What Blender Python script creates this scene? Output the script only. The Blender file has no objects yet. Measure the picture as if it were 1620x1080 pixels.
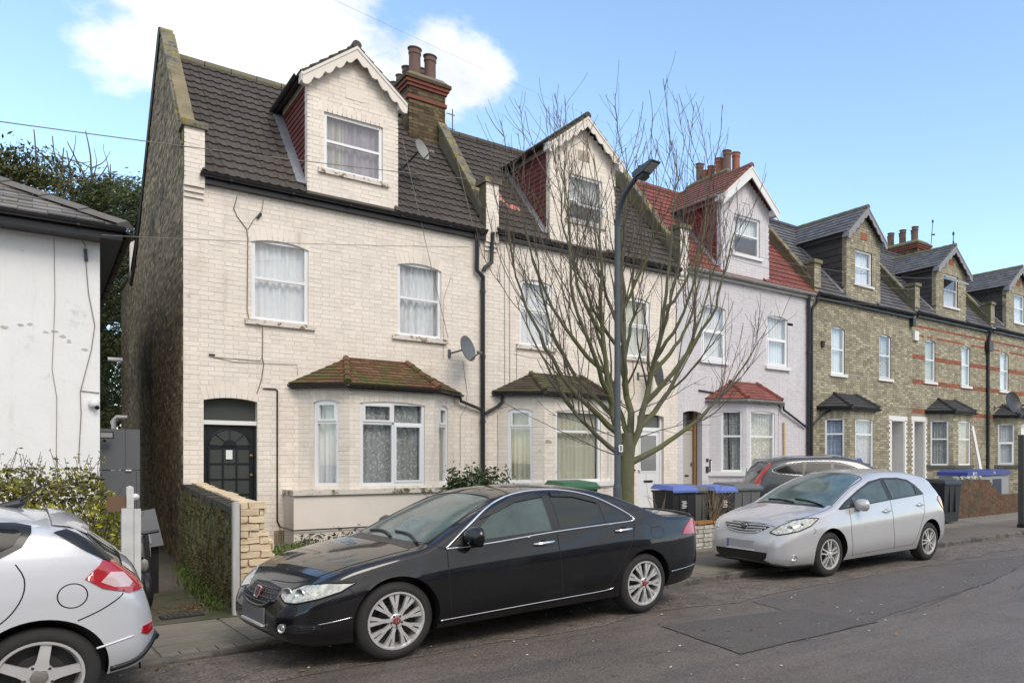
import bpy, bmesh, math, random
from mathutils import Vector, Matrix, noise
from mathutils.bvhtree import BVHTree
from mathutils.geometry import delaunay_2d_cdt

rnd = random.Random(7)
PI = math.pi
R = math.radians
sc = bpy.context.scene
COL = sc.collection

# ------------------------------------------------------------------ camera
EYE = Vector((0.0, 0.0, 1.62))
cam_d = bpy.data.cameras.new('camera')
cam = bpy.data.objects.new('camera', cam_d)
COL.objects.link(cam)
cam.location = EYE
cam.rotation_euler = (R(90), 0, R(48.525 - 90))
cam_d.sensor_width = 36.0
cam_d.lens = 1211.0 / 1620.0 * 36.0
cam_d.shift_x = (810.0 - 1130.0) / 1620.0
cam_d.shift_y = (730.0 - 540.0) / 1620.0
cam_d.clip_start = 0.05
cam_d.clip_end = 3000
sc.camera = cam

# ------------------------------------------------------------------ world: blue sky with clouds
world = bpy.data.worlds.new('World')
sc.world = world
world.use_nodes = True
SUN_EL, SUN_AZ = R(44), R(-84)      # azimuth of the direction towards the sun (from +X, anticlockwise)
def build_world():
    nt = world.node_tree
    nt.nodes.clear()
    N = nt.nodes.new
    L = nt.links.new
    out = N('ShaderNodeOutputWorld')
    bg = N('ShaderNodeBackground'); bg.inputs[1].default_value = 0.13
    L(bg.outputs[0], out.inputs[0])
    sky = N('ShaderNodeTexSky'); sky.sky_type = 'NISHITA'; sky.sun_disc = False
    sky.sun_elevation = SUN_EL
    sky.sun_rotation = R(90) - SUN_AZ
    sky.air_density = 1.0; sky.dust_density = 0.6; sky.ozone_density = 2.0
    tc = N('ShaderNodeTexCoord')
    hsv = N('ShaderNodeHueSaturation')
    hsv.inputs['Hue'].default_value = 0.495
    hsv.inputs['Saturation'].default_value = 0.97
    hsv.inputs['Value'].default_value = 1.85
    L(sky.outputs[0], hsv.inputs['Color'])
    # fractal clouds on the direction sphere
    mp = N('ShaderNodeMapping'); mp.inputs['Scale'].default_value = (1, 1, 1.5)
    L(tc.outputs['Generated'], mp.inputs[0])
    nz = N('ShaderNodeTexNoise'); nz.inputs['Scale'].default_value = 8.5; nz.inputs['Detail'].default_value = 10
    nz.inputs['Roughness'].default_value = 0.58
    L(mp.outputs[0], nz.inputs['Vector'])
    big = N('ShaderNodeTexNoise'); big.inputs['Scale'].default_value = 1.6; big.inputs['Detail'].default_value = 2
    L(tc.outputs['Generated'], big.inputs['Vector'])
    def blob(d, width, gain):
        dn = Vector(d).normalized()
        dot = N('ShaderNodeVectorMath'); dot.operation = 'DOT_PRODUCT'
        L(tc.outputs['Generated'], dot.inputs[0]); dot.inputs[1].default_value = dn
        mr = N('ShaderNodeMapRange'); mr.interpolation_type = 'SMOOTHSTEP'
        mr.inputs['From Min'].default_value = math.cos(width); mr.inputs['From Max'].default_value = 1.0
        mr.inputs['To Min'].default_value = 0.0; mr.inputs['To Max'].default_value = gain
        L(dot.outputs['Value'], mr.inputs['Value'])
        return mr.outputs[0]
    def math_(op, a, b):
        m = N('ShaderNodeMath'); m.operation = op
        for i, v in enumerate((a, b)):
            if isinstance(v, (int, float)): m.inputs[i].default_value = v
            else: L(v, m.inputs[i])
        return m.outputs[0]
    # the cloud bank above the roofs, and unseen broken cloud elsewhere, added to whiten the ambient light
    s = None
    for d, w, g in (((0.112, 0.907, 0.405), R(7.6), 1.25), ((0.19, 0.88, 0.434), R(9.2), 1.35), ((0.15, 0.875, 0.48), R(10), 1.35), ((0.10, 0.88, 0.50), R(7), .8),
                    ((0.335, 0.838, 0.436), R(5.6), 1.22), ((0.285, 0.855, 0.425), R(5.6), 1.1), ((0.0, -0.8, 0.6), R(85), 1.4),
                    ((-0.75, 0.1, 0.65), R(50), 1.2), ((0.1, 0.3, 0.95), R(30), 0.8)):
        b = blob(d, w, g)
        s = b if s is None else math_('MAXIMUM', s, b)
    dens = math_('ADD', math_('MULTIPLY', math_('SUBTRACT', nz.outputs['Fac'], 0.5), 2.9), s)
    mask = N('ShaderNodeMapRange'); mask.interpolation_type = 'SMOOTHSTEP'
    mask.inputs['From Min'].default_value = 0.62; mask.inputs['From Max'].default_value = 1.2
    L(dens, mask.inputs['Value'])
    # cloud shade
    cr = N('ShaderNodeValToRGB')
    cr.color_ramp.elements[0].position = 0.3; cr.color_ramp.elements[0].color = (4.9, 5.2, 5.6, 1)
    cr.color_ramp.elements[1].position = 0.56; cr.color_ramp.elements[1].color = (7.6, 7.65, 7.75, 1)
    n2 = N('ShaderNodeTexNoise'); n2.inputs['Scale'].default_value = 5.5; n2.inputs['Detail'].default_value = 8; n2.inputs['Roughness'].default_value = .55
    off = N('ShaderNodeVectorMath'); off.operation = 'ADD'; off.inputs[1].default_value = (.0, .0, .06); L(mp.outputs[0], off.inputs[0]); L(off.outputs[0], n2.inputs['Vector'])
    L(n2.outputs['Fac'], cr.inputs[0])
    mx = N('ShaderNodeMix'); mx.data_type = 'RGBA'
    L(mask.outputs[0], mx.inputs['Factor'])
    L(hsv.outputs[0], mx.inputs['A']); L(cr.outputs[0], mx.inputs['B'])
    L(mx.outputs['Result'], bg.inputs[0])
build_world()

sun_d = bpy.data.lights.new('sun', 'SUN')
sun_d.energy = 1.45
sun_d.angle = R(24)
sun_d.color = (1.0, 0.92, 0.83)
sun = bpy.data.objects.new('sun', sun_d)
COL.objects.link(sun)
_sd = Vector((math.cos(SUN_EL) * math.cos(SUN_AZ), math.cos(SUN_EL) * math.sin(SUN_AZ), math.sin(SUN_EL)))
sun.rotation_euler = _sd.to_track_quat('Z', 'Y').to_euler()
sun.location = (0, -5, 20)

sc.view_settings.view_transform = 'Standard'
sc.view_settings.look = 'None'
sc.view_settings.exposure = 0.43
sc.view_settings.gamma = 1.0
sc.view_settings.use_curve_mapping = False

# ------------------------------------------------------------------ helpers
def tag(o, label=None, cat=None, group=None, kind=None):
    if label: o['label'] = label
    if cat: o['category'] = cat
    if group: o['group'] = group
    if kind: o['kind'] = kind
    return o

def thing(name, label, cat, loc=(0, 0, 0), rz=0.0, group=None):
    o = bpy.data.objects.new(name, None)
    COL.objects.link(o)
    o.location = loc
    o.rotation_euler = (0, 0, rz)
    o.empty_display_size = 0.2
    return tag(o, label, cat, group)

def place(o, parent, world_coords=True):
    """parent a mesh whose vertices are in world coordinates to an unrotated Empty or to another such mesh"""
    if parent is not None:
        o.parent = parent
        if world_coords and parent.type == 'EMPTY':
            o.matrix_parent_inverse = Matrix.Translation(-Vector(parent.location))
    return o

class MB:
    """collects geometry and links it as one mesh object"""
    def __init__(self):
        self.v, self.f, self.m = [], [], []
    def face(self, pts, m=0):
        i = len(self.v)
        self.v.extend([tuple(p) for p in pts])
        self.f.append(tuple(range(i, i + len(pts))))
        self.m.append(m)
    def mesh(self, vs, fs, m=0):
        i = len(self.v)
        self.v.extend([tuple(p) for p in vs])
        for f in fs:
            self.f.append(tuple(k + i for k in f)); self.m.append(m)
    def obox(self, o, u, v, w, m=0):
        o, u, v, w = Vector(o), Vector(u), Vector(v), Vector(w)
        p = [o, o + u, o + u + v, o + v, o + w, o + u + w, o + u + v + w, o + v + w]
        fs = [(0, 3, 2, 1), (4, 5, 6, 7), (0, 1, 5, 4), (1, 2, 6, 5), (2, 3, 7, 6), (3, 0, 4, 7)]
        if u.cross(v).dot(w) < 0: fs = [tuple(reversed(f)) for f in fs]
        self.mesh(p, fs, m)
    def box(self, x0, x1, y0, y1, z0, z1, m=0):
        self.obox((x0, y0, z0), (x1 - x0, 0, 0), (0, y1 - y0, 0), (0, 0, z1 - z0), m)
    def prism(self, poly, O, U, V, D, m=0):
        """2D polygon in the plane O + u U + v V, extruded by the vector D"""
        O, U, V, D = Vector(O), Vector(U), Vector(V), Vector(D)
        a = sum(poly[i][0] * poly[(i + 1) % len(poly)][1] - poly[(i + 1) % len(poly)][0] * poly[i][1] for i in range(len(poly)))
        P = [O + U * x + V * y for x, y in poly]
        n = len(P)
        flip = (U.cross(V).dot(D) < 0) != (a < 0)
        fs = [tuple(range(n - 1, -1, -1)), tuple(range(n, 2 * n))] + [(i, (i + 1) % n, n + (i + 1) % n, n + i) for i in range(n)]
        if flip: fs = [tuple(reversed(f)) for f in fs]
        self.mesh(P + [p + D for p in P], fs, m)
    def tube(self, pts, r, n=8, m=0, caps=True):
        pts = [Vector(p) for p in pts]
        rs = r if isinstance(r, (list, tuple)) else [r] * len(pts)
        vs, fs = [], []
        T0 = None
        for i, p in enumerate(pts):
            t = (pts[min(i + 1, len(pts) - 1)] - pts[max(i - 1, 0)]).normalized()
            if T0 is None:
                a = Vector((0, 0, 1)) if abs(t.z) < .9 else Vector((1, 0, 0))
                nrm = t.cross(a).normalized()
            else:
                nrm = (nrm - t * nrm.dot(t)).normalized()
            T0 = t
            b = t.cross(nrm)
            for k in range(n):
                a = 2 * PI * k / n
                vs.append(p + (nrm * math.cos(a) + b * math.sin(a)) * rs[i])
        for i in range(len(pts) - 1):
            for k in range(n):
                fs.append((i * n + k, i * n + (k + 1) % n, (i + 1) * n + (k + 1) % n, (i + 1) * n + k))
        if caps:
            fs.append(tuple(range(n - 1, -1, -1)))
            fs.append(tuple((len(pts) - 1) * n + k for k in range(n)))
        self.mesh(vs, fs, m)
    def lathe(self, prof, O=(0, 0, 0), axis=(0, 0, 1), n=16, m=0):
        """profile of (radius, height) along the axis"""
        O, A = Vector(O), Vector(axis).normalized()
        a = Vector((1, 0, 0)) if abs(A.x) < .9 else Vector((0, 1, 0))
        X = A.cross(a).normalized(); Y = A.cross(X)
        vs, fs = [], []
        for r, h in prof:
            for k in range(n):
                t = 2 * PI * k / n
                vs.append(O + A * h + (X * math.cos(t) + Y * math.sin(t)) * r)
        for i in range(len(prof) - 1):
            for k in range(n):
                fs.append((i * n + k, i * n + (k + 1) % n, (i + 1) * n + (k + 1) % n, (i + 1) * n + k))
        self.mesh(vs, fs, m)
    def build(self, name, mats, parent=None, smooth=False, sharp=35, world_coords=True, kind=None, merge=0.0, fixn=False):
        me = bpy.data.meshes.new(name)
        me.from_pydata(self.v, [], self.f)
        for x in (mats if isinstance(mats, (list, tuple)) else [mats]): me.materials.append(x)
        me.polygons.foreach_set('material_index', self.m)
        if merge or fixn:
            bm = bmesh.new(); bm.from_mesh(me)
            if merge: bmesh.ops.remove_doubles(bm, verts=bm.verts, dist=merge)
            if fixn: bmesh.ops.recalc_face_normals(bm, faces=bm.faces)
            bm.to_mesh(me); bm.free()
        if smooth:
            me.polygons.foreach_set('use_smooth', [True] * len(me.polygons))
            if sharp: me.set_sharp_from_angle(angle=R(sharp))
        me.update()
        o = bpy.data.objects.new(name, me)
        COL.objects.link(o)
        place(o, parent, world_coords)
        if kind: o['kind'] = kind
        return o

def inst(name, me, parent, mw):
    """an object of its own sharing mesh data; mw is its world matrix (parent chain has identity world for meshes)"""
    o = bpy.data.objects.new(name, me)
    COL.objects.link(o)
    place(o, parent)
    o.matrix_basis = mw
    return o

def frame(O, U, N, W):
    """matrix with columns U N W at O"""
    return Matrix(((U[0], N[0], W[0], O[0]), (U[1], N[1], W[1], O[1]), (U[2], N[2], W[2], O[2]), (0, 0, 0, 1)))

def clip(poly, a, b, c):
    """keep the part of a convex polygon with a x + b y <= c"""
    out = []
    for i in range(len(poly)):
        p, q = poly[i - 1], poly[i]
        dp, dq = a * p[0] + b * p[1] - c, a * q[0] + b * q[1] - c
        if (dp <= 0) != (dq <= 0):
            t = dp / (dp - dq)
            out.append((p[0] + (q[0] - p[0]) * t, p[1] + (q[1] - p[1]) * t))
        if dq <= 0: out.append(q)
    return out

def clip_poly(poly, conv):
    """clip a convex polygon with a convex anticlockwise polygon"""
    for i in range(len(conv)):
        (x0, y0), (x1, y1) = conv[i - 1], conv[i]
        a, b = (y1 - y0), -(x1 - x0)
        poly = clip(poly, a, b, a * x0 + b * y0)
        if len(poly) < 3: return []
    return poly

def area(p):
    return .5 * sum(p[i - 1][0] * p[i][1] - p[i][0] * p[i - 1][1] for i in range(len(p)))

# ------------------------------------------------------------------ materials
MATS = {}
def M(name, col, rough=.7, var=.0, scale=6.0, col2=None, lo=.45, hi=.65, s2=3.0, det2=6.0, bump=0.0, bscale=60.0, metal=0.0, coat=0.0, island=0.0,
      spec=.5, island_hue=None, stretch=(1, 1, 1), emit=0.0, extra=()):
    """principled material: base colour, fine noise variation, a second colour in stains, per-piece variation, fine relief"""
    if name in MATS: return MATS[name]
    m = bpy.data.materials.new(name); MATS[name] = m
    m.use_nodes = True
    nt = m.node_tree; N = nt.nodes.new; L = nt.links.new
    b = nt.nodes['Principled BSDF']
    b.inputs['Base Color'].default_value = (*col, 1)
    b.inputs['Roughness'].default_value = rough
    b.inputs['Metallic'].default_value = metal
    b.inputs['Coat Weight'].default_value = coat
    b.inputs['Coat Roughness'].default_value = .04
    b.inputs['Specular IOR Level'].default_value = spec
    geo = N('ShaderNodeNewGeometry')
    vec = geo.outputs['Position']
    if stretch != (1, 1, 1):
        mp = N('ShaderNodeMapping'); mp.inputs['Scale'].default_value = stretch
        L(vec, mp.inputs[0]); vec = mp.outputs[0]
    cur = None
    def mix(fac, a, c, typ='MIX'):
        x = N('ShaderNodeMix'); x.data_type = 'RGBA'; x.blend_type = typ
        if isinstance(fac, (int, float)): x.inputs['Factor'].default_value = fac
        else: L(fac, x.inputs['Factor'])
        for s, v in (('A', a), ('B', c)):
            if isinstance(v, tuple): x.inputs[s].default_value = (*v, 1)
            else: L(v, x.inputs[s])
        return x.outputs['Result']
    cur = tuple(col)
    if island:
        oi = N('ShaderNodeObjectInfo')
        add = N('ShaderNodeMath'); add.operation = 'ADD'
        L(geo.outputs['Random Per Island'], add.inputs[0]); L(oi.outputs['Random'], add.inputs[1])
        fr = N('ShaderNodeMath'); fr.operation = 'FRACT'; L(add.outputs[0], fr.inputs[0])
        mr = N('ShaderNodeMapRange'); mr.inputs['To Min'].default_value = 1 - island; mr.inputs['To Max'].default_value = 1 + island
        L(fr.outputs[0], mr.inputs['Value'])
        if island_hue:
            m2 = N('ShaderNodeMath'); m2.operation = 'MULTIPLY'; m2.inputs[1].default_value = 7.31; L(fr.outputs[0], m2.inputs[0])
            f2 = N('ShaderNodeMath'); f2.operation = 'FRACT'; L(m2.outputs[0], f2.inputs[0])
            cur = mix(f2.outputs[0], cur, tuple(island_hue))
        vm = N('ShaderNodeVectorMath'); vm.operation = 'SCALE'
        if isinstance(cur, tuple): vm.inputs[0].default_value = cur
        else: L(cur, vm.inputs[0])
        L(mr.outputs[0], vm.inputs['Scale'])
        cur = vm.outputs[0]
    if var:
        nz = N('ShaderNodeTexNoise'); nz.inputs['Scale'].default_value = scale; nz.inputs['Detail'].default_value = 8; nz.inputs['Roughness'].default_value = .65
        L(vec, nz.inputs['Vector'])
        mr = N('ShaderNodeMapRange'); mr.inputs['From Min'].default_value = .25; mr.inputs['From Max'].default_value = .75
        mr.inputs['To Min'].default_value = 1 - var; mr.inputs['To Max'].default_value = 1 + var
        L(nz.outputs['Fac'], mr.inputs['Value'])
        vm = N('ShaderNodeVectorMath'); vm.operation = 'SCALE'
        if isinstance(cur, tuple): vm.inputs[0].default_value = cur
        else: L(cur, vm.inputs[0])
        L(mr.outputs[0], vm.inputs['Scale'])
        cur = vm.outputs[0]
    if col2:
        nz = N('ShaderNodeTexNoise'); nz.inputs['Scale'].default_value = s2; nz.inputs['Detail'].default_value = det2; nz.inputs['Roughness'].default_value = .7
        L(vec, nz.inputs['Vector'])
        mr = N('ShaderNodeMapRange'); mr.interpolation_type = 'SMOOTHSTEP'
        mr.inputs['From Min'].default_value = lo; mr.inputs['From Max'].default_value = hi
        L(nz.outputs['Fac'], mr.inputs['Value'])
        cur = mix(mr.outputs[0], cur, tuple(col2))
    for (c3, s3, lo3, hi3, st3, k3) in extra:        # further stains: streaks, lichen, worn tracks
        mp = N('ShaderNodeMapping'); mp.inputs['Scale'].default_value = st3; L(geo.outputs['Position'], mp.inputs[0])
        nz = N('ShaderNodeTexNoise'); nz.inputs['Scale'].default_value = s3; nz.inputs['Detail'].default_value = 7; nz.inputs['Roughness'].default_value = .62
        L(mp.outputs[0], nz.inputs['Vector'])
        mr = N('ShaderNodeMapRange'); mr.interpolation_type = 'SMOOTHSTEP'; mr.inputs['From Min'].default_value = lo3; mr.inputs['From Max'].default_value = hi3; mr.inputs['To Max'].default_value = k3
        L(nz.outputs['Fac'], mr.inputs['Value'])
        cur = mix(mr.outputs[0], cur, tuple(c3))
    if not isinstance(cur, tuple): L(cur, b.inputs['Base Color'])
    if bump:
        nz = N('ShaderNodeTexNoise'); nz.inputs['Scale'].default_value = bscale; nz.inputs['Detail'].default_value = 5
        L(vec, nz.inputs['Vector'])
        bp = N('ShaderNodeBump'); bp.inputs['Strength'].default_value = 1.0; bp.inputs['Distance'].default_value = bump
        L(nz.outputs['Fac'], bp.inputs['Height']); L(bp.outputs[0], b.inputs['Normal'])
    if emit:
        b.inputs['Emission Color'].default_value = (*col, 1); b.inputs['Emission Strength'].default_value = emit
    return m

def glass_mat(name, tint=(.975, .978, .975), refl=.35):
    m = bpy.data.materials.new(name); m.use_nodes = True
    nt = m.node_tree; nt.nodes.clear(); N = nt.nodes.new; L = nt.links.new
    o = N('ShaderNodeOutputMaterial'); mx = N('ShaderNodeMixShader')
    t = N('ShaderNodeBsdfTransparent'); t.inputs[0].default_value = (*tint, 1)
    g = N('ShaderNodeBsdfGlossy'); g.inputs[0].default_value = (1, 1, 1, 1); g.inputs['Roughness'].default_value = .02
    geo = N('ShaderNodeNewGeometry'); dt = N('ShaderNodeVectorMath'); dt.operation = 'DOT_PRODUCT'
    L(geo.outputs['Normal'], dt.inputs[0]); L(geo.outputs['Incoming'], dt.inputs[1])
    def m_(op, a, b_):
        k = N('ShaderNodeMath'); k.operation = op
        for i, v in enumerate((a, b_)):
            if isinstance(v, (int, float)): k.inputs[i].default_value = v
            else: L(v, k.inputs[i])
        return k.outputs[0]
    sch = m_('POWER', m_('SUBTRACT', 1.0, m_('ABSOLUTE', dt.outputs['Value'], 0)), 5.0)
    mr = N('ShaderNodeMapRange'); mr.inputs['From Min'].default_value = 0.0; mr.inputs['From Max'].default_value = 1
    mr.inputs['To Min'].default_value = refl * .2; mr.inputs['To Max'].default_value = 1.0
    L(sch, mr.inputs['Value'])
    L(mr.outputs[0], mx.inputs[0]); L(t.outputs[0], mx.inputs[1]); L(g.outputs[0], mx.inputs[2]); L(mx.outputs[0], o.inputs[0])
    return m
# ------------------------------------------------------------------ material library
cream = M('cream_painted_brick', (.79, .708, .615), .75, var=.06, scale=2.5, col2=(.60, .52, .43), lo=.55, hi=.8, s2=1.3, island=.055, extra=[((.50, .42, .33), 2.2, .56, .78, (2.5, 2.5, .35), .55), ((.40, .33, .25), 7.0, .66, .72, (1, 1, 1), .6)])
cream_flat = M('cream_render', (.78, .70, .61), .7, var=.06, scale=2.0, col2=(.50, .45, .36), lo=.60, hi=.8, s2=2.2)
lilac = M('pale_lilac_painted_brick', (.63, .595, .61), .75, var=.05, scale=2.0, island=.03, extra=[((.46, .43, .43), 2.0, .55, .8, (2.5, 2.5, .35), .5)])
stock = M('yellow_stock_brick', (.40, .36, .255), .9, var=.10, scale=5, island=.26, island_hue=(.28, .25, .18), col2=(.17, .14, .09), lo=.58, hi=.80, s2=.9)
stock_mortar = M('sooty_mortar', (.12, .105, .075), .95, var=.2, scale=4)
redbrick = M('red_brick_band', (.30, .105, .06), .9, var=.1, island=.22)
darkbrick = M('brown_stock_brick', (.30, .23, .14), .92, var=.15, scale=4, island=.42, island_hue=(.15, .115, .068), col2=(.045, .04, .026), lo=.52, hi=.70, s2=.45)
darkmortar = M('weathered_mortar', (.32, .27, .18), .95, var=.2, scale=4, col2=(.06, .06, .035), lo=.47, hi=.66, s2=.45)
chimbrick = M('chimney_brick', (.085, .058, .032), .92, var=.2, island=.45, island_hue=(.12, .088, .045))
chimmortar = M('chimney_mortar', (.10, .08, .05), .95)
oxide = M('red_oxide_paint', (.19, .055, .036), .8, var=.15, scale=8)
mossy = M('mossy_stone', (.16, .145, .105), .95, var=.2, scale=8, col2=(.15, .15, .03), lo=.5, hi=.62, s2=3.5, bump=.01, bscale=30)
mossgold = M('lichen_stone', (.19, .17, .125), .95, var=.3, scale=9, col2=(.23, .19, .035), lo=.53, hi=.64, s2=6, bump=.014, bscale=26, extra=[((.07, .064, .048), 5, .48, .64, (1, 1, 1), .85), ((.34, .28, .03), 3.2, .54, .66, (1, 1, 1), .8)])
cement = M('grey_cement', (.30, .285, .25), .9, var=.15, scale=6, col2=(.16, .15, .09), lo=.5, hi=.7, s2=2.5)
brown_tile = M('dark_brown_concrete_tile', (.070, .056, .047), .78, var=.12, scale=5, island=.16, col2=(.055, .055, .025), lo=.56, hi=.70, s2=1.1, extra=[((.17, .165, .14), 16, .70, .76, (1, 1, 1), .7), ((.10, .10, .03), 3.2, .64, .72, (1, 1, 1), .6)])
red_tile = M('red_concrete_tile', (.215, .066, .05), .7, var=.14, scale=5, island=.2, extra=[((.10, .06, .045), 2.6, .55, .72, (1, 1, 1), .6)])
old_red_tile = M('weathered_red_tile', (.22, .085, .065), .75, var=.12, scale=5, island=.16)
pinktile = M('salmon_replacement_tile', (.50, .22, .18), .75)
slate = M('grey_slate', (.115, .112, .115), .55, var=.15, scale=5, island=.25, col2=(.15, .13, .09), lo=.58, hi=.75, s2=2.0)
darkslate = M('dark_slate', (.045, .043, .045), .6, var=.15, island=.22)
clay_tile = M('mossy_clay_tile', (.15, .072, .038), .9, var=.3, scale=10, island=.35, col2=(.085, .085, .022), lo=.46, hi=.58, s2=4.2, bump=.006, bscale=50)
clay_tile2 = M('dark_mossy_tile', (.072, .055, .038), .88, var=.2, scale=10, island=.3, col2=(.095, .10, .025), lo=.50, hi=.62, s2=3.6, bump=.006, bscale=50)
maroon = M('maroon_cladding', (.155, .038, .032), .6, var=.08, island=.12)
maroon_tile = M('maroon_hung_tile', (.17, .03, .027), .55, var=.08, island=.2)
upvc = M('white_upvc', (.80, .80, .80), .3, var=.02, scale=3)
bargecream = M('cream_bargeboard', (.72, .655, .58), .65, var=.06, col2=(.42, .36, .28), lo=.62, hi=.72, s2=6)
whitepaint = M('white_paint', (.76, .74, .71), .55, var=.06, scale=5, col2=(.5, .46, .38), lo=.62, hi=.75, s2=4)
sillpaint = M('flaking_sill_paint', (.66, .60, .53), .7, var=.08, col2=(.22, .15, .08), lo=.53, hi=.58, s2=9)
cleansill = M('clean_white_sill', (.74, .73, .72), .5)
gutterblack = M('black_plastic', (.018, .018, .02), .35, var=.1)
guttergrey = M('grey_gutter', (.38, .37, .36), .45)
lead = M('lead_flashing', (.30, .31, .34), .45, var=.25, scale=6, metal=.3)
blackpaint = M('black_gloss_paint', (.014, .015, .018), .3, var=.1)
doorglass = M('smoked_door_glass', (.065, .07, .066), .12)
whitedoor = M('white_door', (.72, .72, .72), .35)
greydoor = M('pale_grey_door', (.48, .46, .43), .4)
brass = M('brass', (.55, .36, .12), .3, metal=1)
oak = M('oak_timber', (.33, .17, .07), .6, var=.15)
cable = M('dusty_cable', (.20, .165, .14), .7)
terracotta = M('terracotta_pot', (.125, .075, .058), .8, var=.15)
redpot = M('orange_pot', (.30, .10, .055), .8, var=.12)
net = M('net_curtain', (.70, .72, .74), .8, var=.06, scale=6)
netgrey = M('grey_net', (.36, .375, .37), .8, var=.2, scale=12, col2=(.62, .64, .63), lo=.58, hi=.64, s2=24, det2=1)
greencurt = M('green_curtain', (.42, .43, .33), .8, var=.15)
purplecurt = M('mauve_curtain', (.31, .27, .32), .8, var=.25, scale=3)
bluecurt = M('blue_net', (.36, .43, .56), .8, var=.35, scale=12)
blindcurt = M('cream_blind', (.56, .55, .44), .7, var=.05)
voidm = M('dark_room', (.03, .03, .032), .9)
pane_glass = glass_mat('window_glass')
pane_grey = M('frosted_glass', (.22, .23, .225), .15, var=.1)
rubble = M('exposed_stain', (.40, .35, .28), .9)
dishgrey = M('dish_grey', (.13, .14, .145), .5)
dishbeige = M('dish_beige', (.27, .26, .22), .5, var=.1)

# ------------------------------------------------------------------ brickwork
BM_CACHE = {}
def brick_mesh(l, h, d, mat, ch=.004):
    key = ('brick', round(l, 3), h, d, mat.name)
    if key in BM_CACHE: return BM_CACHE[key]
    b = MB()
    a, c = l / 2, h / 2
    P = lambda x, y, z: (x, y, z)
    o = [P(-a, d - ch, -c), P(a, d - ch, -c), P(a, d - ch, c), P(-a, d - ch, c)]
    i = [P(-a + ch, d, -c + ch), P(a - ch, d, -c + ch), P(a - ch, d, c - ch), P(-a + ch, d, c - ch)]
    k = [P(-a, -.02, -c), P(a, -.02, -c), P(a, -.02, c), P(-a, -.02, c)]
    # local axes: x along wall, y outward, z up (x cross z = -y)
    vs = o + i + k
    fs = [(7, 6, 5, 4)] + [(4 + q, 4 + (q + 1) % 4, (q + 1) % 4, q) for q in range(4)] + [(q, (q + 1) % 4, 8 + (q + 1) % 4, 8 + q) for q in range(4)]
    me = bpy.data.meshes.new('brick')
    me.from_pydata(vs, [], fs)
    me.materials.append(mat)
    bm = bmesh.new(); bm.from_mesh(me); bmesh.ops.recalc_face_normals(bm, faces=bm.faces)
    if bm.faces[:]:
        bm.faces.ensure_lookup_table()
        if bm.faces[0].normal.y < 0: bmesh.ops.reverse_faces(bm, faces=bm.faces)
    bm.to_mesh(me); bm.free()
    BM_CACHE[key] = me
    return me

def spans(poly, z):
    xs = []
    for i in range(len(poly)):
        (x0, z0), (x1, z1) = poly[i - 1], poly[i]
        if (z0 <= z) != (z1 <= z): xs.append(x0 + (x1 - x0) * (z - z0) / (z1 - z0))
    xs.sort()
    return [(xs[i], xs[i + 1]) for i in range(0, len(xs) - 1, 2)]

def sub(iv, a, b):
    out = []
    for p, q in iv:
        if b <= p or a >= q: out.append((p, q)); continue
        if a > p: out.append((p, a))
        if b < q: out.append((b, q))
    return out

def arch_top(op, x):
    u0, u1, z0, z1, r = op
    if r <= 0: return z1
    w = u1 - u0; Rr = (w * w / 4 + r * r) / (2 * r); c = (u0 + u1) / 2
    dx = min(abs(x - c), w / 2)
    return z1 - Rr + math.sqrt(max(Rr * Rr - dx * dx, 0))

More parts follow.
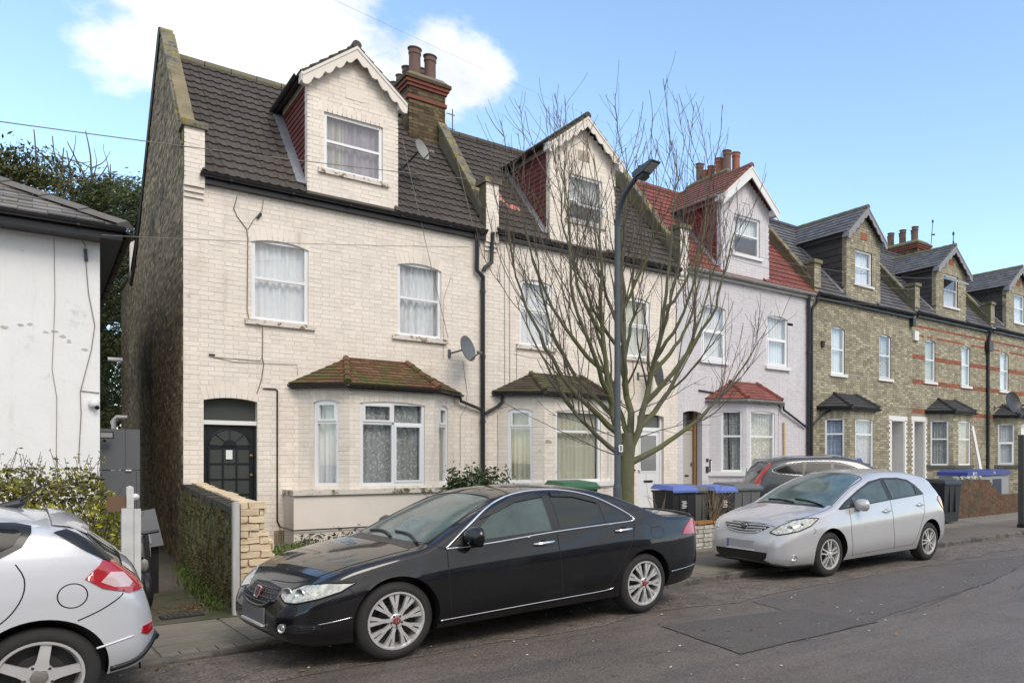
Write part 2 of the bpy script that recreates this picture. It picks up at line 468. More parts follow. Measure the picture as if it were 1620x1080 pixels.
class Wall:
    """courses of bricks: a backing that carries the mortar, bricks on it; the full ones are candidates for single objects"""
    def __init__(self, house):
        self.h = house
        self.back, self.loose, self.cand = MB(), MB(), []
    def panel(self, O, U, N, poly, ops=(), depth=.22, course=.075, lb=.215, lh=.1025, joint=.01, proud=.0030, jit=.0018, mats=(0, 1), zref=0.0, single=True, bandf=None, trim=True):
        O, U, N = Vector(O), Vector(U), Vector(N)
        Z = Vector((0, 0, 1))
        z0 = min(p[1] for p in poly); z1 = max(p[1] for p in poly)
        k0 = math.floor((z0 - zref) / course)
        k = k0
        while zref + k * course < z1 - .004:
            zb, zt = zref + k * course, zref + (k + 1) * course
            zbb, ztt = max(zb, z0), min(zt, z1)
            zm = (zbb + ztt) / 2
            iv = spans(poly, zm)
            for op in ops:
                if op[2] - .003 <= zm:
                    if zbb < op[3] - op[4] - .001: iv = sub(iv, op[0], op[1])
                    elif op[4] > 0 and zbb < op[3]:
                        w = op[1] - op[0]; r = op[4]; Rr = (w * w / 4 + r * r) / (2 * r); c = (op[0] + op[1]) / 2
                        hh = math.sqrt(max(Rr * Rr - (zbb - op[3] + Rr) ** 2, 0))
                        iv = sub(iv, c - hh, c + hh)
            mt = mats[1] if bandf is None else bandf(zm, mats[1])
            for a, b in iv:
                if b - a < .004: continue
                self.back.obox(O + U * a + Z * zbb, U * (b - a), -N * depth, Z * (ztt - zbb), mats[0])
                x = a - (0 if k % 2 == 0 else (lb + joint) * .5 + (lh + joint) * .25)
                q = 0
                while x < b:
                    l = lb if q % 2 == 0 else lh
                    xa, xb = max(x, a), min(x + l, b)
                    if xb - xa > .02:
                        pz = ztt - zbb - joint
                        if pz > .02:
                            cx, cz = (xa + xb) / 2, zbb + joint / 2 + pz / 2
                            pr = proud + rnd.uniform(-jit, jit) * 1.5
                            if single and abs(xb - xa - lb) < .001 and abs(pz - (course - joint)) < .001:
                                self.cand.append((O + U * cx + Z * cz, U, N, pr, mt))
                            else: self._loose(O, U, N, xa, xb, cz - pz / 2, cz + pz / 2, pr, mt)
                    x += l + joint; q += 1
            k += 1
    def _loose(self, O, U, N, xa, xb, za, zb, pr, mt):
        Z = Vector((0, 0, 1)); b = self.loose
        p = [O + U * xa + Z * za, O + U * xb + Z * za, O + U * xb + Z * zb, O + U * xa + Z * zb]
        f = [v + N * pr for v in p]; k = [v - N * .004 for v in p]
        flip = U.cross(Z).dot(N) < 0
        fs = [(0, 1, 2, 3)] + [((i + 1) % 4, i, 4 + i, 4 + (i + 1) % 4) for i in range(4)]
        if flip: fs = [tuple(reversed(g)) for g in fs]
        b.mesh(f + k, fs, mt)
    def arch(self, O, U, N, op, h=.21, w=.075, mt=1, d=.1, proud=.005):
        """ring of voussoirs over an opening"""
        O, U, N = Vector(O), Vector(U), Vector(N); Z = Vector((0, 0, 1))
        u0, u1, z0, z1, r = op
        W = u1 - u0; c = (u0 + u1) / 2
        if r > 0:
            Rr = (W * W / 4 + r * r) / (2 * r); zc = z1 - Rr
            A = math.asin(min(1, W / 2 / Rr))
            n = max(3, int(2 * A * Rr / w))
            for i in range(n):
                a0, a1 = -A + 2 * A * i / n, -A + 2 * A * (i + 1) / n
                a0 += .002 / Rr; a1 -= .002 / Rr
                q = [(c + Rr * math.sin(a0), zc + Rr * math.cos(a0)), (c + Rr * math.sin(a1), zc + Rr * math.cos(a1)),
                     (c + (Rr + h) * math.sin(a1), zc + (Rr + h) * math.cos(a1)), (c + (Rr + h) * math.sin(a0), zc + (Rr + h) * math.cos(a0))]
                self.loose.prism(q, O + N * (proud + rnd.uniform(0, .003)), U, Z, -N * d, mt)
        else:
            n = int((W + .2) / w)
            for i in range(n):
                a = u0 - .1 + (W + .2) * i / n
                self.loose.obox(O + U * (a + .004) + Z * z1 + N * (proud + rnd.uniform(0, .003)), U * ((W + .2) / n - .008), -N * .05, Z * h, mt)
    def finish(self, name, mats, root, limit=300):
        w = self.back.build(name, mats, root)
        self.cand.sort(key=lambda c: (c[0] - EYE).length)
        n = min(limit, len(self.cand))
        for P, U, N, pr, mt in self.cand[:n]:
            me = brick_mesh(.215, .065, .0, mats[mt])
            inst('brick', me, w, frame(P + N * pr, U if U.cross(N).z > 0 else -U, N, Vector((0, 0, 1))))
        for P, U, N, pr, mt in self.cand[n:]:
            self._loose(P, U, N, -.1075, .1075, -.0325, .0325, pr, mt)
        if self.loose.v: self.loose.build('brickwork', mats, w, kind='stuff')
        return w

# ------------------------------------------------------------------ windows
def window(root, O, U, N, u0, u1, z0, z1, lights, rec=.10, fw=.055, curtain=None, name='window', mat=None, sill=None, fold=.11, amp=.03, glass=None, label=None, cdepth=.075):
    """lights: list of (a0, a1, b0, b1, opening) fractions of the frame; curtain: material or list per light"""
    O, U, N = Vector(O), Vector(U), Vector(N); Z = Vector((0, 0, 1))
    mat = mat or upvc
    W, H = u1 - u0, z1 - z0
    f = MB()
    B = O + U * u0 + Z * z0 - N * rec
    t = .06
    f.obox(B, U * fw, N * t, Z * H); f.obox(B + U * (W - fw), U * fw, N * t, Z * H)
    f.obox(B + U * fw, U * (W - 2 * fw), N * (t - .002), Z * fw); f.obox(B + U * fw + Z * (H - fw), U * (W - 2 * fw), N * (t - .002), Z * fw)
    rects = []
    for (a0, a1, b0, b1, op) in lights:
        x0, x1 = a0 * W, a1 * W; y0, y1 = b0 * H, b1 * H
        g = .022
        if a0 > 0: x0 += 0
        bx0, bx1 = x0 + (fw if a0 == 0 else g), x1 - (fw if a1 == 1 else g)
        by0, by1 = y0 + (fw if b0 == 0 else g), y1 - (fw if b1 == 1 else g)
        # bars between lights
        if a1 < 1: f.obox(B + U * (x1 - g) + Z * (by0 + .001), U * (2 * g), N * (t - .004), Z * (by1 - by0 - .002))
        if b1 < 1: f.obox(B + U * (bx0 - .001) + Z * (y1 - g), U * (bx1 - bx0 + .002), N * (t - .006), Z * (2 * g))
        if op:      # opening light: its own sash frame, proud
            s = .035
            C = B + U * bx0 + Z * by0 + N * .022
            w_, h_ = bx1 - bx0, by1 - by0
            f.obox(C, U * s, N * (t - .008), Z * h_); f.obox(C + U * (w_ - s), U * s, N * (t - .008), Z * h_)
            f.obox(C + U * s, U * (w_ - 2 * s), N * (t - .01), Z * s); f.obox(C + U * s + Z * (h_ - s), U * (w_ - 2 * s), N * (t - .01), Z * s)
            bx0 += s; bx1 -= s; by0 += s; by1 -= s
        rects.append((bx0, bx1, by0, by1))
    fo = f.build(name, mat, root)
    if label: fo['label'] = label
    for (x0, x1, y0, y1) in rects:
        p = MB()
        p.obox(B + U * (x0 - .004) + Z * (y0 - .004) + N * .026, U * (x1 - x0 + .008), N * .006, Z * (y1 - y0 + .008))
        p.build('pane', glass or pane_glass, fo)
    if glass is None:
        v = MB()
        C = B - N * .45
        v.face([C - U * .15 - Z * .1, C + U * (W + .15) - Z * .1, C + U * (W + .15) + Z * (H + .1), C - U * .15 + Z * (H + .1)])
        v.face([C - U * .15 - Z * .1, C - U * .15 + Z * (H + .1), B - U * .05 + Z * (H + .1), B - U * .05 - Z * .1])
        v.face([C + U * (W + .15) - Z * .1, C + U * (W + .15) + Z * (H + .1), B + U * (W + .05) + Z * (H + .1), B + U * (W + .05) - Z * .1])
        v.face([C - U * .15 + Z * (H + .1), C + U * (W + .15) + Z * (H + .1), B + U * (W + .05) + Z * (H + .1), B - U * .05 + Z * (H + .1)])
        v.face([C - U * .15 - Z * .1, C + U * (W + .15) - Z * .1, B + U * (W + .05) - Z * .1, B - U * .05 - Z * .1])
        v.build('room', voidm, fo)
        cs = curtain if isinstance(curtain, list) else ([(curtain, 0.0, 1.0, 0.0, 1.0)] if curtain else [])
        for cm, ca, cb, ch0, ch1 in cs:
            c = MB(); n = max(8, int((cb - ca) * W / .022)); ph = rnd.uniform(0, 6)
            top, bot = [], []
            for i in range(n + 1):
                x = W * (ca + (cb - ca) * i / n)
                d = amp * math.sin(x / fold * 2 * PI + ph + 1.3 * math.sin(x * 9 + ph)) + amp * .5 * math.sin(x / fold * 3.7 + ph)
                top.append(B + U * x + Z * (H * ch1 - .01) - N * (cdepth + d * .6)); bot.append(B + U * x + Z * (H * ch0 + .012) - N * (cdepth + d))
            vs = bot + top
            c.mesh(vs, [(i, i + 1, n + 2 + i, n + 1 + i) for i in range(n)])
            c.build('curtain', cm, fo, smooth=True, sharp=None)
    if sill:
        sm, over, th, dep = sill
        s = MB()
        s.obox(O + U * (u0 - over) + Z * (z0 - th) - N * .06, U * (W + 2 * over), N * (.06 + dep), Z * (th - .002))
        s.build('sill', sm, fo)
    return fo

SASH = [(0, 1, 0, .52, False), (0, 1, .52, 1, False)]
SASH_O = [(0, 1, 0, .54, True), (0, 1, .54, 1, False)]

# ------------------------------------------------------------------ roof coverings
TILE = {}
def tile_mesh(w, l, mat, th=.030, rolls=2, amp=.018, key='t'):
    k = (key, w, l, mat.name, rolls)
    if k in TILE: return TILE[k]
    # local: x across, y up the slope, z out
    prof = []
    for r in range(rolls):
        x0 = w * r / rolls; p = w / rolls
        prof += [(x0, .25), (x0 + p * .16, 1.0), (x0 + p * .34, .9), (x0 + p * .5, .1), (x0 + p * .8, 0)]
    prof.append((w - .002, .22))
    vs, fs = [], []
    n = len(prof)
    for y, dz in ((0, th), (l, 0)):
        for x, h in prof: vs.append((x, y, dz + h * amp))
    for x, h in prof: vs.append((x, 0.004, -.012))
    for i in range(n - 1):
        fs.append((i, i + 1, n + i + 1, n + i)); fs.append((2 * n + i, 2 * n + i + 1, i + 1, i))
    fs.append((0, n, 2 * n)); fs.append((n - 1, 2 * n + n - 1, 2 * n - 1))
    me = bpy.data.meshes.new('roof_tile'); me.from_pydata(vs, [], fs); me.materials.append(mat)
    TILE[k] = me
    return me

def slope_tiles(parent, O, U, S, width, length, mat, skip=None, w=.30, gauge=.25, rolls=2, name='roof_tile', alt=None, limit=300, u_start=0.0):
    """interlocking tiles on the slope O + u U + s S; each an object of its own up to the limit"""
    O, U, S = Vector(O), Vector(U).normalized(), Vector(S).normalized()
    Nn = U.cross(S)
    me = tile_mesh(w, gauge + .05, mat, rolls=rolls)
    nu, ns = int(math.ceil(width / w)), int(math.ceil(length / gauge))
    todo = []
    for j in range(ns):
        for i in range(nu):
            u, s = u_start + i * w, j * gauge
            if u + w > width + .16: continue
            if skip and skip(u + w / 2, s + gauge / 2): continue
            todo.append((u, s, i, j))
    todo.sort(key=lambda t: (O + U * t[0] + S * t[1] - EYE).length)
    rest = MB()
    for q, (u, s, i, j) in enumerate(todo):
        P = O + U * u + S * s + Nn * rnd.uniform(0, .004) + U * rnd.uniform(-.003, .003)
        m_ = me
        if alt and (i, j) in alt[0]: m_ = tile_mesh(w, gauge + .05, alt[1], rolls=rolls, key='alt')
        tilt = rnd.uniform(-.006, .006)
        mw = Matrix(((U.x, S.x, Nn.x, P.x), (U.y, S.y, Nn.y, P.y), (U.z, S.z, Nn.z, P.z), (0, 0, 0, 1))) @ Matrix.Rotation(tilt, 4, 'Z')
        if q < limit: inst(name, m_, parent, mw)
        else: rest.mesh([mw @ v.co for v in me.vertices], [tuple(p.vertices) for p in me.polygons])
    if rest.v: rest.build('tiles', mat, parent, kind='stuff')

def slate_facet(O, U, S, conv, w, gauge, th=.008, jit=.003, tail=.03, skip=None):
    """list of MBs, one per slate clipped to the convex outline conv given in (u, s)"""
    O, U, S = Vector(O), Vector(U).normalized(), Vector(S).normalized(); Nn = U.cross(S)
    if area(conv) < 0: conv = list(reversed(conv))
    us = [p[0] for p in conv]; ss = [p[1] for p in conv]
    out = []
    j = 0
    s = min(ss)
    while s < max(ss) - .01:
        u = min(us) - (w * .5 if j % 2 else 0)
        while u < max(us):
            q = clip_poly([(u + .003, s), (u + w - .003, s), (u + w - .003, s + gauge + .01), (u + .003, s + gauge + .01)], conv)
            if len(q) >= 3 and abs(area(q)) > .0008 and not (skip and skip(u + w / 2, s + gauge / 2)):
                b = MB(); k = rnd.uniform(0, jit)
                P = []
                for a, c in q:
                    lift = th + tail * max(0, 1 - (c - s) / gauge) + k
                    P.append(O + U * a + S * c + Nn * lift)
                Bm = [p - Nn * (th + .012) for p in P]
                n = len(P)
                b.mesh(P + Bm, [tuple(range(n))] + [((i + 1) % n, i, n + i, n + (i + 1) % n) for i in range(n)])
                out.append((b, O + U * (u + w / 2) + S * (s + gauge / 2)))
            u += w
        s += gauge; j += 1
    return out

def emit_pieces(pieces, name, mat, parent, limit=0, stuff='slates'):
    pieces.sort(key=lambda t: (t[1] - EYE).length)
    rest = MB()
    for i, (b, c) in enumerate(pieces):
        if i < limit: b.build(name, mat, parent)
        else: rest.mesh(b.v, b.f)
    if rest.v: rest.build(stuff, mat, parent, kind='stuff')

# ------------------------------------------------------------------ other house pieces
def half_gutter(root, p0, p1, r=.055, mat=None, name='gutter'):
    b = MB(); p0, p1 = Vector(p0), Vector(p1)
    t = (p1 - p0).normalized(); side = Vector((t.y, -t.x, 0)); up = Vector((0, 0, 1))
    n = 8; vs = []; L_ = (p1 - p0).length
    for P in (p0, p1):
        for rr in (r, r - .008):
            for k in range(n + 1):
                a = PI + PI * k / n
                vs.append(P + side * math.cos(a) * rr + up * math.sin(a) * rr)
    m = n + 1; fs = []
    for k in range(n):
        fs.append((k, k + 1, 2 * m + k + 1, 2 * m + k)); fs.append((m + k + 1, m + k, 3 * m + k, 3 * m + k + 1))
    for e in (0, 2 * m):
        for k in range(n): fs.append((e + k, e + m + k, e + m + k + 1, e + k + 1))
    for k in (0, n): fs.append((k, 2 * m + k, 3 * m + k, m + k))
    b.mesh(vs, fs)
    x = 0.4
    while x < L_:          # brackets
        P = p0 + t * x
        b.obox(P + side * (-r - .004) - up * (r + .006), side * (2 * r + .008), t * .03, up * .02); x += .9
    return b.build(name, mat or gutterblack, root, smooth=True)

def downpipe(root, pts, r=.035, mat=None):
    b = MB(); b.tube(pts, r, 10)
    pts = [Vector(p) for p in pts]
    for i in range(len(pts) - 1):
        d = pts[i + 1] - pts[i]
        if d.length > 1.2:
            for k in range(int(d.length / 1.3) + 1):
                P = pts[i] + d.normalized() * (.15 + 1.3 * k)
                b.tube([P, P + d.normalized() * .06], r + .01, 10)
    return b.build('downpipe', mat or gutterblack, root, smooth=True)

def chimney(root, x0, x1, y0, y1, zb, zt, pots, rows=2):
    w = Wall(root)
    w.panel((x0, y0, 0), (1, 0, 0), (0, -1, 0), [(0, zb), (x1 - x0, zb), (x1 - x0, zt - .35), (0, zt - .35)], single=False, proud=.006, jit=.003)
    w.panel((x0, y1, 0), (0, -1, 0), (-1, 0, 0), [(0, zb), (y1 - y0, zb), (y1 - y0, zt - .35), (0, zt - .35)], single=False, depth=.1, proud=.006, jit=.003)
    w.panel((x1, y0, 0), (0, 1, 0), (1, 0, 0), [(0, zb), (y1 - y0, zb), (y1 - y0, zt - .35), (0, zt - .35)], single=False, depth=.1, proud=.006, jit=.003)
    b = w.back
    b.box(x0 + .02, x1 - .02, y0 + .12, y1, zb, zt - .3)
    st = b.build('chimney', [chimmortar, chimbrick], root)
    w.loose.build('brickwork', [chimmortar, chimbrick], st, kind='stuff')
    def ring(e, z0, z1, name, mat):
        c = MB(); c.box(x0 - e, x1 + e, y0 - e, y1 + e, z0, z1); c.build(name, mat, st)
    ring(.035, zt - .62, zt - .545, 'string_course', oxide)
    ring(.04, zt - .35, zt - .28, 'string_course', oxide)
    ring(.075, zt - .278, zt - .205, 'string_course', oxide)
    ring(.11, zt - .203, zt - .13, 'corbel_course', chimbrick)
    c = MB()
    c.mesh([(x0 - .09, y0 - .09, zt - .128), (x1 + .09, y0 - .09, zt - .128), (x1 + .09, y1 + .09, zt - .128), (x0 - .09, y1 + .09, zt - .128),
            (x0 + .04, y0 + .04, zt), (x1 - .04, y0 + .04, zt), (x1 - .04, y1 - .04, zt), (x0 + .04, y1 - .04, zt)],
           [(0, 1, 5, 4), (1, 2, 6, 5), (2, 3, 7, 6), (3, 0, 4, 7), (4, 5, 6, 7)])
    c.build('flaunching', mossy, st)
    for px, py, h, rr, mt in pots:
        p = MB()
        p.lathe([(rr * .98, -.05), (rr, .03), (rr * .92, .05), (rr * .9, h - .14), (rr * 1.0, h - .13), (rr * 1.0, h - .09), (rr * .96, h - .08), (rr * .97, h - .03), (rr * 1.12, h - .02), (rr * 1.12, h), (rr * .85, h), (rr * .8, h - .2)],
                (px, py, zt - .02), (0, 0, 1), 18)
        p.build('chimney_pot', mt, st, smooth=True)
    return st

def parapet(root, X0, X1, G, ridge_y, ridge_z, pier_z, foot_z, paint, pmat, rise=.42, yf=14.58):
    """raking party parapet with its kneeler pier on the front wall"""
    b = MB()
    ys, zs = yf - .06, G - .15
    poly = [(ys + .22, zs), (ridge_y, ridge_z - .1), (ridge_y, ridge_z + rise), (ys + .1, zs + rise * 1.35)]
    b.prism([(p[0], p[1]) for p in poly], (X0 + .01, 0, 0), (0, 1, 0), (0, 0, 1), ((X1 - X0) * .62, 0, 0))
    pb = b.build('parapet', mossy, root)
    # coping stones up the rake
    d = Vector((0, ridge_y - ys - .1, ridge_z + rise - (zs + rise * 1.35))); L_ = d.length; d.normalize()
    n = 6; nn = Vector((0, -d.z, d.y))
    for i in range(n):
        c = MB()
        o = Vector((X0 - .03, ys + .1, zs + rise * 1.35)) + d * (L_ * i / n) + nn * (.002 + rnd.uniform(0, .012))
        c.obox(o, ((X1 - X0) * .72, 0, 0), d * (L_ / n - .012), nn * .07)
        c.build('coping_stone', mossgold, pb)
    w = Wall(root)
    w.panel((X0, yf - .11, 0), (1, 0, 0), (0, -1, 0), [(0, foot_z + .24), (X1 - X0, foot_z + .24), (X1 - X0, pier_z), (0, pier_z)], depth=.3, mats=(0, 1), single=False, zref=.02)
    for i, e in enumerate((.075, .04, .005)):
        w.back.box(X0 + .002, X1 - .002, yf - .11 + .03 + (.08 - e), yf + .02, foot_z + .08 * (2 - i) , foot_z + .08 * (2 - i) + .075, 1)
    w.panel((X0 - .001, yf + .19, 0), (0, -1, 0), (-1, 0, 0), [(0, G - .1), (.30, G - .1), (.30, pier_z), (0, pier_z)], depth=.02, mats=(2, 2), single=False)
    po = w.back.build('kneeler_pier', [pmat, paint, mossy], root)
    w.loose.build('brickwork', [pmat, paint, mossy], po, kind='stuff')
    c = MB(); c.box(X0 - .04, X1 + .04, yf - .16, yf + .3, pier_z, pier_z + .10); c.build('pier_cap', mossgold, po)
    return pb
YF, YB = 14.58, 13.95
Z3 = Vector((0, 0, 1)); X3 = Vector((1, 0, 0)); FN = Vector((0, -1, 0))

def facet(pts):
    """frame and outline of a planar roof facet; first edge is the eave"""
    P = [Vector(p) for p in pts]
    U = (P[1] - P[0]).normalized()
    n = U.cross(P[2] - P[0]).normalized()
    S = n.cross(U)
    return P[0], U, S, [((p - P[0]).dot(U), (p - P[0]).dot(S)) for p in P]

def bay(root, w, c, mats):
    """canted bay: brick piers, windows, hipped roof"""
    a, b, cc, d = c['bay']                       # x on the facade, front corners, x on the facade
    yb = c.get('yb', YB)
    ez, tz, t0, t1 = c['bay_eave'], c['bay_top'], c['bay_t0'], c['bay_t1']
    A, B, C_, D = Vector((a, YF, 0)), Vector((b, yb, 0)), Vector((cc, yb, 0)), Vector((d, YF, 0))
    zz0, zz1 = c['bay_win']
    cur = c['bay_cur']
    for (P, Q, win, lights, cu) in ((A, B, c['bay_w'][0], c['bay_l'][0], cur[0]), (B, C_, c['bay_w'][1], c['bay_l'][1], cur[1]), (C_, D, c['bay_w'][2], c['bay_l'][2], cur[2])):
        U = (Q - P).normalized(); L_ = (Q - P).length
        N = U.cross(Z3)
        op = (win[0], win[1], zz0, zz1, .045)
        w.panel(P, U, N, [(0, 0), (L_, 0), (L_, ez), (0, ez)], [op], depth=.16, mats=mats[:2], single=c.get('single', True))
        w.arch(P, U, N, op, mt=mats[1])
        window(root, P, U, N, win[0], win[1], zz0, zz1, lights, rec=c.get('bay_rec', .08), curtain=cu, sill=None, glass=c.get('bay_glass'))
    if c.get('plinth'):
        pl = MB(); pl.box(a - .22, d + .12, yb - .05, YF - .002, .0, 1.06); pl.build('bay_plinth', cream_flat, root)
        sl = MB(); sl.box(a - .24, d + .14, yb - .10, YF - .001, 1.065, 1.15); sl.build('bay_sill', M('mossy_painted_sill', (.66, .60, .53), .75, var=.1, col2=(.12, .11, .05), lo=.50, hi=.60, s2=4.5, bump=.004), root)
    else:
        sl = MB(); sl.prism([(a - .06, YF - .001), (b - .03, yb - .07), (cc + .03, yb - .07), (d + .06, YF - .001)], (0, 0, zz0 - .10), X3, (0, 1, 0), (0, 0, .098)); sl.build('bay_sill', c.get('bay_sill', cleansill), root)
    # hipped roof
    o = .12
    e = [Vector((a - .15, YF - .003, ez)), Vector((b - .06, yb - o, ez)), Vector((cc + .06, yb - o, ez)), Vector((d + .15, YF - .003, ez))]
    T0, T1 = Vector((t0, YF - .003, tz)), Vector((t1, YF - .003, tz))
    core = MB()
    for q in ([e[0], e[1], T0], [e[1], e[2], T1, T0], [e[2], e[3], T1], [e[3], e[2], e[1], e[0]], [e[0], T0, T1, e[3]]): core.face([p - Vector((0, 0, .012)) for p in q])
    ro = core.build('bay_roof', c['bay_mat'], root)
    pcs = []
    for q in ([e[0], e[1], T0], [e[1], e[2], T1, T0], [e[2], e[3], T1]):
        O, U, S, conv = facet(q)
        pcs += slate_facet(O, U, S, conv, c.get('bay_tw', .17), c.get('bay_tg', .095), th=.008, tail=.014)
    emit_pieces(pcs, 'bay_tile', c['bay_mat'], ro, limit=c.get('bay_lim', 0), stuff='bay_tiles')
    hp = MB()
    for p, q in ((e[1], T0), (e[2], T1)):
        n = 5
        for i in range(n):
            x, y = p.lerp(q, i / n), p.lerp(q, (i + .96) / n)
            hp.tube([x + Vector((0, 0, .03)), y + Vector((0, 0, .026))], [.06, .052], 8)
    for i in range(4): hp.obox(T0.lerp(T1, i / 4) + Vector((-.02, -.03, -.02)), (T1 - T0) * .245, (0, .03, 0), (0, 0, .05))
    hp.build('hip_tile', c.get('hip_mat', c['bay_mat']), ro, smooth=True)
    fa = MB(); pts = [e[0] + Vector((0.02, 0, 0)), e[1], e[2], e[3] - Vector((.02, 0, 0))]
    for i in range(3):
        u = (pts[i + 1] - pts[i]).normalized(); nn = u.cross(Z3)
        fa.obox(pts[i] - nn * .05 - u * .004 + Vector((0, 0, -.085)), (pts[i + 1] - pts[i]) + u * .008, nn * (.046 - .002 * i), (0, 0, .085))
    fa.build('bay_fascia', c.get('fascia_mat', blackpaint), root)
    g = c.get('gut_mat', gutterblack)
    for i in range(3):
        u = (pts[i + 1] - pts[i]).normalized(); nn = u.cross(Z3)
        half_gutter(root, pts[i] + nn * .035 - Vector((0, 0, .02)), pts[i + 1] + nn * .035 - Vector((0, 0, .02)), .042, g)

def board(root, cx, hw, za, ze, yfront, yback, mat, width=.17, scallop=True, name='bargeboard'):
    """pair of bargeboards meeting at the apex"""
    for s in (-1, 1):
        n = 4
        top = [(0, za), (s * hw, ze)]
        L_ = math.hypot(hw, za - ze); dx, dz = s * hw / L_, (ze - za) / L_
        nx, nz = dz * s, -abs(dx)                # downwards across the board
        low = []
        if scallop:
            for i in range(n, -1, -1):
                for k in (1, .75, .5, .25):
                    t = (i + k) / (n + 1)
                    wd = width * (1 + .42 * (abs(math.sin(k * PI)) if k < 1 else 0))
                    low.append((dx * L_ * t - abs(dz) * 0 , za + dz * L_ * t - wd))
            low.append((0, za - width * 1.25))
        else:
            low = [(s * hw, ze - width), (0, za - width * 1.12)]
        poly = top + low
        b = MB(); b.prism(poly, (cx, yfront, 0), X3, Z3, (0, .03, 0)); b.build(name, mat, root)
        m = MB(); m.prism([(0, za + .0), (s * (hw + .005), ze), (s * (hw + .005), ze - .05), (0, za - .055)], (cx, yfront - .015, 0), X3, Z3, (0, .0145, 0)); m.build('barge_moulding', mat, root)

def dormer(root, w, c, mats, G):
    d = c['dorm']; x0, x1 = d['x']; cx = d.get('cx', (x0 + x1) / 2); ez, az, rz = d['eave'], d['apex'], d['ridge']
    zb = G + .1
    yf = YF - .02
    op = (d['win'][0], d['win'][1], d['win'][2], d['win'][3], 0)
    w.panel((0, yf, 0), X3, FN, [(x0, zb), (x1, zb), (x1, ez), (cx, az), (x0, ez)], [op], depth=.16, mats=mats[:2], single=True)
    w.arch((0, yf, 0), X3, FN, op, mt=mats[1], h=.15)
    for xx, nx in ((x0 + .001, -1), (x1 - .001, 1)):      # brick returns beside the cheeks
        w.panel((xx, yf + .16 if nx < 0 else yf, 0), (0, -nx * -1, 0) if nx > 0 else (0, -1, 0), (nx, 0, 0), [(0, zb), (.16, zb), (.16, ez), (0, ez)], depth=.03, mats=mats[:2], single=False)
    window(root, (0, yf, 0), X3, FN, *op[:4], d.get('lights', SASH), rec=.10, curtain=d.get('cur'), sill=d.get('sill', (sillpaint, .1, .08, .05)))
    b = MB(); b.box(cx - .15, cx + .15, yf - .012, yf - .003, op[3] + .34, op[3] + .56, 0); b.build('date_plaque', d.get('plaque', c['paint']), root)
    # cheeks: triangles from the front to where the roof takes over
    roofz = lambda y: G + .06 + (y - (YF - .13))
    ym = YF - .13 + (ez - G - .06)
    for s, xx in ((-1, x0 + .03), (1, x1 - .03)):
        y0 = yf + .162
        tri = [(y0, roofz(y0) - .05), (ym + .05, ez + .0), (y0, ez)]
        k = MB(); k.prism(tri, (xx - .0, 0, 0), (0, 1, 0), (0, 0, 1), (s * .03 - s * .06, 0, 0)); co = k.build('dormer_cheek', d['cheek'], root)
        O = Vector((xx, y0, roofz(y0) - .05)) if s > 0 else Vector((xx, ym + .05, 0))
        # hung rows
        if s < 0:
            O = Vector((xx, ym + .05, 0)); U = Vector((0, -1, 0)); conv = [(ym + .05 - p[0], p[1]) for p in tri]
        else:
            O = Vector((xx, y0, 0)); U = Vector((0, 1, 0)); conv = [(p[0] - y0, p[1]) for p in tri]
        rows = d['rows']
        pcs = slate_facet(O, U, Z3, conv, d['cheek_w'], rows, th=.006, tail=.018)
        emit_pieces(pcs, d.get('cheek_name', 'cladding_board'), d['cheek'], co, limit=(60 if s < 0 and c['idx'] < 3 else 0), stuff='cladding')
        if s < 0:
            fl = MB(); fl.obox(Vector((xx - .02, y0 - .1, roofz(y0 - .1) + .03)), (0, ym - y0, ym - y0), (-.16, 0, 0), (0, -.02, .02)); fl.build('flashing', lead, root)
            wb = MB(); wb.box(xx - .035, xx - .02, y0 - .01, ym - .2, ez - .11, ez - .015); wb.build('eaves_board', d.get('board', whitepaint), root)
    # roof of the dormer
    ov = d.get('over', .13); hw = (x1 - x0) / 2 + ov
    yfr = yf - d.get('front', .16)
    yr = YF - .13 + (rz - G - .06)
    slope = (rz - ez + .03) / hw
    eL = ez - .03
    for s in (-1, 1):
        ye = YF - .13 + (eL - G - .06) + .1
        if s < 0: q = [Vector((cx - hw, ye, eL)), Vector((cx - hw, yfr, eL)), Vector((cx, yfr, rz)), Vector((cx, yr + .1, rz))]
        else: q = [Vector((cx + hw, yfr, eL)), Vector((cx + hw, ye, eL)), Vector((cx, yr + .1, rz)), Vector((cx, yfr, rz))]
        k = MB(); k.face(q); k.face([p - Vector((0, 0, .06)) for p in reversed(q)])
        for i in range(4): k.face([q[i], q[i] - Vector((0, 0, .06)), q[(i + 1) % 4] - Vector((0, 0, .06)), q[(i + 1) % 4]])
        ro = k.build('dormer_roof', d['roof'], root)
        O, U, S, conv = facet(q)
        pcs = slate_facet(O, U, S, conv, d.get('tw', .24), d.get('tg', .2), th=.01, tail=.022)
        emit_pieces(pcs, 'dormer_tile', d['roof'], ro, limit=(150 if c['idx'] < 5 else 0), stuff='dormer_tiles')
    rt = MB(); n = 7
    for i in range(n):
        y0_, y1_ = yfr - .03 + (yr - yfr) * i / n, yfr - .03 + (yr - yfr) * (i + .97) / n
        rt.tube([(cx, y0_, rz - .005), (cx, y1_, rz - .008)], [.078, .072], 10)
    rt.build('ridge_tile', d.get('ridge_mat', d['roof']), root, smooth=True)
    board(root, cx, hw - .01, rz - .035, eL - .03, yfr - .03, yf, d.get('board', bargecream), d.get('bw', .17), d.get('scallop', True))
    # boxed returns at the feet of the bargeboards
    bx = MB()
    bx.box(cx - hw - .005, x0 + .02, yfr - .005, yf + .05, eL - .15, eL - .002); bx.box(x1 - .02, cx + hw + .005, yfr - .005, yf + .05, eL - .15, eL - .002)
    bx.build('eaves_return', d.get('board', whitepaint), root)
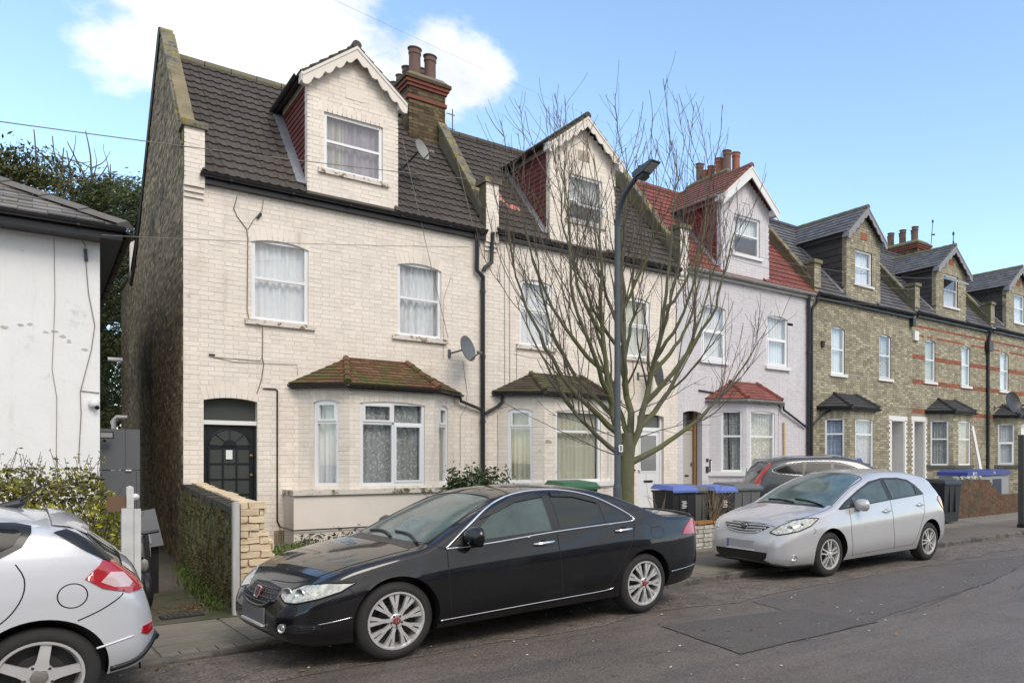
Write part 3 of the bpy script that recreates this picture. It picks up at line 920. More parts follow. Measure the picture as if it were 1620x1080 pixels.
    for s in (-1, 1):
        half_gutter(root, (cx + s * (hw + .04), yfr + .15, eL + .0), (cx + s * (hw + .04), ym + .25, eL + .0), .045, c.get('gut_mat', gutterblack))
    ap = MB(); ap.obox((x0 - .12, yf - .05, zb - .035), (x1 - x0 + .24, 0, 0), (0, .07, .07), (0, -.012, .012)); ap.build('flashing', lead, root)

def house(c):
    X0, X1 = c['x']; W = X1 - X0; G = 6.15 + c['h']; idx = c['idx']
    root = thing('terraced_house', c['label'], 'house', (X0, YF, 0), group='terraced houses along the street')
    w = Wall(root)
    mats = [c['mortar'], c['paint']] + list(c.get('more', []))
    ops = [tuple(o) for o in c['win']] + [tuple(o) for o in c['doors']]
    w.panel((0, YF, 0), X3, FN, [(X0, 0), (X1, 0), (X1, G), (X0, G)], ops, depth=.22, bandf=c.get('band'), proud=c.get('proud', .0030), single=c.get('single', True), mats=(0, 1))
    for o in ops: w.arch((0, YF, 0), X3, FN, o, mt=c.get('archm', 1))
    for i, o in enumerate(c['win']):
        window(root, (0, YF, 0), X3, FN, o[0], o[1], o[2], o[3], c.get('lights', SASH), rec=.09, curtain=c['cur'][i], sill=c['sill'])
    bay(root, w, c, (0, 1))
    dormer(root, w, c, (0, 1), G)
    # rear and inside of the shell
    w.back.box(X0 + .01, X1 - .01, 24.0, 24.2, 0, G + 1.0, 0)
    w.back.box(X1 - .12, X1 - .01, YF + .25, 24.0, 0, G, 0)
    if idx == 1:
        pass
    wo = w.finish('wall', mats, root)
    # main roof
    roof_y0, ridge_y = YF - .13, 17.4
    z0 = G + .06; rz = z0 + (ridge_y - roof_y0)
    b = MB()
    b.face([(X0, roof_y0 + .02, z0), (X1, roof_y0 + .02, z0), (X1, ridge_y, rz - .03), (X0, ridge_y, rz - .03)])
    b.face([(X1, ridge_y, rz - .03), (X1, 24.3, G - .0), (X0, 24.3, G - .0), (X0, ridge_y, rz - .03)])
    ro = b.build('roof', c['roof'], root)
    dd = c['dorm']; dx0, dx1 = dd['x']
    def skip(u, s):
        y = roof_y0 + s * .7071; x = xs + u; z = z0 + s * .7071
        cxd = (dx0 + dx1) / 2
        under = dd['ridge'] - (dd['ridge'] - dd['eave']) * abs(x - cxd) / ((dx1 - dx0) / 2 + .13)
        if abs(x - cxd) < (dx1 - dx0) / 2 - .10 and z < under - .25: return True
        return False
    xs, xe = X0 + .23, X1 - .0
    sl = (ridge_y - roof_y0) * 1.4142
    if c['roofkind'] == 'tile':
        slope_tiles(ro, (xs, roof_y0, z0 + .004), X3, (0, .7071, .7071), xe - xs, sl, c['roof'], skip, rolls=c.get('rolls', 2), alt=c.get('alt'))
    else:
        pcs = slate_facet((xs, roof_y0, z0), X3, (0, .7071, .7071), [(0, 0), (xe - xs, 0), (xe - xs, sl), (0, sl)], .28, .21, skip=skip)
        emit_pieces(pcs, 'roof_slate', c['roof'], ro, limit=300 if idx == 4 else 0, stuff='slates')
    rt = MB(); n = 11
    for i in range(n):
        xa, xb = xs + (xe - xs) * i / n, xs + (xe - xs) * (i + .97) / n
        rt.tube([(xa, ridge_y, rz - .01), (xb, ridge_y, rz - .008)], [.11, .105], 10)
    rt.build('ridge_tile', c.get('ridge_mat', c['roof']), root, smooth=True)
    # eaves
    f = MB(); f.box(X0 + .23, X1 - .0, YF - .10, YF - .06, G - .10, G + .05); f.box(X0 + .23, X1, YF - .06, YF - .006, G - .10, G - .08); f.build('fascia', c.get('fascia_mat', blackpaint), root)
    half_gutter(root, (X0 + .20, YF - .165, G + .045), (X1 - .02, YF - .165, G + .045), c.get('gut_r', .062), c.get('gut_mat', gutterblack))
    pw = .27
    parapet(root, X0 if idx > 1 else X0 + 0.0, X0 + pw, G, ridge_y, rz, c['pier'], c['foot'], c.get('pierpaint', c['paint']), c['mortar'])
    return root, wo, G

def door_panels(root, O, u0, u1, z0, z1, style, mat, rec=.12):
    """door leaf in its opening on the front wall"""
    y = O + rec
    d = MB(); d.box(u0 + .035, u1 - .035, y, y + .045, z0, z1)
    do = d.build('door', mat, root)
    fr = MB(); fr.box(u0 - .01, u0 + .034, y - .03, y + .06, z0, z1); fr.box(u1 - .034, u1 + .01, y - .03, y + .06, z0, z1)
    return do, fr, y

L_BAYC = [(0, .5, 0, .74, False), (.5, 1, 0, .74, True), (0, .5, .74, 1, True), (.5, 1, .74, 1, False)]
L_TOP = [(0, 1, 0, .74, False), (0, 1, .74, 1, True)]
L_2 = [(0, 1, 0, .58, False), (0, 1, .58, 1, False)]
L_3 = [(0, 1, 0, .70, False), (0, 1, .70, 1, False)]

# ------------------------------------------------------------------ house 1: cream, black door
h1 = dict(idx=1, x=(1.72, 6.71), h=0.0, mortar=M('cream_mortar', (.66, .59, .52), .8, var=.06, scale=6), paint=cream,
    label='cream painted brick end terrace house with a black fanlight door and brown tiled roof',
    win=[(2.656, 3.512, 3.98, 5.34, .07), (5.02, 5.844, 3.98, 5.36, .07)], doors=[(1.988, 2.738, .25, 2.66, .05)],
    cur=[net, net], sill=(sillpaint, .1, .085, .06),
    bay=(3.35, 4.0, 5.45, 6.1), bay_eave=2.95, bay_top=3.45, bay_t0=4.12, bay_t1=5.18, bay_win=(1.2, 2.68), bay_w=[(.28, .72), (.17, 1.29), (.22, .62)],
    bay_l=[L_TOP, L_BAYC, L_TOP], bay_cur=[net, netgrey, net], bay_mat=clay_tile, bay_lim=190, plinth=True, bay_tw=.16, bay_tg=.105,
    dorm=dict(x=(3.49, 5.02), eave=8.30, apex=8.92, ridge=9.03, win=(3.754, 4.748, 6.74, 7.75), cheek=maroon, rows=.105, cheek_w=3.0, roof=brown_tile, board=bargecream, over=.12,
              cur=[(purplecurt, 0, 1, 0, 1), (greencurt, .05, .42, 0, 1)], front=.14),
    roof=brown_tile, roofkind='tile', pier=6.88, foot=5.72, ridge_mat=mossy)
r1, w1, G1 = house(h1)
# the bare brick gable on the alley
gw = Wall(r1)
Yx = lambda y: 26.5 - y
gw.panel((1.722, 26.5, 0), (0, -1, 0), (-1, 0, 0), [(0, -.6), (Yx(14.585), -.6), (Yx(14.585), 6.86), (Yx(14.75), 6.95), (Yx(17.45), 9.62), (Yx(22.3), 6.2), (0, 6.3)], depth=.2, single=False, proud=.006, jit=.003)
go = gw.back.build('gable_wall', [darkmortar, darkbrick], r1)
gw.loose.build('brickwork', [darkmortar, darkbrick], go, kind='stuff')
vg = MB(); vg.tube([(1.72, 17.46, 9.66), (1.715, 22.3, 6.24), (1.70, 23.2, 5.9), (1.70, 23.3, 6.2), (1.71, 26.5, 6.32)], .05, 6); vg.build('verge_trim', blackpaint, r1)
fp = MB(); fp.tube([(1.74, 26.0, 4.35), (1.40, 26.0, 4.35)], .06, 10); fp.build('flue_pipe', upvc, r1, smooth=True)
wp = MB(); wp.tube([(1.72, 24.6, 2.75), (1.50, 24.6, 2.75), (1.45, 24.6, 2.68), (1.45, 24.6, .5)], .055, 10); wp.build('soil_pipe', upvc, r1, smooth=True)
ch1 = chimney(r1, 6.06, 6.86, 16.9, 18.6, 8.0, 10.17, [(6.27, 17.13, .62, .135, terracotta), (6.62, 17.15, .58, .135, terracotta), (6.62, 17.7, .5, .12, terracotta), (6.27, 17.55, .36, .125, terracotta), (6.27, 17.98, .34, .11, terracotta), (6.27, 18.38, .32, .11, terracotta)])
# black door with a sunburst of glazing bars
def sunburst_door():
    u0, u1, z0, z1 = 1.988, 2.738, .25, 2.22
    do, fr, y = door_panels(r1, YF, u0, u1, z0, z1, 0, blackpaint)
    fr.build('door_frame', blackpaint, r1)
    cx, hw = (u0 + u1) / 2, .29
    zr = 1.92
    g = MB()
    for i in range(3):
        for j in range(4):
            a = cx - hw + 2 * hw * i / 3; b0 = .85 + (zr - .1 - .85 + .1) * j / 4 + .0
            g.box(a + .014, a + 2 * hw / 3 - .014, y - .012, y - .001, .82 + 1.02 * j / 4 + .014, .82 + 1.02 * (j + 1) / 4 - .014)
    for i in range(4):
        a0, a1 = PI * i / 4 + .05, PI * (i + 1) / 4 - .05
        q = [(cx + hw * math.cos(a0 + (a1 - a0) * k / 5), 1.88 + hw * .95 * math.sin(a0 + (a1 - a0) * k / 5)) for k in range(6)]
        q += [(cx + .10 * math.cos(a1), 1.88 + .1 * math.sin(a1)), (cx + .10 * math.cos(a0), 1.88 + .1 * math.sin(a0))]
        g.prism(q, (0, y - .012, 0), X3, Z3, (0, .011, 0))
    g.build('door_glazing', doorglass, do)
    bars = MB()
    for i in range(4): bars.box(cx - hw + 2 * hw * i / 3 - .012, cx - hw + 2 * hw * i / 3 + .012, y - .024, y - .002, .80, 1.87)
    for j in range(5): bars.box(cx - hw - .012, cx + hw + .012, y - .022, y - .003, .82 + 1.02 * j / 4 - .012, .82 + 1.02 * j / 4 + .012)
    arc = [(cx + hw * math.cos(PI * k / 16), y - .013, 1.88 + hw * .95 * math.sin(PI * k / 16)) for k in range(17)]
    bars.tube(arc, .013, 6)
    for i in (1, 2, 3):
        a = PI * i / 4; bars.tube([(cx + .08 * math.cos(a), y - .013, 1.88 + .08 * math.sin(a)), (cx + hw * math.cos(a), y - .013, 1.88 + hw * .95 * math.sin(a))], .011, 6)
    bars.prism([(cx + .1 * math.cos(PI * k / 8), 1.88 + .1 * math.sin(PI * k / 8)) for k in range(9)], (0, y - .025, 0), X3, Z3, (0, .02, 0))
    bars.build('glazing_bar', blackpaint, do)
    k = MB()
    for z in (1.72, 1.40): k.lathe([(.0, .05), (.022, .048), (.026, .03), (.012, .02), (.012, 0)], (2.665, y, z), (0, -1, 0), 12)
    k.build('door_knob', brass, do, smooth=True)
    n = MB(); n.box(cx - .055, cx + .035, y - .031, y - .027, 1.66, 1.81); n.build('paper_notice', M('paper', (.75, .75, .73), .8), do)
    t = MB(); t.box(u0 - .01, u1 + .01, YF + .04, YF + .19, 2.222, 2.29); t.build('transom', whitepaint, r1)
    f = MB(); f.box(u0 - .01, u1 + .01, y + .03, y + .05, 2.29, 2.68); f.build('fanlight', doorglass, r1)
    s = MB(); s.box(u0 - .05, u1 + .05, YF - .25, YF + .1, .05, .245); s.build('door_step', cement, r1)
sunburst_door()
# cables clipped to the front
cb = MB(); yc = YF - .014
cb.tube([(2.44, yc - .05, 5.95), (2.40, yc, 5.75), (2.45, yc, 5.63), (2.585, yc, 5.45), (2.60, yc, 5.3), (2.59, yc, 4.1), (2.63, yc, 3.93), (2.79, yc - .08, 3.88), (2.815, yc, 3.80), (2.81, yc, 3.35), (2.83, yc, 3.25), (2.80, yc, 3.0), (2.73, yc, 2.75)], .0075, 6)
cb.tube([(2.82, yc - .05, 5.98), (2.80, yc, 5.80), (2.68, yc, 5.62), (2.60, yc, 5.45)], .0055, 6)
cb.tube([(2.06, yc, 3.36), (2.13, yc, 3.30), (2.78, yc, 3.30), (2.81, yc, 3.38)], .005, 6)
cb.tube([(2.06, yc, 3.31), (2.4, yc, 3.25), (3.33, yc, 3.28), (3.34, yc, 3.1)], .004, 6)
cb.tube([(6.03, yc, 5.2), (5.88, yc, 4.75), (5.88, yc, 3.6)], .003, 6)
cb.tube([(6.27, yc, 3.6), (6.36, yc, 3.0), (6.34, yc, 2.7), (6.22, yc, 2.5), (6.22, yc, 1.5)], .0035, 6)
cb.build('wall_cable', cable, r1, smooth=True)
cc_ = MB(); cc_.tube([(2.74, yc - .01, 5.66), (2.79, yc - .01, 5.75)], .02, 8); cc_.tube([(2.06, yc, 3.34), (2.14, yc, 3.34)], .016, 8); cc_.build('cable_joint', blackpaint, r1, smooth=True)
hp_ = MB(); hp_.tube([(2.82, YF - .02, 2.84), (3.01, YF - .02, 2.84), (3.03, YF - .02, 2.82), (3.03, YF - .02, .62), (3.07, YF - .02, .52), (3.12, YB - .1, .5), (5.9, YB - .1, .5)], .012, 8); hp_.build('service_pipe', blackpaint, r1, smooth=True)
av = MB()
for i in range(7): av.box(2.985 + i * .035, 2.992 + i * .035, YF - .03, YF - .004, .25, .46)
for i in range(6): av.box(2.985, 3.2, YF - .028, YF - .006, .25 + i * .04, .258 + i * .04)
av.build('air_brick', M('buff_air_brick', (.36, .29, .18), .9), r1)
downpipe(r1, [(6.53, YF - .15, 6.15), (6.53, YF - .10, 5.98), (6.53, YF - .08, 5.42), (6.66, YF - .08, 5.30), (6.665, YF - .06, 5.2), (6.665, YF - .06, .9)], .045)
downpipe(r1, [(6.84, YF - .15, 6.22), (6.84, YF - .10, 6.05), (6.84, YF - .08, 5.62), (6.70, YF - .08, 5.5), (6.67, YF - .07, 5.42)], .040)
downpipe(r1, [(6.16, YF - .12, 2.92), (6.2, YF - .10, 2.80), (6.62, YF - .08, 2.66)], .032)
am = MB()
am.tube([(7.0, 16.82, 9.55), (7.0, 16.82, 9.0)], .012, 6); am.tube([(6.86, 16.82, 9.42), (7.05, 16.82, 9.42)], .01, 6); am.tube([(6.86, 16.82, 9.1), (7.05, 16.82, 9.1)], .01, 6)
am.build('aerial_bracket', M('grey_steel', (.14, .13, .13), .5, metal=.5), r1)

# ------------------------------------------------------------------ house 2: cream, mirrored
h2 = dict(idx=2, x=(6.71, 11.69), h=.07, mortar=h1['mortar'], paint=cream,
    label='cream painted brick terrace house behind the bare street tree, with a white glazed door',
    win=[(7.495, 8.247, 4.05, 5.44, .07), (10.02, 10.85, 4.05, 5.44, .07)], doors=[(10.485, 11.267, .45, 2.74, .05)],
    cur=[net, blindcurt], sill=(sillpaint, .08, .085, .06), lights=[(0, 1, 0, .52, False), (0, 1, .52, 1, True)],
    bay=(7.03, 7.72, 9.17, 9.85), bay_eave=3.03, bay_top=3.46, bay_t0=7.75, bay_t1=8.95, bay_win=(1.2, 2.70), bay_w=[(.19, .70), (.25, 1.35), (.22, .62)],
    bay_l=[L_TOP, L_3, L_TOP], bay_cur=[blindcurt, blindcurt, blindcurt], bay_mat=clay_tile2, bay_lim=100, bay_sill=whitepaint, bay_tw=.17, bay_tg=.1,
    dorm=dict(x=(8.19, 9.86), eave=8.40, apex=9.0, ridge=9.2, win=(8.65, 9.51, 6.9, 7.9), cheek=maroon, rows=.105, cheek_w=3.0, roof=brown_tile, over=.12, cur=[(netgrey, 0, 1, 0, 1)],
              lights=[(0, 1, 0, .45, False), (0, 1, .45, 1, False)], plaque=rubble, sill=(sillpaint, .1, .08, .05)),
    roof=brown_tile, roofkind='tile', pier=7.2, foot=5.78, alt=({(1, 5), (1, 6), (2, 4)}, pinktile))
r2, w2, G2 = house(h2)
# awning light of the dormer standing open
aw = MB(); ax0, ax1, az0 = 8.70, 9.46, 7.36
aw.obox((ax0, YF - .06, az0), (ax1 - ax0, 0, 0), (0, -.30, -.22), (0, .01, -.03)); awo = aw.build('open_sash', upvc, r2)
awg = MB(); awg.obox((ax0 + .05, YF - .10, az0 - .02), (ax1 - ax0 - .1, 0, 0), (0, -.22, -.161), (0, -.004, .01)); awg.build('pane', pane_grey, awo)
def glazed_door(root, u0, u1, z0, ztr, z1):
    y = YF + .1
    d = MB(); d.box(u0 + .06, u1 - .06, y, y + .05, z0, ztr - .06); do = d.build('door', whitedoor, root)
    f = MB(); f.box(u0, u0 + .058, y - .02, y + .06, z0, z1); f.box(u1 - .058, u1, y - .02, y + .06, z0, z1); f.box(u0 + .058, u1 - .058, y - .018, y + .06, ztr - .058, ztr + .03); f.build('door_frame', upvc, root)
    g = MB(); g.box(u0 + .16, u1 - .16, y - .006, y - .001, z0 + .95, ztr - .16); g.build('door_pane', pane_grey, do)
    m = MB()
    for a in (u0 + .13, u1 - .16): m.box(a, a + .03, y - .014, y - .001, z0 + .92, ztr - .13)
    for b in (z0 + .92, ztr - .16): m.box(u0 + .13, u1 - .13, y - .012, y - .002, b, b + .03)
    m.build('door_bead', upvc, do)
    l = MB(); l.box(u0 + .26, u0 + .52, y - .012, y - .001, z0 + .68, z0 + .73); l.build('letter_slot', blackpaint, do)
    k = MB(); k.lathe([(0, .06), (.03, .055), (.03, .03), (.015, .02), (.015, 0)], (u0 + .12, y, z0 + .98), (0, -1, 0), 10); k.build('door_knob', cleansill, do, smooth=True)
    p = MB(); p.box(u0 + .05, u1 - .05, y + .03, y + .05, ztr + .03, z1 + .02); p.build('fanlight', doorglass, root)
glazed_door(r2, 10.485, 11.267, .45, 2.40, 2.74)
e2 = MB(); e2.box(10.26, 10.38, YF - .04, YF - .003, 1.35, 1.62); e2.build('entry_panel', M('steel_panel', (.35, .35, .36), .4, metal=.6), r2)
cb = MB()
for xx, za, zb in ((7.15, 6.0, 1.35), (7.26, 5.95, 1.5), (7.42, 4.0, 1.5), (7.0, 2.6, 1.2)):
    cb.tube([(xx, yc, za), (xx + .01, yc, (za + zb) / 2), (xx, yc, zb)], .0045, 6)
cb.tube([(7.42, yc, 3.2), (7.46, yc, 2.7), (7.40, yc, 2.2), (7.43, yc, 1.9), (7.44, yc, 1.6)], .009, 6)
cb.tube([(7.10, yc, 1.25), (7.10, yc, 1.5), (7.2, yc, 1.58), (7.27, yc, 1.45)], .012, 6)
cb.tube([(10.35, yc, 4.0), (10.4, yc, 3.2), (10.1, yc, 2.7)], .007, 6)
cb.build('wall_cable', cable, r2, smooth=True)
downpipe(r2, [(7.05, YF - .12, 3.0), (7.05, YF - .10, 2.82), (6.98, YF - .08, 2.74), (6.70, YF - .08, 2.58)], .034)
vt = MB(); vt.box(7.15, 7.36, YF - .012, YF - .003, 2.33, 2.47); vt.build('vent_cover', M('cream_vent', (.52, .46, .28), .8), r2)
sp_ = MB()
for x, z, s in ((7.80, 2.02, .075), (8.02, 1.42, .03), (7.02, 1.34, .06), (7.66, 1.85, .03)):
    yb_ = YB if 7.72 < x < 9.17 else YF - (x - 7.03) / .69 * .63 if x > 7.03 else YF
    q = [(x + s * math.cos(2 * PI * k / 8) * rnd.uniform(.6, 1.3), z + s * .7 * math.sin(2 * PI * k / 8) * rnd.uniform(.5, 1.2)) for k in range(8)]
    sp_.prism(q, (0, yb_ - .0065, 0), X3, Z3, (0, .004, 0))
sp_.build('bare_patch', rubble, r2)

# ------------------------------------------------------------------ house 3: pale lilac, red tiles
h3 = dict(idx=3, x=(11.69, 16.6), h=.2, mortar=M('lilac_mortar', (.57, .535, .55), .8, var=.03), paint=lilac, proud=.0025, single=False,
    label='pale lilac painted terrace house with a bright red tiled roof and red bay roof',
    win=[(12.465, 13.279, 4.19, 5.58, .06), (14.783, 15.606, 4.22, 5.60, .06)], doors=[(11.86, 12.48, .4, 2.88, .06)],
    cur=[net, net], sill=(cleansill, .07, .09, .08), lights=SASH_O,
    bay=(12.72, 13.42, 14.55, 15.25), bay_eave=3.2, bay_top=3.68, bay_t0=13.42, bay_t1=14.38, bay_win=(1.36, 2.92), bay_w=[(.30, .84), (.12, 1.02), (.2, .7)],
    bay_l=[L_2, L_2, L_2], bay_cur=[netgrey, netgrey, netgrey], bay_mat=red_tile, bay_tw=.22, bay_tg=.16, bay_sill=cleansill, fascia_mat=guttergrey,
    dorm=dict(x=(13.10, 14.85), eave=8.42, apex=9.1, ridge=9.36, win=(13.55, 14.5, 7.05, 8.07), cheek=maroon_tile, rows=.2, cheek_w=.2, cheek_name='hung_tile', roof=old_red_tile, board=cleansill, scallop=False, bw=.26, over=.17,
              cur=[(net, 0, 1, .5, 1)], sill=(cleansill, .08, .08, .06), front=.22),
    roof=red_tile, roofkind='tile', pier=7.3, foot=5.9, gut_mat=guttergrey, gut_r=.07, pierpaint=cream)
h3['bay_glass'] = None
r3, w3, G3 = house(h3)
gm = h3['gut_mat']
# recessed porch
pb = MB(); y0, y1 = YF + .02, YF + .9
u0, u1, z0, z1 = 11.86, 12.48, .4, 2.9
pb.face([(u0, YF + .2, z0), (u0, y1, z0), (u0, y1, z1), (u0, YF + .2, z1)]); pb.face([(u1, YF + .2, z0), (u1, y1, z0), (u1, y1, z1), (u1, YF + .2, z1)])
pb.face([(u0, YF + .2, z1), (u1, YF + .2, z1), (u1, y1, z1), (u0, y1, z1)]); pb.face([(u0, YF - .1, z0), (u1, YF - .1, z0), (u1, y1, z0), (u0, y1, z0)])
pb.build('porch', lilac, r3)
dd = MB(); dd.box(u0 - .02, u1 + .02, YF + .30, YF + .35, z0, 2.42); do = dd.build('door', greydoor, r3)
tt = MB(); tt.box(u0 - .02, u1 + .02, YF + .27, YF + .36, 2.422, 2.5); tt.build('transom', oak, r3)
tf = MB(); tf.box(u0 - .02, u1 + .02, YF + .31, YF + .33, 2.5, 2.92); tf.build('fanlight', doorglass, r3)
oj = MB(); oj.box(u1 - .07, u1 - .003, YF + .22, YF + .30, z0, 2.9); oj.build('door_post', oak, r3)
kn = MB(); kn.box(u0 + .3, u0 + .42, YF + .285, YF + .299, 1.25, 1.29); kn.box(u1 - .13, u1 - .10, YF + .285, YF + .299, 1.5, 1.6); kn.build('letter_slot', blackpaint, do)
ep = MB(); ep.box(12.72, 12.84, YF - .04, YF - .003, 1.30, 1.68); ep.box(12.60, 12.68, YF - .03, YF - .003, 1.35, 1.5); ep.box(12.61, 12.67, YF - .03, YF - .003, 1.62, 1.7); ep.build('entry_panel', blackpaint, r3)
e3 = MB(); e3.box(12.735, 12.825, YF - .044, YF - .041, 1.33, 1.65); e3.build('entry_label', cleansill, r3)
pp = MB(); pp.tube([(12.35, YF - .03, 3.40), (12.95, YF - .03, 3.36), (13.08, YF - .05, 3.18), (13.18, YF - .2, 2.9), (13.18, YF - .25, 1.4)], .02, 8); pp.build('service_pipe', blackpaint, r3, smooth=True)
wp_ = MB(); wp_.tube([(15.42, YF - .04, 2.7), (15.44, YF - .04, 1.5)], .03, 8); wp_.build('timber_batten', M('pale_batten', (.55, .43, .22), .8), r3)
downpipe(r3, [(16.40, YF - .15, 6.38), (16.40, YF - .08, 6.2), (16.40, YF - .06, 1.0)], .05)
downpipe(r3, [(15.32, YF - .12, 3.2), (15.34, YF - .1, 3.05), (16.3, YF - .07, 2.6)], .032)
ch3 = chimney(r3, 15.45, 16.25, 16.9, 18.6, 8.2, 10.42, [(15.65, 17.12, .62, .13, terracotta), (16.02, 17.12, .66, .13, redpot), (15.68, 17.5, .5, .14, redpot), (15.66, 17.85, .36, .12, redpot), (15.66, 18.12, .3, .12, redpot), (15.66, 18.42, .6, .12, terracotta)])

# ------------------------------------------------------------------ houses 4, 5, 6: yellow stock brick, slates
def stock_house(idx, x, h, label, win, doors, cur, bayd, dorm, band=None, more=()):
    c = dict(idx=idx, x=x, h=h, mortar=stock_mortar, paint=stock, label=label, win=win, doors=doors, cur=cur, sill=(cleansill, .09, .09, .06), single=False, proud=.006,
             fascia_mat=blackpaint, roof=slate, roofkind='slate', band=band, more=more, pier=7.05 + h, foot=6.1 + h, ridge_mat=darkslate, bay_mat=darkslate, bay_tw=.25, bay_tg=.16, bay_sill=M('dark_bay_sill', (.10, .10, .08), .8))
    c.update(bayd); c['dorm'] = dorm
    c['dorm'].update(roof=slate, board=M('grey_bargeboard', (.27, .27, .29), .7, var=.15), sill=(cleansill, .08, .07, .05), ridge_mat=mossy)
    return house(c)
b4 = dict(bay=(16.95, 17.55, 18.75, 19.35), bay_eave=3.2, bay_top=3.62, bay_t0=17.6, bay_t1=18.6, bay_win=(1.35, 2.88), bay_w=[(.16, .72), (.25, 1.1), (.2, .62)], bay_l=[L_3, L_3, L_3], bay_cur=[bluecurt, bluecurt, bluecurt])
r4, w4, G4 = stock_house(4, (16.6, 21.59), .25, 'yellow stock brick terrace house beside the lilac one, with a large dark slate dormer',
    [(17.475, 18.1, 4.22, 5.62, .07), (19.803, 20.42, 4.25, 5.64, .07)], [(20.45, 21.15, .4, 2.95, .0)], [net, netgrey], b4,
    dict(x=(18.15, 19.83), eave=8.5, apex=9.15, ridge=9.4, win=(18.57, 19.40, 7.03, 8.07), cheek=darkslate, rows=.2, cheek_w=.55, cheek_name='hung_slate', cur=[(net, 0, 1, 0, 1)], plaque=redbrick))
bf = lambda z, m: 2 if any(a <= z <= b for a, b in ((6.06, 6.14), (5.80, 5.88), (5.0, 5.15), (4.22, 4.32), (3.26, 3.34))) else m
b5 = dict(bay=(22.45, 23.05, 24.25, 24.95), bay_eave=3.32, bay_top=3.75, bay_t0=23.1, bay_t1=24.1, bay_win=(1.5, 3.02), bay_w=[(.12, .72), (.33, 1.1), (.2, .66)], bay_l=[L_2, L_2, L_2], bay_cur=[netgrey, netgrey, netgrey])
r5, w5, G5 = stock_house(5, (21.59, 26.47), .35, 'yellow stock brick terrace house with red brick bands and an open dormer window',
    [(22.323, 22.95, 4.33, 5.74, .07), (24.623, 25.2, 4.33, 5.75, .07)], [(21.70, 22.3, .4, 3.0, .05)], [greencurt, net], b5,
    dict(x=(22.97, 24.9), eave=8.28, apex=8.9, ridge=9.15, win=(23.44, 24.35, 7.02, 8.13), cheek=darkslate, rows=.16, cheek_w=.3, cheek_name='hung_slate', cur=[(net, 0, 1, 0, .5)], plaque=redbrick), band=bf, more=(redbrick,))
b6 = dict(bay=(26.95, 27.5, 28.7, 29.3), bay_eave=3.35, bay_top=3.75, bay_t0=27.5, bay_t1=28.6, bay_win=(1.5, 3.05), bay_w=[(.12, .72), (.25, 1.1), (.2, .66)], bay_l=[SASH_O, L_2, L_2], bay_cur=[net, net, net])
r6, w6, G6 = stock_house(6, (26.47, 31.4), .4, 'last yellow stock brick terrace house in view, at the right edge, with red bands',
    [(27.355, 28.0, 4.33, 5.78, .07), (29.6, 30.2, 4.33, 5.78, .07)], [(30.3, 31.0, .4, 3.0, .05)], [net, net], b6,
    dict(x=(27.8, 29.7), eave=8.35, apex=9.0, ridge=9.22, win=(28.4, 29.25, 7.05, 8.15), cheek=darkslate, rows=.16, cheek_w=.3, cheek_name='hung_slate', cur=[(net, 0, 1, 0, 1)], plaque=redbrick), band=bf, more=(redbrick,))
ch5 = chimney(r5, 25.35, 26.15, 16.9, 18.6, 8.3, 10.2, [(25.55 + .35 * (i % 2), 17.12 + .28 * i, .55, .13, terracotta) for i in range(6)])
# white surround and grey door of house 4, with toothed edges
def white_porch(root, u0, u1, z0, z1, key, oth):
    b = MB(); y1 = YF + .6
    for u, s in ((u0, 1), (u1, -1)):
        b.obox((u, YF + .005, z0), (s * .03, 0, 0), (0, .6, 0), (0, 0, z1 - z0))
    b.box(u0, u1, YF + .005, y1, z1 - .03, z1)
    b.box(u0 - .16, u1 + .16, YF - .012, YF - .006, z1 - .02, z1 + .14)
    for k in range(34):
        z = z0 + k * .075
        if z > z1 - .03: break
        e = .15 if k % 2 else .09
        b.box(u0 - e, u0 + .002, YF - .012, YF - .006, z, z + .075); b.box(u1 - .002, u1 + e, YF - .012, YF - .006, z, z + .075)
    b.build('porch_surround', whitepaint, root)
    d = MB(); d.box(u0, u1, y1, y1 + .05, z0, z1); do = d.build('door', greydoor, root)
    k = MB(); k.box(u0 + .1, u0 + .2, y1 - .04, y1 - .002, 2.5, 2.62); k.box(u1 - .2, u1 - .1, y1 - .03, y1 - .002, 1.5, 1.75); k.build('door_fitting', blackpaint, do)
white_porch(r4, 20.45, 21.15, .4, 2.95, 0, 0)
white_porch(r5, 21.70, 22.3, .4, 2.98, 0, 0)
os_ = MB(); os_.obox((23.5, YF - .07, 8.02), (.8, 0, 0), (0, -.42, -.22), (0, .02, -.03)); oso = os_.build('open_sash', upvc, r5)
og = MB(); og.obox((23.56, YF - .11, 8.0), (.68, 0, 0), (0, -.32, -.168), (0, -.004, .012)); og.build('pane', pane_grey, oso)
fin = MB(); fin.lathe([(.03, 0), (.03, .1), (.015, .12), (.015, .3), (.04, .34), (.04, .4), (0, .44)], (23.93, YF - .1, 9.2), (0, 0, 1), 8); fin.build('finial', darkslate, r5)
downpipe(r4, [(16.72, YF - .15, 6.4), (16.72, YF - .08, 6.15), (16.55, YF - .08, 6.0), (16.54, YF - .06, 5.8), (16.54, YF - .06, .9)], .045)
downpipe(r4, [(17.2, YF - .3, 3.15), (17.0, YF - .1, 3.0), (16.6, YF - .07, 2.7)], .032)
downpipe(r5, [(26.4, YF - .15, 6.45), (26.4, YF - .08, 6.2), (26.36, YF - .07, 5.8), (26.36, YF - .06, 1.0)], .06)
hh_ = MB(); hh_.box(26.22, 26.52, YF - .2, YF - .02, 5.7, 6.05); hh_.build('rainwater_hopper', gutterblack, r5)
hh_ = MB(); hh_.box(21.42, 21.58, YF - .16, YF - .02, 6.05, 6.32); hh_.build('rainwater_hopper', gutterblack, r4)
ab = MB(); ab.box(21.62, 21.86, YF - .09, YF - .006, 5.62, 5.92); ab.build('alarm_box', whitepaint, r5)
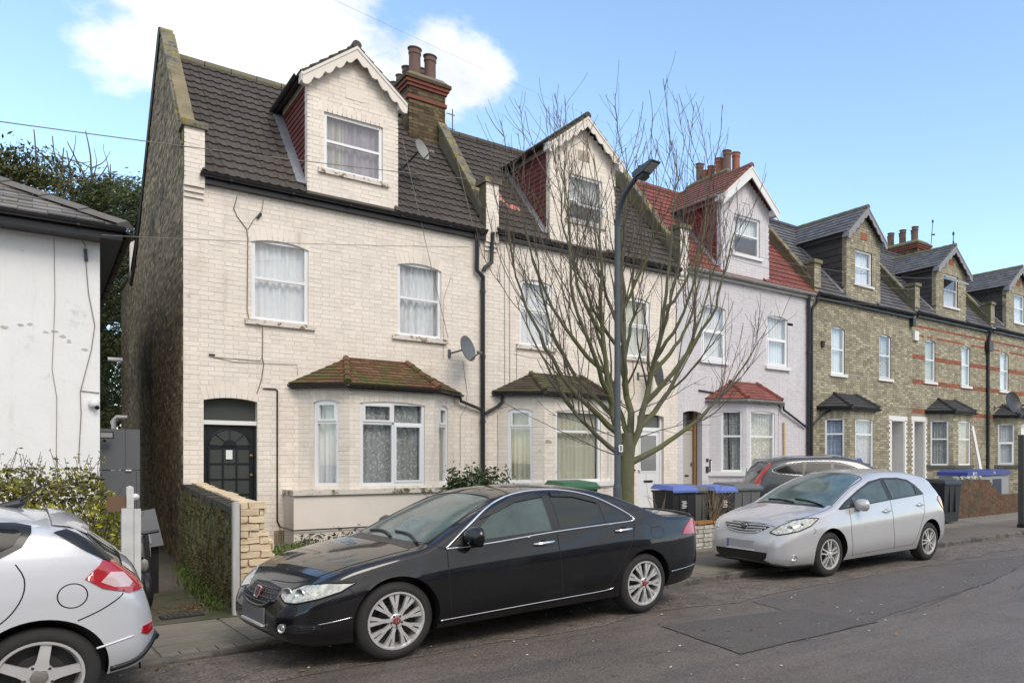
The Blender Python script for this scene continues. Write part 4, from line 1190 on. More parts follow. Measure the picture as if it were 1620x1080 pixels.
lb = MB(); lb.box(17.0, 17.1, YF - .08, YF - .006, 4.95, 5.12); lb.build('wall_vent', M('rust_brown', (.06, .03, .02), .8), r4)
pb_ = MB(); pb_.obox((25.4, YF - .35, 1.0), (.16, 0, 0), (.0, .06, 0), (-.35, .2, 1.9)); pb_.build('leaning_board', whitepaint, r5)
# ------------------------------------------------------------------ ground
asphalt = M('wet_asphalt', (.134, .107, .087), .55, spec=.35, var=.22, scale=1.2, col2=(.150, .122, .102), lo=.45, hi=.62, s2=.35, bump=.004, bscale=120, extra=[((.085, .074, .066), 1.5, .48, .68, (.16, 1.7, 1), .7), ((.06, .054, .05), 1.1, .60, .70, (1, 1, 1), .6), ((.16, .135, .115), 2.4, .60, .75, (.3, 1.5, 1), .5)])
def speckle(m, scale=95, amt=.38, dark=.38):
    """stone chippings in the surface: cells that are lighter or darker"""
    nt = m.node_tree; N = nt.nodes.new; L = nt.links.new; b = nt.nodes['Principled BSDF']
    src = b.inputs['Base Color'].links[0].from_socket
    geo = N('ShaderNodeNewGeometry'); vo = N('ShaderNodeTexVoronoi'); vo.inputs['Scale'].default_value = scale
    L(geo.outputs['Position'], vo.inputs['Vector'])
    sx = N('ShaderNodeSeparateColor'); L(vo.outputs['Color'], sx.inputs[0])
    mr = N('ShaderNodeMapRange'); mr.inputs['To Min'].default_value = 1 - dark; mr.inputs['To Max'].default_value = 1 + amt
    L(sx.outputs[0], mr.inputs['Value'])
    v = N('ShaderNodeVectorMath'); v.operation = 'SCALE'; L(src, v.inputs[0]); L(mr.outputs[0], v.inputs['Scale'])
    L(v.outputs[0], b.inputs['Base Color'])
speckle(asphalt)
patchtar = M('dark_tarmac_patch', (.098, .083, .072), .6, spec=.3, var=.15, scale=2, extra=[((.082, .075, .069), 1.3, .48, .64, (.3, 1.5, 1), .75)], bump=.003, bscale=130)
speckle(patchtar, 120, .5, .4)
patchtar2 = M('grey_tarmac_patch', (.106, .088, .076), .6, spec=.3, var=.2, scale=1.5, extra=[((.112, .097, .086), 1.3, .46, .62, (.3, 1.5, 1), .8)], bump=.003, bscale=130)
speckle(patchtar2, 120, .5, .4)
flag = M('paving_flag', (.185, .160, .118), .75, var=.12, scale=3, island=.10, col2=(.10, .098, .07), lo=.52, hi=.72, s2=1.8, bump=.002, bscale=60)
footway = M('footway_tarmac', (.130, .104, .082), .75, var=.15, scale=2, col2=(.085, .085, .06), lo=.5, hi=.7, s2=1.0, bump=.003, bscale=100)
speckle(footway, 110, .4, .3)
kerbm = M('granite_kerb', (.135, .12, .10), .8, var=.25, scale=10, col2=(.055, .048, .038), lo=.44, hi=.6, s2=3, bump=.003)
alleym = M('mossy_concrete', (.088, .078, .045), .85, var=.2, scale=3, col2=(.045, .055, .018), lo=.48, hi=.62, s2=1.6, bump=.004, bscale=40)
soil = M('garden_soil', (.06, .045, .03), .95, var=.3, scale=8, bump=.02, bscale=20)
gconc = M('forecourt_concrete', (.19, .17, .14), .85, var=.2, scale=2)

kerb_y = lambda x: 7.44 + .042 * x
front_y = lambda x: 9.16 + .089 * x
def pave_z(x): return .03 + .05 * max(0, min(1, (x - 4.4) / 1.4))

g = MB(); g.face([(-400, -400, 0), (600, -400, 0), (600, 600, 0), (-400, 600, 0)])
road = g.build('road', asphalt); road['kind'] = 'structure'
gutter_strip = M('gutter_grit', (.104, .085, .071), .8, var=.4, scale=5, col2=(.148, .119, .097), lo=.45, hi=.6, s2=3.5, bump=.006, bscale=60)
speckle(gutter_strip, 80, .7, .5)
b = MB()
xs_ = [-3 + .6 * i for i in range(75)]
for i in range(len(xs_) - 1):
    a, c = xs_[i], xs_[i + 1]
    wa = 1.15 + .35 * noise.noise(Vector((a * .9, 0, 3))); wc = 1.15 + .35 * noise.noise(Vector((c * .9, 0, 3)))
    b.face([(a, kerb_y(a) - wa, .004), (c, kerb_y(c) - wc, .004), (c, kerb_y(c) - .0, .004), (a, kerb_y(a) - .0, .004)])
b.build('road_edge', gutter_strip)['kind'] = 'structure'
def ragged(poly, z, name, mat):
    out = []
    for i in range(len(poly)):
        (x0, y0), (x1, y1) = poly[i - 1], poly[i]
        n = max(2, int(math.hypot(x1 - x0, y1 - y0) / .06))
        for k in range(n):
            x, y = x0 + (x1 - x0) * k / n, y0 + (y1 - y0) * k / n
            j = noise.noise_vector(Vector((x * 2.2, y * 2.2, 7))) * .012 + noise.noise_vector(Vector((x * 11, y * 11, 3))) * .010
            out.append((x + j.x, y + j.y))
    b = MB(); b.face([(x, y, z) for x, y in out]); b.build(name, mat)['kind'] = 'structure'
ragged([(5.95, 4.72), (9.6, 5.25), (13.5, 6.3), (9.9, 6.75), (6.2, 6.35), (6.05, 5.6)], .0045, 'road_patch', patchtar2)
ragged([(4.60, 6.0), (4.43, 4.68), (6.37, 4.70), (6.22, 5.72)], .008, 'road_patch', patchtar)
cr = MB()
def crack(pts, r=.006):
    vs = []; P = [Vector((p[0], p[1], .012)) for p in pts]
    for i in range(len(P) - 1):
        n = 60
        wv = lambda v: v + Vector((noise.noise(v * 1.7), noise.noise(v * 1.9 + Vector((5, 0, 0))), 0)) * .07 + Vector((noise.noise(v * 9), noise.noise(v * 8 + Vector((2, 0, 0))), 0)) * .02
        for k in range(n):
            a, c = P[i].lerp(P[i + 1], k / n), P[i].lerp(P[i + 1], (k + 1) / n)
            if noise.noise(a * 1.3 + Vector((0, 0, 4))) < -.08: continue
            a, c = wv(a), wv(c)
            t = (c - a).normalized(); s = Vector((-t.y, t.x, 0)) * r * rnd.uniform(.3, 1)
            j = Vector((0, 0, 0))
            cr.face([a - s + j, c - s + j, c + s + j, a + s + j])
crack([(6.34, 4.69), (9.6, 5.25), (13.5, 6.3)]); crack([(9.2, 4.7), (13.0, 5.6), (18, 6.9)], .005); crack([(5.2, 4.66), (6.34, 4.69)], .004)
cr.build('road_crack', M('bitumen_seam', (.04, .038, .036), .6))['kind'] = 'structure'
# pavement with flags near the camera, tarmac further on
p = MB()
for i in range(len(xs_) - 1):
    a, c = xs_[i], xs_[i + 1]
    p.face([(a, kerb_y(a) + .13, pave_z(a)), (c, kerb_y(c) + .13, pave_z(c)), (c, front_y(c) + .5, pave_z(c)), (a, front_y(a) + .5, pave_z(a))])
    p.face([(c, kerb_y(c) + .13, pave_z(c)), (a, kerb_y(a) + .13, pave_z(a)), (a, kerb_y(a) + .13, -.1), (c, kerb_y(c) + .13, -.1)])
pav = p.build('pavement', footway); pav['kind'] = 'structure'
ang = math.atan(.042); U_ = Vector((math.cos(ang), math.sin(ang), 0)); V_ = Vector((-U_.y, U_.x, 0))
fl_rows = [(.14, .30), (.31, .60), (.61, .95), (.96, 1.30), (1.31, 1.62), (1.63, 1.72)]
x = -2.6; col_i = 0
while x < 7.2:
    wd = .66
    for ri, (v0, v1) in enumerate(fl_rows):
        n = 5 if v1 - v0 < .2 else 1
        for k in range(n):
            a0, a1 = x + wd * k / n, x + wd * (k + 1) / n
            O = Vector((a0, kerb_y(a0), 0)) + V_ * v0
            zc = pave_z(a0) + rnd.uniform(.006, .011)
            zd = pave_z(a1) + rnd.uniform(.006, .011)
            s = MB(); g_ = .006
            q = [O + U_ * g_, O + U_ * (a1 - a0 - g_), O + U_ * (a1 - a0 - g_) + V_ * (v1 - v0 - .002), O + U_ * g_ + V_ * (v1 - v0 - .002)]
            zz = [zc, zd, zd, zc]
            T = [Vector((q[i].x, q[i].y, zz[i])) for i in range(4)]; B_ = [Vector((q[i].x, q[i].y, zz[i] - .03)) for i in range(4)]
            s.mesh(T + B_, [(0, 1, 2, 3)] + [((i + 1) % 4, i, 4 + i, 4 + (i + 1) % 4) for i in range(4)])
            s.build('paving_flag', flag, pav)
    x += wd + .012; col_i += 1
x = -3.0
while x < 24:
    L_ = .9; k = MB()
    top = lambda xx: pave_z(xx) + .012
    a, c = x + .006, x + L_ - .006
    q = [Vector((a, kerb_y(a), 0)), Vector((c, kerb_y(c), 0)), Vector((c, kerb_y(c), 0)) + V_ * .125, Vector((a, kerb_y(a), 0)) + V_ * .125]
    e = .018; j = rnd.uniform(-.006, .006)
    T = [q[0] + V_ * e + Z3 * (top(a) + j), q[1] + V_ * e + Z3 * (top(c) + j), q[2] + Z3 * (top(c) + j), q[3] + Z3 * (top(a) + j)]
    Mi = [q[0] + Z3 * (top(a) - e + j), q[1] + Z3 * (top(c) - e + j)]
    Bo = [q[0] - Z3 * .05, q[1] - Z3 * .05, q[2] - Z3 * .05, q[3] - Z3 * .05]
    k.mesh(T + Mi + Bo, [(0, 1, 2, 3), (4, 5, 1, 0), (6, 7, 5, 4), (1, 5, 7, 8, 2), (0, 3, 9, 6, 4), (3, 2, 8, 9)])
    k.build('kerb_stone', kerbm, pav); x += L_
# alley and front gardens
a = MB()
n = 14
for i in range(n):
    y0_, y1_ = 9.1 + (26 - 9.1) * i / n, 9.1 + (26 - 9.1) * (i + 1) / n
    zz = lambda y: .045 - .11 * min(1, max(0, (y - 9.6) / 5)) + .02 * noise.noise(Vector((y, 1, 0)))
    a.face([(.0, y0_, zz(y0_)), (1.75, y0_, zz(y0_)), (1.75, y1_, zz(y1_)), (.0, y1_, zz(y1_))])
a.build('alley_path', alleym)['kind'] = 'structure'
f = MB(); f.box(1.75, 32, 9.72, YF + .02, -.2, .12); f.box(6.0, 32, 10.6, YF + .02, -.2, .135)
f.build('forecourt', gconc)['kind'] = 'structure'
lw = MB()
nx_, ny_ = 24, 24
for i in range(nx_):
    for j in range(ny_):
        def pt(ii, jj):
            x = 2.05 + 4.3 * ii / nx_; y = 10.6 + (YB - .1 - 10.6) * jj / ny_
            return (x, y, .14 + .13 * min(1, jj / 8) * min(1, ii / 2) + .03 * noise.noise(Vector((x * 2, y * 2, 0))))
        lw.face([pt(i, j), pt(i + 1, j), pt(i + 1, j + 1), pt(i, j + 1)])
lw.build('lawn_soil', soil)['kind'] = 'structure'

def blade_field(n, pts, h, mat, name, lean=.6, w=.006):
    b = MB()
    for i in range(n):
        x, y, z = pts()
        hh = h * rnd.uniform(.5, 1.2); a = rnd.uniform(0, 2 * PI); d = Vector((math.cos(a), math.sin(a), 0)); s = Vector((-d.y, d.x, 0)) * w
        P = Vector((x, y, z)); m = P + d * hh * lean * .3 + Z3 * hh * .6; t = P + d * hh * lean * .8 + Z3 * hh
        b.mesh([P - s, P + s, m + s * .7, m - s * .7, t], [(0, 1, 2, 3), (3, 2, 4)])
    o = b.build(name, mat); o['kind'] = 'stuff'
    return o
grassm = M('grass', (.075, .13, .022), .7, island=.4, island_hue=(.13, .16, .035))
def lawn_pt():
    x = rnd.uniform(2.15, 6.2); y = rnd.uniform(11.2, 13.75)
    return x, y, .24
tag(blade_field(9000, lawn_pt, .11, grassm, 'grass'), 'short green grass in front of the cream bay', 'grass')
def edge_pt():
    y = rnd.uniform(9.5, 14.2); x = 1.50 + .045 * (y - 9.3) - abs(rnd.gauss(0, .07)) - .02
    return x, y, .0
tag(blade_field(2600, edge_pt, .09, M('alley_weed', (.09, .13, .02), .7, island=.4), 'grass'), 'weeds along the foot of the mossy wall in the alley', 'grass')
ed = thing('brick_edging', 'line of old red bricks edging the small lawn by the cream wall', 'edging', (2.35, 12.0, .2))
for i in range(11):
    b = MB(); y = 11.2 + i * .235; b.obox((2.12 + .0 * i, y, .16), (.1, .01, 0), (-.01, .22, 0), (0, 0, .12 + rnd.uniform(0, .03))); b.build('brick', redbrick, ed)
# drain cover in the alley mouth and litter
dc = thing('drain_cover', 'dark square drain cover set in the alley mouth', 'drain cover', (1.1, 9.45, .05))
b = MB(); b.obox((.93, 9.36, .046), (.36, .015, 0), (-.01, .2, 0), (0, 0, .012)); b.build('cover_plate', M('cast_iron', (.03, .03, .028), .7, var=.3), dc)
b = MB()
for i in range(7): b.obox((.955 + i * .045, 9.375, .058), (.018, .001, 0), (-.01, .17, 0), (0, 0, .004))
b.build('cover_rib', M('cast_iron_worn', (.06, .06, .055), .6), dc)
leafm = M('fallen_leaf', (.24, .13, .035), .8, island=.5, island_hue=(.10, .05, .02))
lf = MB()
for i in range(420):
    q = rnd.random()
    if q < .35: x, y = 1.25 + rnd.gauss(0, .13), 9.95 + rnd.gauss(0, .16); z = .045
    elif q < .7: x = rnd.uniform(-.5, 18); y = kerb_y(x) - abs(rnd.gauss(0, .25)) - .03; z = .009
    else: x = rnd.uniform(0, 14); y = rnd.uniform(4, kerb_y(x)); z = .011
    r_ = rnd.uniform(.012, .03); a = rnd.uniform(0, 6.28)
    c = Vector((x, y, z + rnd.uniform(.002, .012))); u = Vector((math.cos(a), math.sin(a), rnd.uniform(-.3, .3))) * r_; v = Vector((-math.sin(a), math.cos(a), rnd.uniform(-.3, .3))) * r_ * .6
    lf.face([c - u, c - v, c + u, c + v])
tag(lf.build('leaf_litter', leafm, kind='stuff'), 'brown fallen leaves scattered along the gutter and alley mouth', 'leaves')
bits = MB()
for i in range(150):
    x = rnd.uniform(.3, 16); y = kerb_y(x) - rnd.uniform(.05, 3.6); r_ = rnd.uniform(.005, .016)
    bits.lathe([(0, 0), (r_, 0), (r_ * .7, r_ * .5), (0, r_ * .6)], (x, y, .008), (rnd.uniform(-.3, .3), .1, 1), 5)
tag(bits.build('grit', M('pale_grit', (.42, .40, .36), .8, island=.3), kind='stuff'), 'pale bits of grit and litter on the road', 'grit')

# ------------------------------------------------------------------ mossy boundary wall with its cream pillar, timber post
bw = thing('boundary_wall', 'low mossy garden wall with a crumbling cream painted pillar beside the alley', 'garden wall', (1.6, 9.3, 0))
mossbrick = M('moss_covered_brick', (.125, .10, .055), .95, var=.3, scale=14, col2=(.125, .125, .032), lo=.44, hi=.58, s2=5, island=.35, island_hue=(.14, .11, .06), bump=.012, bscale=35)
copem = M('soot_black_coping', (.045, .042, .032), .95, var=.3, scale=7, col2=(.12, .11, .05), lo=.55, hi=.7, s2=4, bump=.008, bscale=30)
peach = M('peeling_cream_paint', (.69, .55, .37), .85, var=.10, scale=5, island=.10, col2=(.48, .36, .22), lo=.56, hi=.66, s2=5.5, bump=.004, bscale=40)
A_, B_ = Vector((1.56, 9.30, 0)), Vector((1.70, 14.5, 0))
ud = (B_ - A_).normalized(); nd = Vector((-ud.y, ud.x, 0)); L_ = (B_ - A_).length
ww = Wall(bw)
ww.panel(B_, -ud, nd, [(0, -.1), (L_, -.1), (L_, 1.06), (0, 1.2)], depth=.2, mats=(0, 1), proud=.006, jit=.008)
wall_o = ww.finish('wall', [M('mossy_mortar', (.07, .065, .03), .95, var=.3, bump=.01), mossbrick], bw, limit=260)
n = 16
for i in range(n):
    c = MB(); z0_ = 1.062 + .14 * i / n; o = A_ + ud * (L_ * i / n) + nd * .03
    j = rnd.uniform(-.012, .012)
    c.obox(o + Z3 * (z0_ + j * .3) + nd * j, ud * (L_ / n - .012), -nd * .145, Z3 * (.075 + .0 * j)); c.build('coping_brick', copem, wall_o)
    c = MB(); c.obox(o + Z3 * (z0_ + .001 + rnd.uniform(-.006, .006)) - nd * (.150), ud * (L_ / n - .008), -nd * (.15 + rnd.uniform(0, .02)), Z3 * (.085 + rnd.uniform(0, .012))); c.build('coping_brick', peach, wall_o)
mo = MB()
for i in range(5200):
    t = rnd.random(); z = rnd.uniform(0, 1.0) ** 1.0; P = A_ + ud * (L_ * t) + nd * .012
    if noise.noise(Vector((t * 12, z * 4, 5))) < -.05 and z > .25: continue
    s = rnd.uniform(.006, .02); c = P + Z3 * z * 1.06; d = Vector((rnd.gauss(0, 1), rnd.gauss(0, 1), rnd.gauss(0, .8))).normalized() * s
    e = d.cross(nd).normalized() * s * .6
    mo.face([c - d, c + e + nd * s * .8, c + d, c - e + nd * s * .3])
mo.build('moss', M('moss_tuft', (.115, .115, .032), .95, island=.55, island_hue=(.17, .13, .05)), wall_o, kind='stuff')
# pillar: courses with a broken right side
def rough_brick(O, u, v, w, mat, parent, amp=.0065, name='brick'):
    bm = bmesh.new(); bmesh.ops.create_cube(bm, size=1.0)
    bmesh.ops.subdivide_edges(bm, edges=bm.edges, cuts=4, use_grid_fill=True)
    O, u, v, w = Vector(O), Vector(u), Vector(v), Vector(w); sd = rnd.uniform(0, 50)
    for q in bm.verts:
        c = q.co.copy(); e = max(abs(c.x), abs(c.y), abs(c.z))
        r_ = 1 - .02 * sum(1 for t in c if abs(t) > .49 and True) * (sum(1 for t in c if abs(t) > .49) > 1)
        P = O + u * (.5 + c.x * r_) + v * (.5 + c.y) + w * (.5 + c.z * r_)
        P += noise.noise_vector(P * 22 + Vector((sd, 0, 0))) * amp + noise.noise_vector(P * 60) * amp * .35
        q.co = P
    me = bpy.data.meshes.new(name); bm.to_mesh(me); bm.free(); me.materials.append(mat)
    me.polygons.foreach_set('use_smooth', [True] * len(me.polygons)); me.set_sharp_from_angle(angle=R(40))
    o = bpy.data.objects.new(name, me); COL.objects.link(o); place(o, parent)
    return o
rows = [(.0, .36), (.075, .36), (.15, .36), (.225, .35), (.30, .36), (.375, .355), (.45, .36), (.525, .35), (.60, .34), (.675, .345), (.75, .31), (.825, .30), (.90, .25), (.975, .26), (1.05, .25), (1.125, .265)]
core = MB(); core.box(1.57, 1.57 + .235, 9.27, 9.46, 0, 1.16); core.box(1.79, 1.885, 9.275, 9.46, 0, .72)
po = core.build('pillar', M('crumbled_mortar', (.40, .33, .23), .95, var=.2, bump=.01, bscale=30), bw)
for ri, (z, wd) in enumerate(rows):
    x = 1.555; q = ri % 2
    while x < 1.555 + wd - .02:
        l = (.215 if q % 2 == 0 else .105) * rnd.uniform(.96, 1.03); l = min(l, 1.555 + wd - x)
        jy = rnd.uniform(-.014, .012); jt = rnd.uniform(-.01, .01)
        rough_brick((x, 9.245 + jy, z + .004 + rnd.uniform(-.005, .005)), (l - .006, jt, rnd.uniform(-.006, .006)), (0, .22, 0), (rnd.uniform(-.003, .003), jt * .5, .068), peach, po)
        x += l; q += 1
for i in range(16):
    c = MB(); x = 1.80 + rnd.uniform(-.02, .09); z = .66 + rnd.uniform(-.03, .24) - (x - 1.8) * 1.2; s = rnd.uniform(.02, .045)
    c.lathe([(0, -s), (s * .9, -s * .4), (s, .1 * s), (s * .6, s * .8), (0, s)], (x, 9.27 + rnd.uniform(-.01, .05), z), (rnd.gauss(0, 1), rnd.gauss(0, 1), 1), 5); c.build('rubble', peach, po)
tp = thing('timber_post', 'grey weathered timber post fixed to the end of the mossy wall', 'post', (1.53, 9.22, 0))
b = MB(); b.box(1.505, 1.562, 9.16, 9.24, .03, 1.2); b.build('post', M('silvered_timber', (.46, .44, .42), .85, var=.25, scale=4, stretch=(6, 6, .6)), tp)
b = MB(); b.box(1.563, 1.572, 9.17, 9.25, .03, 1.18); b.build('dark_edge', blackpaint, tp)

# ------------------------------------------------------------------ white house on the left
lh = thing('white_house', 'white rendered house with a slate hipped roof at the left edge', 'house', (.0, 14.0, 0))
render = M('white_render', (.81, .795, .78), .8, var=.05, scale=1.5, col2=(.46, .44, .42), lo=.60, hi=.78, s2=1.6, extra=[((.52, .49, .46), 2.0, .54, .78, (2.2, 2.2, .35), .5), ((.40, .37, .33), 6, .66, .71, (1, 1, 1), .5)], bump=.006, bscale=9)
b = MB(); b.box(-9, .666, 14.0, 14.25, -.2, 4.86); b.box(.45, .664, 14.25, 22, -.2, 4.86); b.box(-9, -8.8, 14.25, 22, 0, 4.86); b.build('wall', render, lh)
pt_ = MB()
for (x, z, rx, rz_) in ((-.33, 3.42, .05, .03), (-.17, 3.47, .04, .025), (-.08, 3.49, .035, .022), (.08, 3.40, .035, .02), (.17, 3.42, .05, .02), (.26, 3.36, .04, .03), (.33, 3.3, .03, .03), (.5, 3.2, .05, .02)):
    q = [(x + rx * math.cos(2 * PI * k / 9) * rnd.uniform(.6, 1.2), z + rz_ * math.sin(2 * PI * k / 9) * rnd.uniform(.6, 1.2)) for k in range(9)]
    pt_.prism(q, (0, 13.997, 0), X3, Z3, (0, .01, 0))
pt_.build('bare_patch', M('bare_render', (.50, .475, .44), .9, var=.25, scale=14), lh)
e0, e1, e2_ = Vector((-9.3, 13.6, 4.92)), Vector((.93, 13.6, 4.92)), Vector((.93, 22.4, 4.92))
hipd = Vector((-3.6, 18.0, 4.92 + 2.25))
core = MB(); core.face([e0, e1, hipd, Vector((-6, 18.0, hipd.z))]); core.face([e1, e2_, hipd]); core.face([e2_, Vector((-9.3, 22.4, 4.92)), Vector((-6, 18, hipd.z)), hipd]); ro = core.build('roof', slate, lh)
wslate = M('weathered_pale_slate', (.20, .185, .17), .6, var=.15, island=.28, col2=(.16, .15, .06), lo=.6, hi=.7, s2=3)
O, U, S, conv = facet([e0, e1, hipd, Vector((-6, 18.0, hipd.z))])
cl = [( -1 + 9.3 - 1.2, 0), (e1 - O).dot(U)]
conv2 = clip_poly(conv, [(7.0, -1), (12, -1), (12, 7), (7.0, 7)])
emit_pieces(slate_facet(O, U, S, conv2, .30, .19, th=.01, jit=.008, tail=.02), 'roof_slate', wslate, ro, limit=300)
hp = MB(); n = 11
for i in range(n):
    p_, q_ = e1.lerp(hipd, i / n), e1.lerp(hipd, (i + .97) / n)
    d = (q_ - p_).normalized(); s = d.cross(Z3).normalized(); up = s.cross(d)
    w_ = .15
    c = MB(); c.mesh([p_ - s * w_ + up * .02, p_ + up * (.10 - .0), p_ + s * w_ + up * .02, q_ - s * w_ + up * .005, q_ + up * .085, q_ + s * w_ + up * .005,
                      p_ - s * w_ - up * .01, p_ + s * w_ - up * .01], [(0, 1, 4, 3), (1, 2, 5, 4), (0, 6, 1), (6, 7, 2, 1)])
    c.build('hip_tile', M('grey_hip_tile', (.15, .135, .12), .8, var=.15, island=.15), ro)
half_gutter(lh, (-9, 13.55, 4.90), (.93, 13.55, 4.90), .062); half_gutter(lh, (.98, 13.6, 4.90), (.98, 22, 4.9), .062)
b = MB(); b.box(-9, .9, 13.64, 13.67, 4.74, 4.9); b.box(-9, .9, 13.672, 13.998, 4.74, 4.76); b.box(.87, .9, 13.68, 22, 4.742, 4.9); b.box(.667, .868, 14.0, 22, 4.743, 4.762); b.build('fascia', blackpaint, lh)
cb = MB(); yl = 13.985
cb.tube([(.17, yl, 4.7), (.18, yl, 3.9), (.17, yl, 3.5), (.15, yl, 2.9), (.20, yl, 2.5), (.19, yl, 1.2)], .0035, 5)
cb.tube([(.42, yl - .1, 4.8), (.50, yl, 4.68), (.51, yl, 4.45), (.54, yl, 4.0), (.61, yl, 3.55), (.57, yl, 3.2), (.45, yl, 2.6), (.46, yl, 2.3), (.43, yl, 1.6)], .0055, 6)
cb.tube([(.45, yl, 2.62), (.66, yl, 2.60)], .006, 5)
cb.build('wall_cable', cable, lh, smooth=True)
cb = MB(); cb.tube([(.503, yl - .005, 4.62), (.515, yl - .005, 4.45)], .02, 8); cb.build('cable_joint', blackpaint, lh)
cm = thing('security_camera', 'small white domed security camera on the white house wall', 'security camera', (.60, 13.97, 2.43))
b = MB(); b.lathe([(0, .09), (.03, .085), (.055, .06), (.06, .02), (.06, 0)], (.60, 13.99, 2.44), (0, -1, 0), 14); b.build('camera_body', cleansill, cm, smooth=True)
b = MB(); b.lathe([(0, .10), (.025, .098), (.03, .08)], (.61, 13.985, 2.42), (.3, -1, -.5), 10); b.build('lens', blackpaint, cm, smooth=True)
fl_ = thing('floodlight', 'black framed floodlight on the side of the white house', 'floodlight', (.72, 13.9, 2.1))
b = MB(); b.box(.67, .84, 14.3, 14.33, 1.96, 2.06); b.build('frame', blackpaint, fl_)
b = MB(); b.box(.685, .825, 14.293, 14.299, 1.975, 2.045); b.build('lens', M('lamp_glass', (.30, .29, .27), .2), fl_)
b = MB(); b.lathe([(0, .03), (.02, .025), (.02, 0)], (.73, 14.3, 1.93), (0, -1, -.3), 8); b.build('sensor', blackpaint, fl_)
# grey boarded gate across the alley
gt = thing('alley_gate', 'tall grey panelled gate leaf standing in the alley beside the white house', 'gate', (.93, 14.5, 0))
gm_ = M('grey_gate_paint', (.105, .11, .115), .55, var=.06, scale=2)
for i, (x0, x1, z0, z1) in enumerate(((.69, .985, 1.50, 2.11), (.99, 1.165, 1.50, 2.11), (.69, 1.12, -.1, 1.485), (1.125, 1.165, -.1, 1.485))):
    b = MB(); b.box(x0, x1, 14.5 + .004 * (i % 2), 14.54, z0, z1); b.build('gate_panel', gm_, gt)
b = MB(); b.box(.99, 1.06, 14.47, 14.499, 1.48, 1.50); b.build('latch_plate', cleansill, gt)
# ------------------------------------------------------------------ gate post with board, fallen bin, moped
gp = thing('gate_post', 'white painted timber gate post with a double top beside the hedge', 'gate post', (.66, 9.35, 0))
wt = M('flaking_white_timber', (.56, .55, .53), .75, var=.15, scale=6, col2=(.22, .18, .12), lo=.60, hi=.68, s2=7)
b = MB(); b.box(.605, .70, 9.30, 9.40, 0, 1.17); b.build('post', wt, gp)
b = MB(); b.box(.703, .755, 9.29, 9.36, 0, 1.16); b.build('post', wt, gp)
b = MB(); b.box(.645, .70, 9.31, 9.38, 1.172, 1.36); b.lathe([(.03, 0), (.028, .015), (0, .028)], (.672, 9.345, 1.36), (0, 0, 1), 10); b.build('post_top', wt, gp)
b = MB(); b.lathe([(0, .025), (.03, .01), (.03, -.01), (0, -.025)], (.715, 9.32, 1.28), (0, 1, .2), 10); b.build('white_knob', cleansill, gp, smooth=True)
b = MB(); b.box(.50, .643, 9.33, 9.36, 1.14, 1.29); b.build('brown_board', M('brown_board', (.15, .085, .05), .8, var=.2), gp)
fb = thing('wheelie_bin', 'dark grey bin lid tipped at an angle behind the white gate post', 'bin', (.95, 11.6, 0))
b = MB()
O = Vector((.86, 11.5, .58)); u = Vector((.26, .05, .03)); v = Vector((0.0, .38, .42)); 
b.prism([(.0, .0), (.30, .04), (.22, .50), (.0, .46)], (.86, 11.5, .56), X3, (0, .25, .97), (0, .03, -.01)); b.build('lid', M('bin_grey_blue', (.085, .09, .10), .45, var=.1), fb)
b = MB(); b.box(.84, 1.12, 11.62, 12.0, 0, .7); b.build('bin_body', gutterblack, fb)
b = MB(); b.prism([(.05, .06), (.18, .07), (.16, .2), (.05, .19)], (.86, 11.48, .56), X3, (0, .25, .97), (0, .01, 0)); b.build('lid_label', M('pale_label', (.22, .25, .30), .6), fb)
mp_ = thing('moped', 'black and white moped parked in the alley behind the silver car', 'moped', (.86, 10.4, 0))
b = MB(); b.lathe([(.02, -.045), (.17, -.045), (.205, -.03), (.215, 0), (.205, .03), (.17, .045), (.02, .045)], (.855, 10.2, .23), (1, .15, 0), 20); b.build('wheel', gutterblack, mp_, smooth=True)
b = MB(); b.lathe([(.02, -.045), (.17, -.045), (.205, -.03), (.215, 0), (.205, .03), (.17, .045), (.02, .045)], (.84, 11.35, .23), (1, .15, 0), 20); b.build('wheel', gutterblack, mp_, smooth=True)
b = MB(); b.lathe([(0, -.09), (.03, -.075), (.045, -.02), (.035, .06), (.015, .09), (0, .10)], (.855, 10.22, .50), (0, -.6, .8), 14); b.build('front_fairing', M('worn_grey_fairing', (.42, .42, .42), .4, var=.3, scale=20), mp_, smooth=True)
b = MB(); b.tube([(.9, 10.2, .25), (.89, 10.32, .6), (.88, 10.38, .82)], .03, 8); b.tube([(.72, 10.40, .86), (.88, 10.38, .84), (1.0, 10.36, .86)], .018, 8); b.tube([(.87, 10.45, .3), (.85, 11.0, .28), (.84, 11.4, .5)], .09, 8); b.build('frame', gutterblack, mp_, smooth=True)
b = MB(); b.prism([(10.7, .55), (11.5, .62), (11.55, .72), (10.75, .70)], (.72, 0, 0), (0, 1, 0), Z3, (.24, 0, 0)); b.build('saddle', gutterblack, mp_)
b = MB(); b.lathe([(0, .03), (.05, .02), (.055, 0), (.04, -.02)], (.70, 10.33, .93), (0, -1, 0), 12); b.build('mirror', gutterblack, mp_, smooth=True)

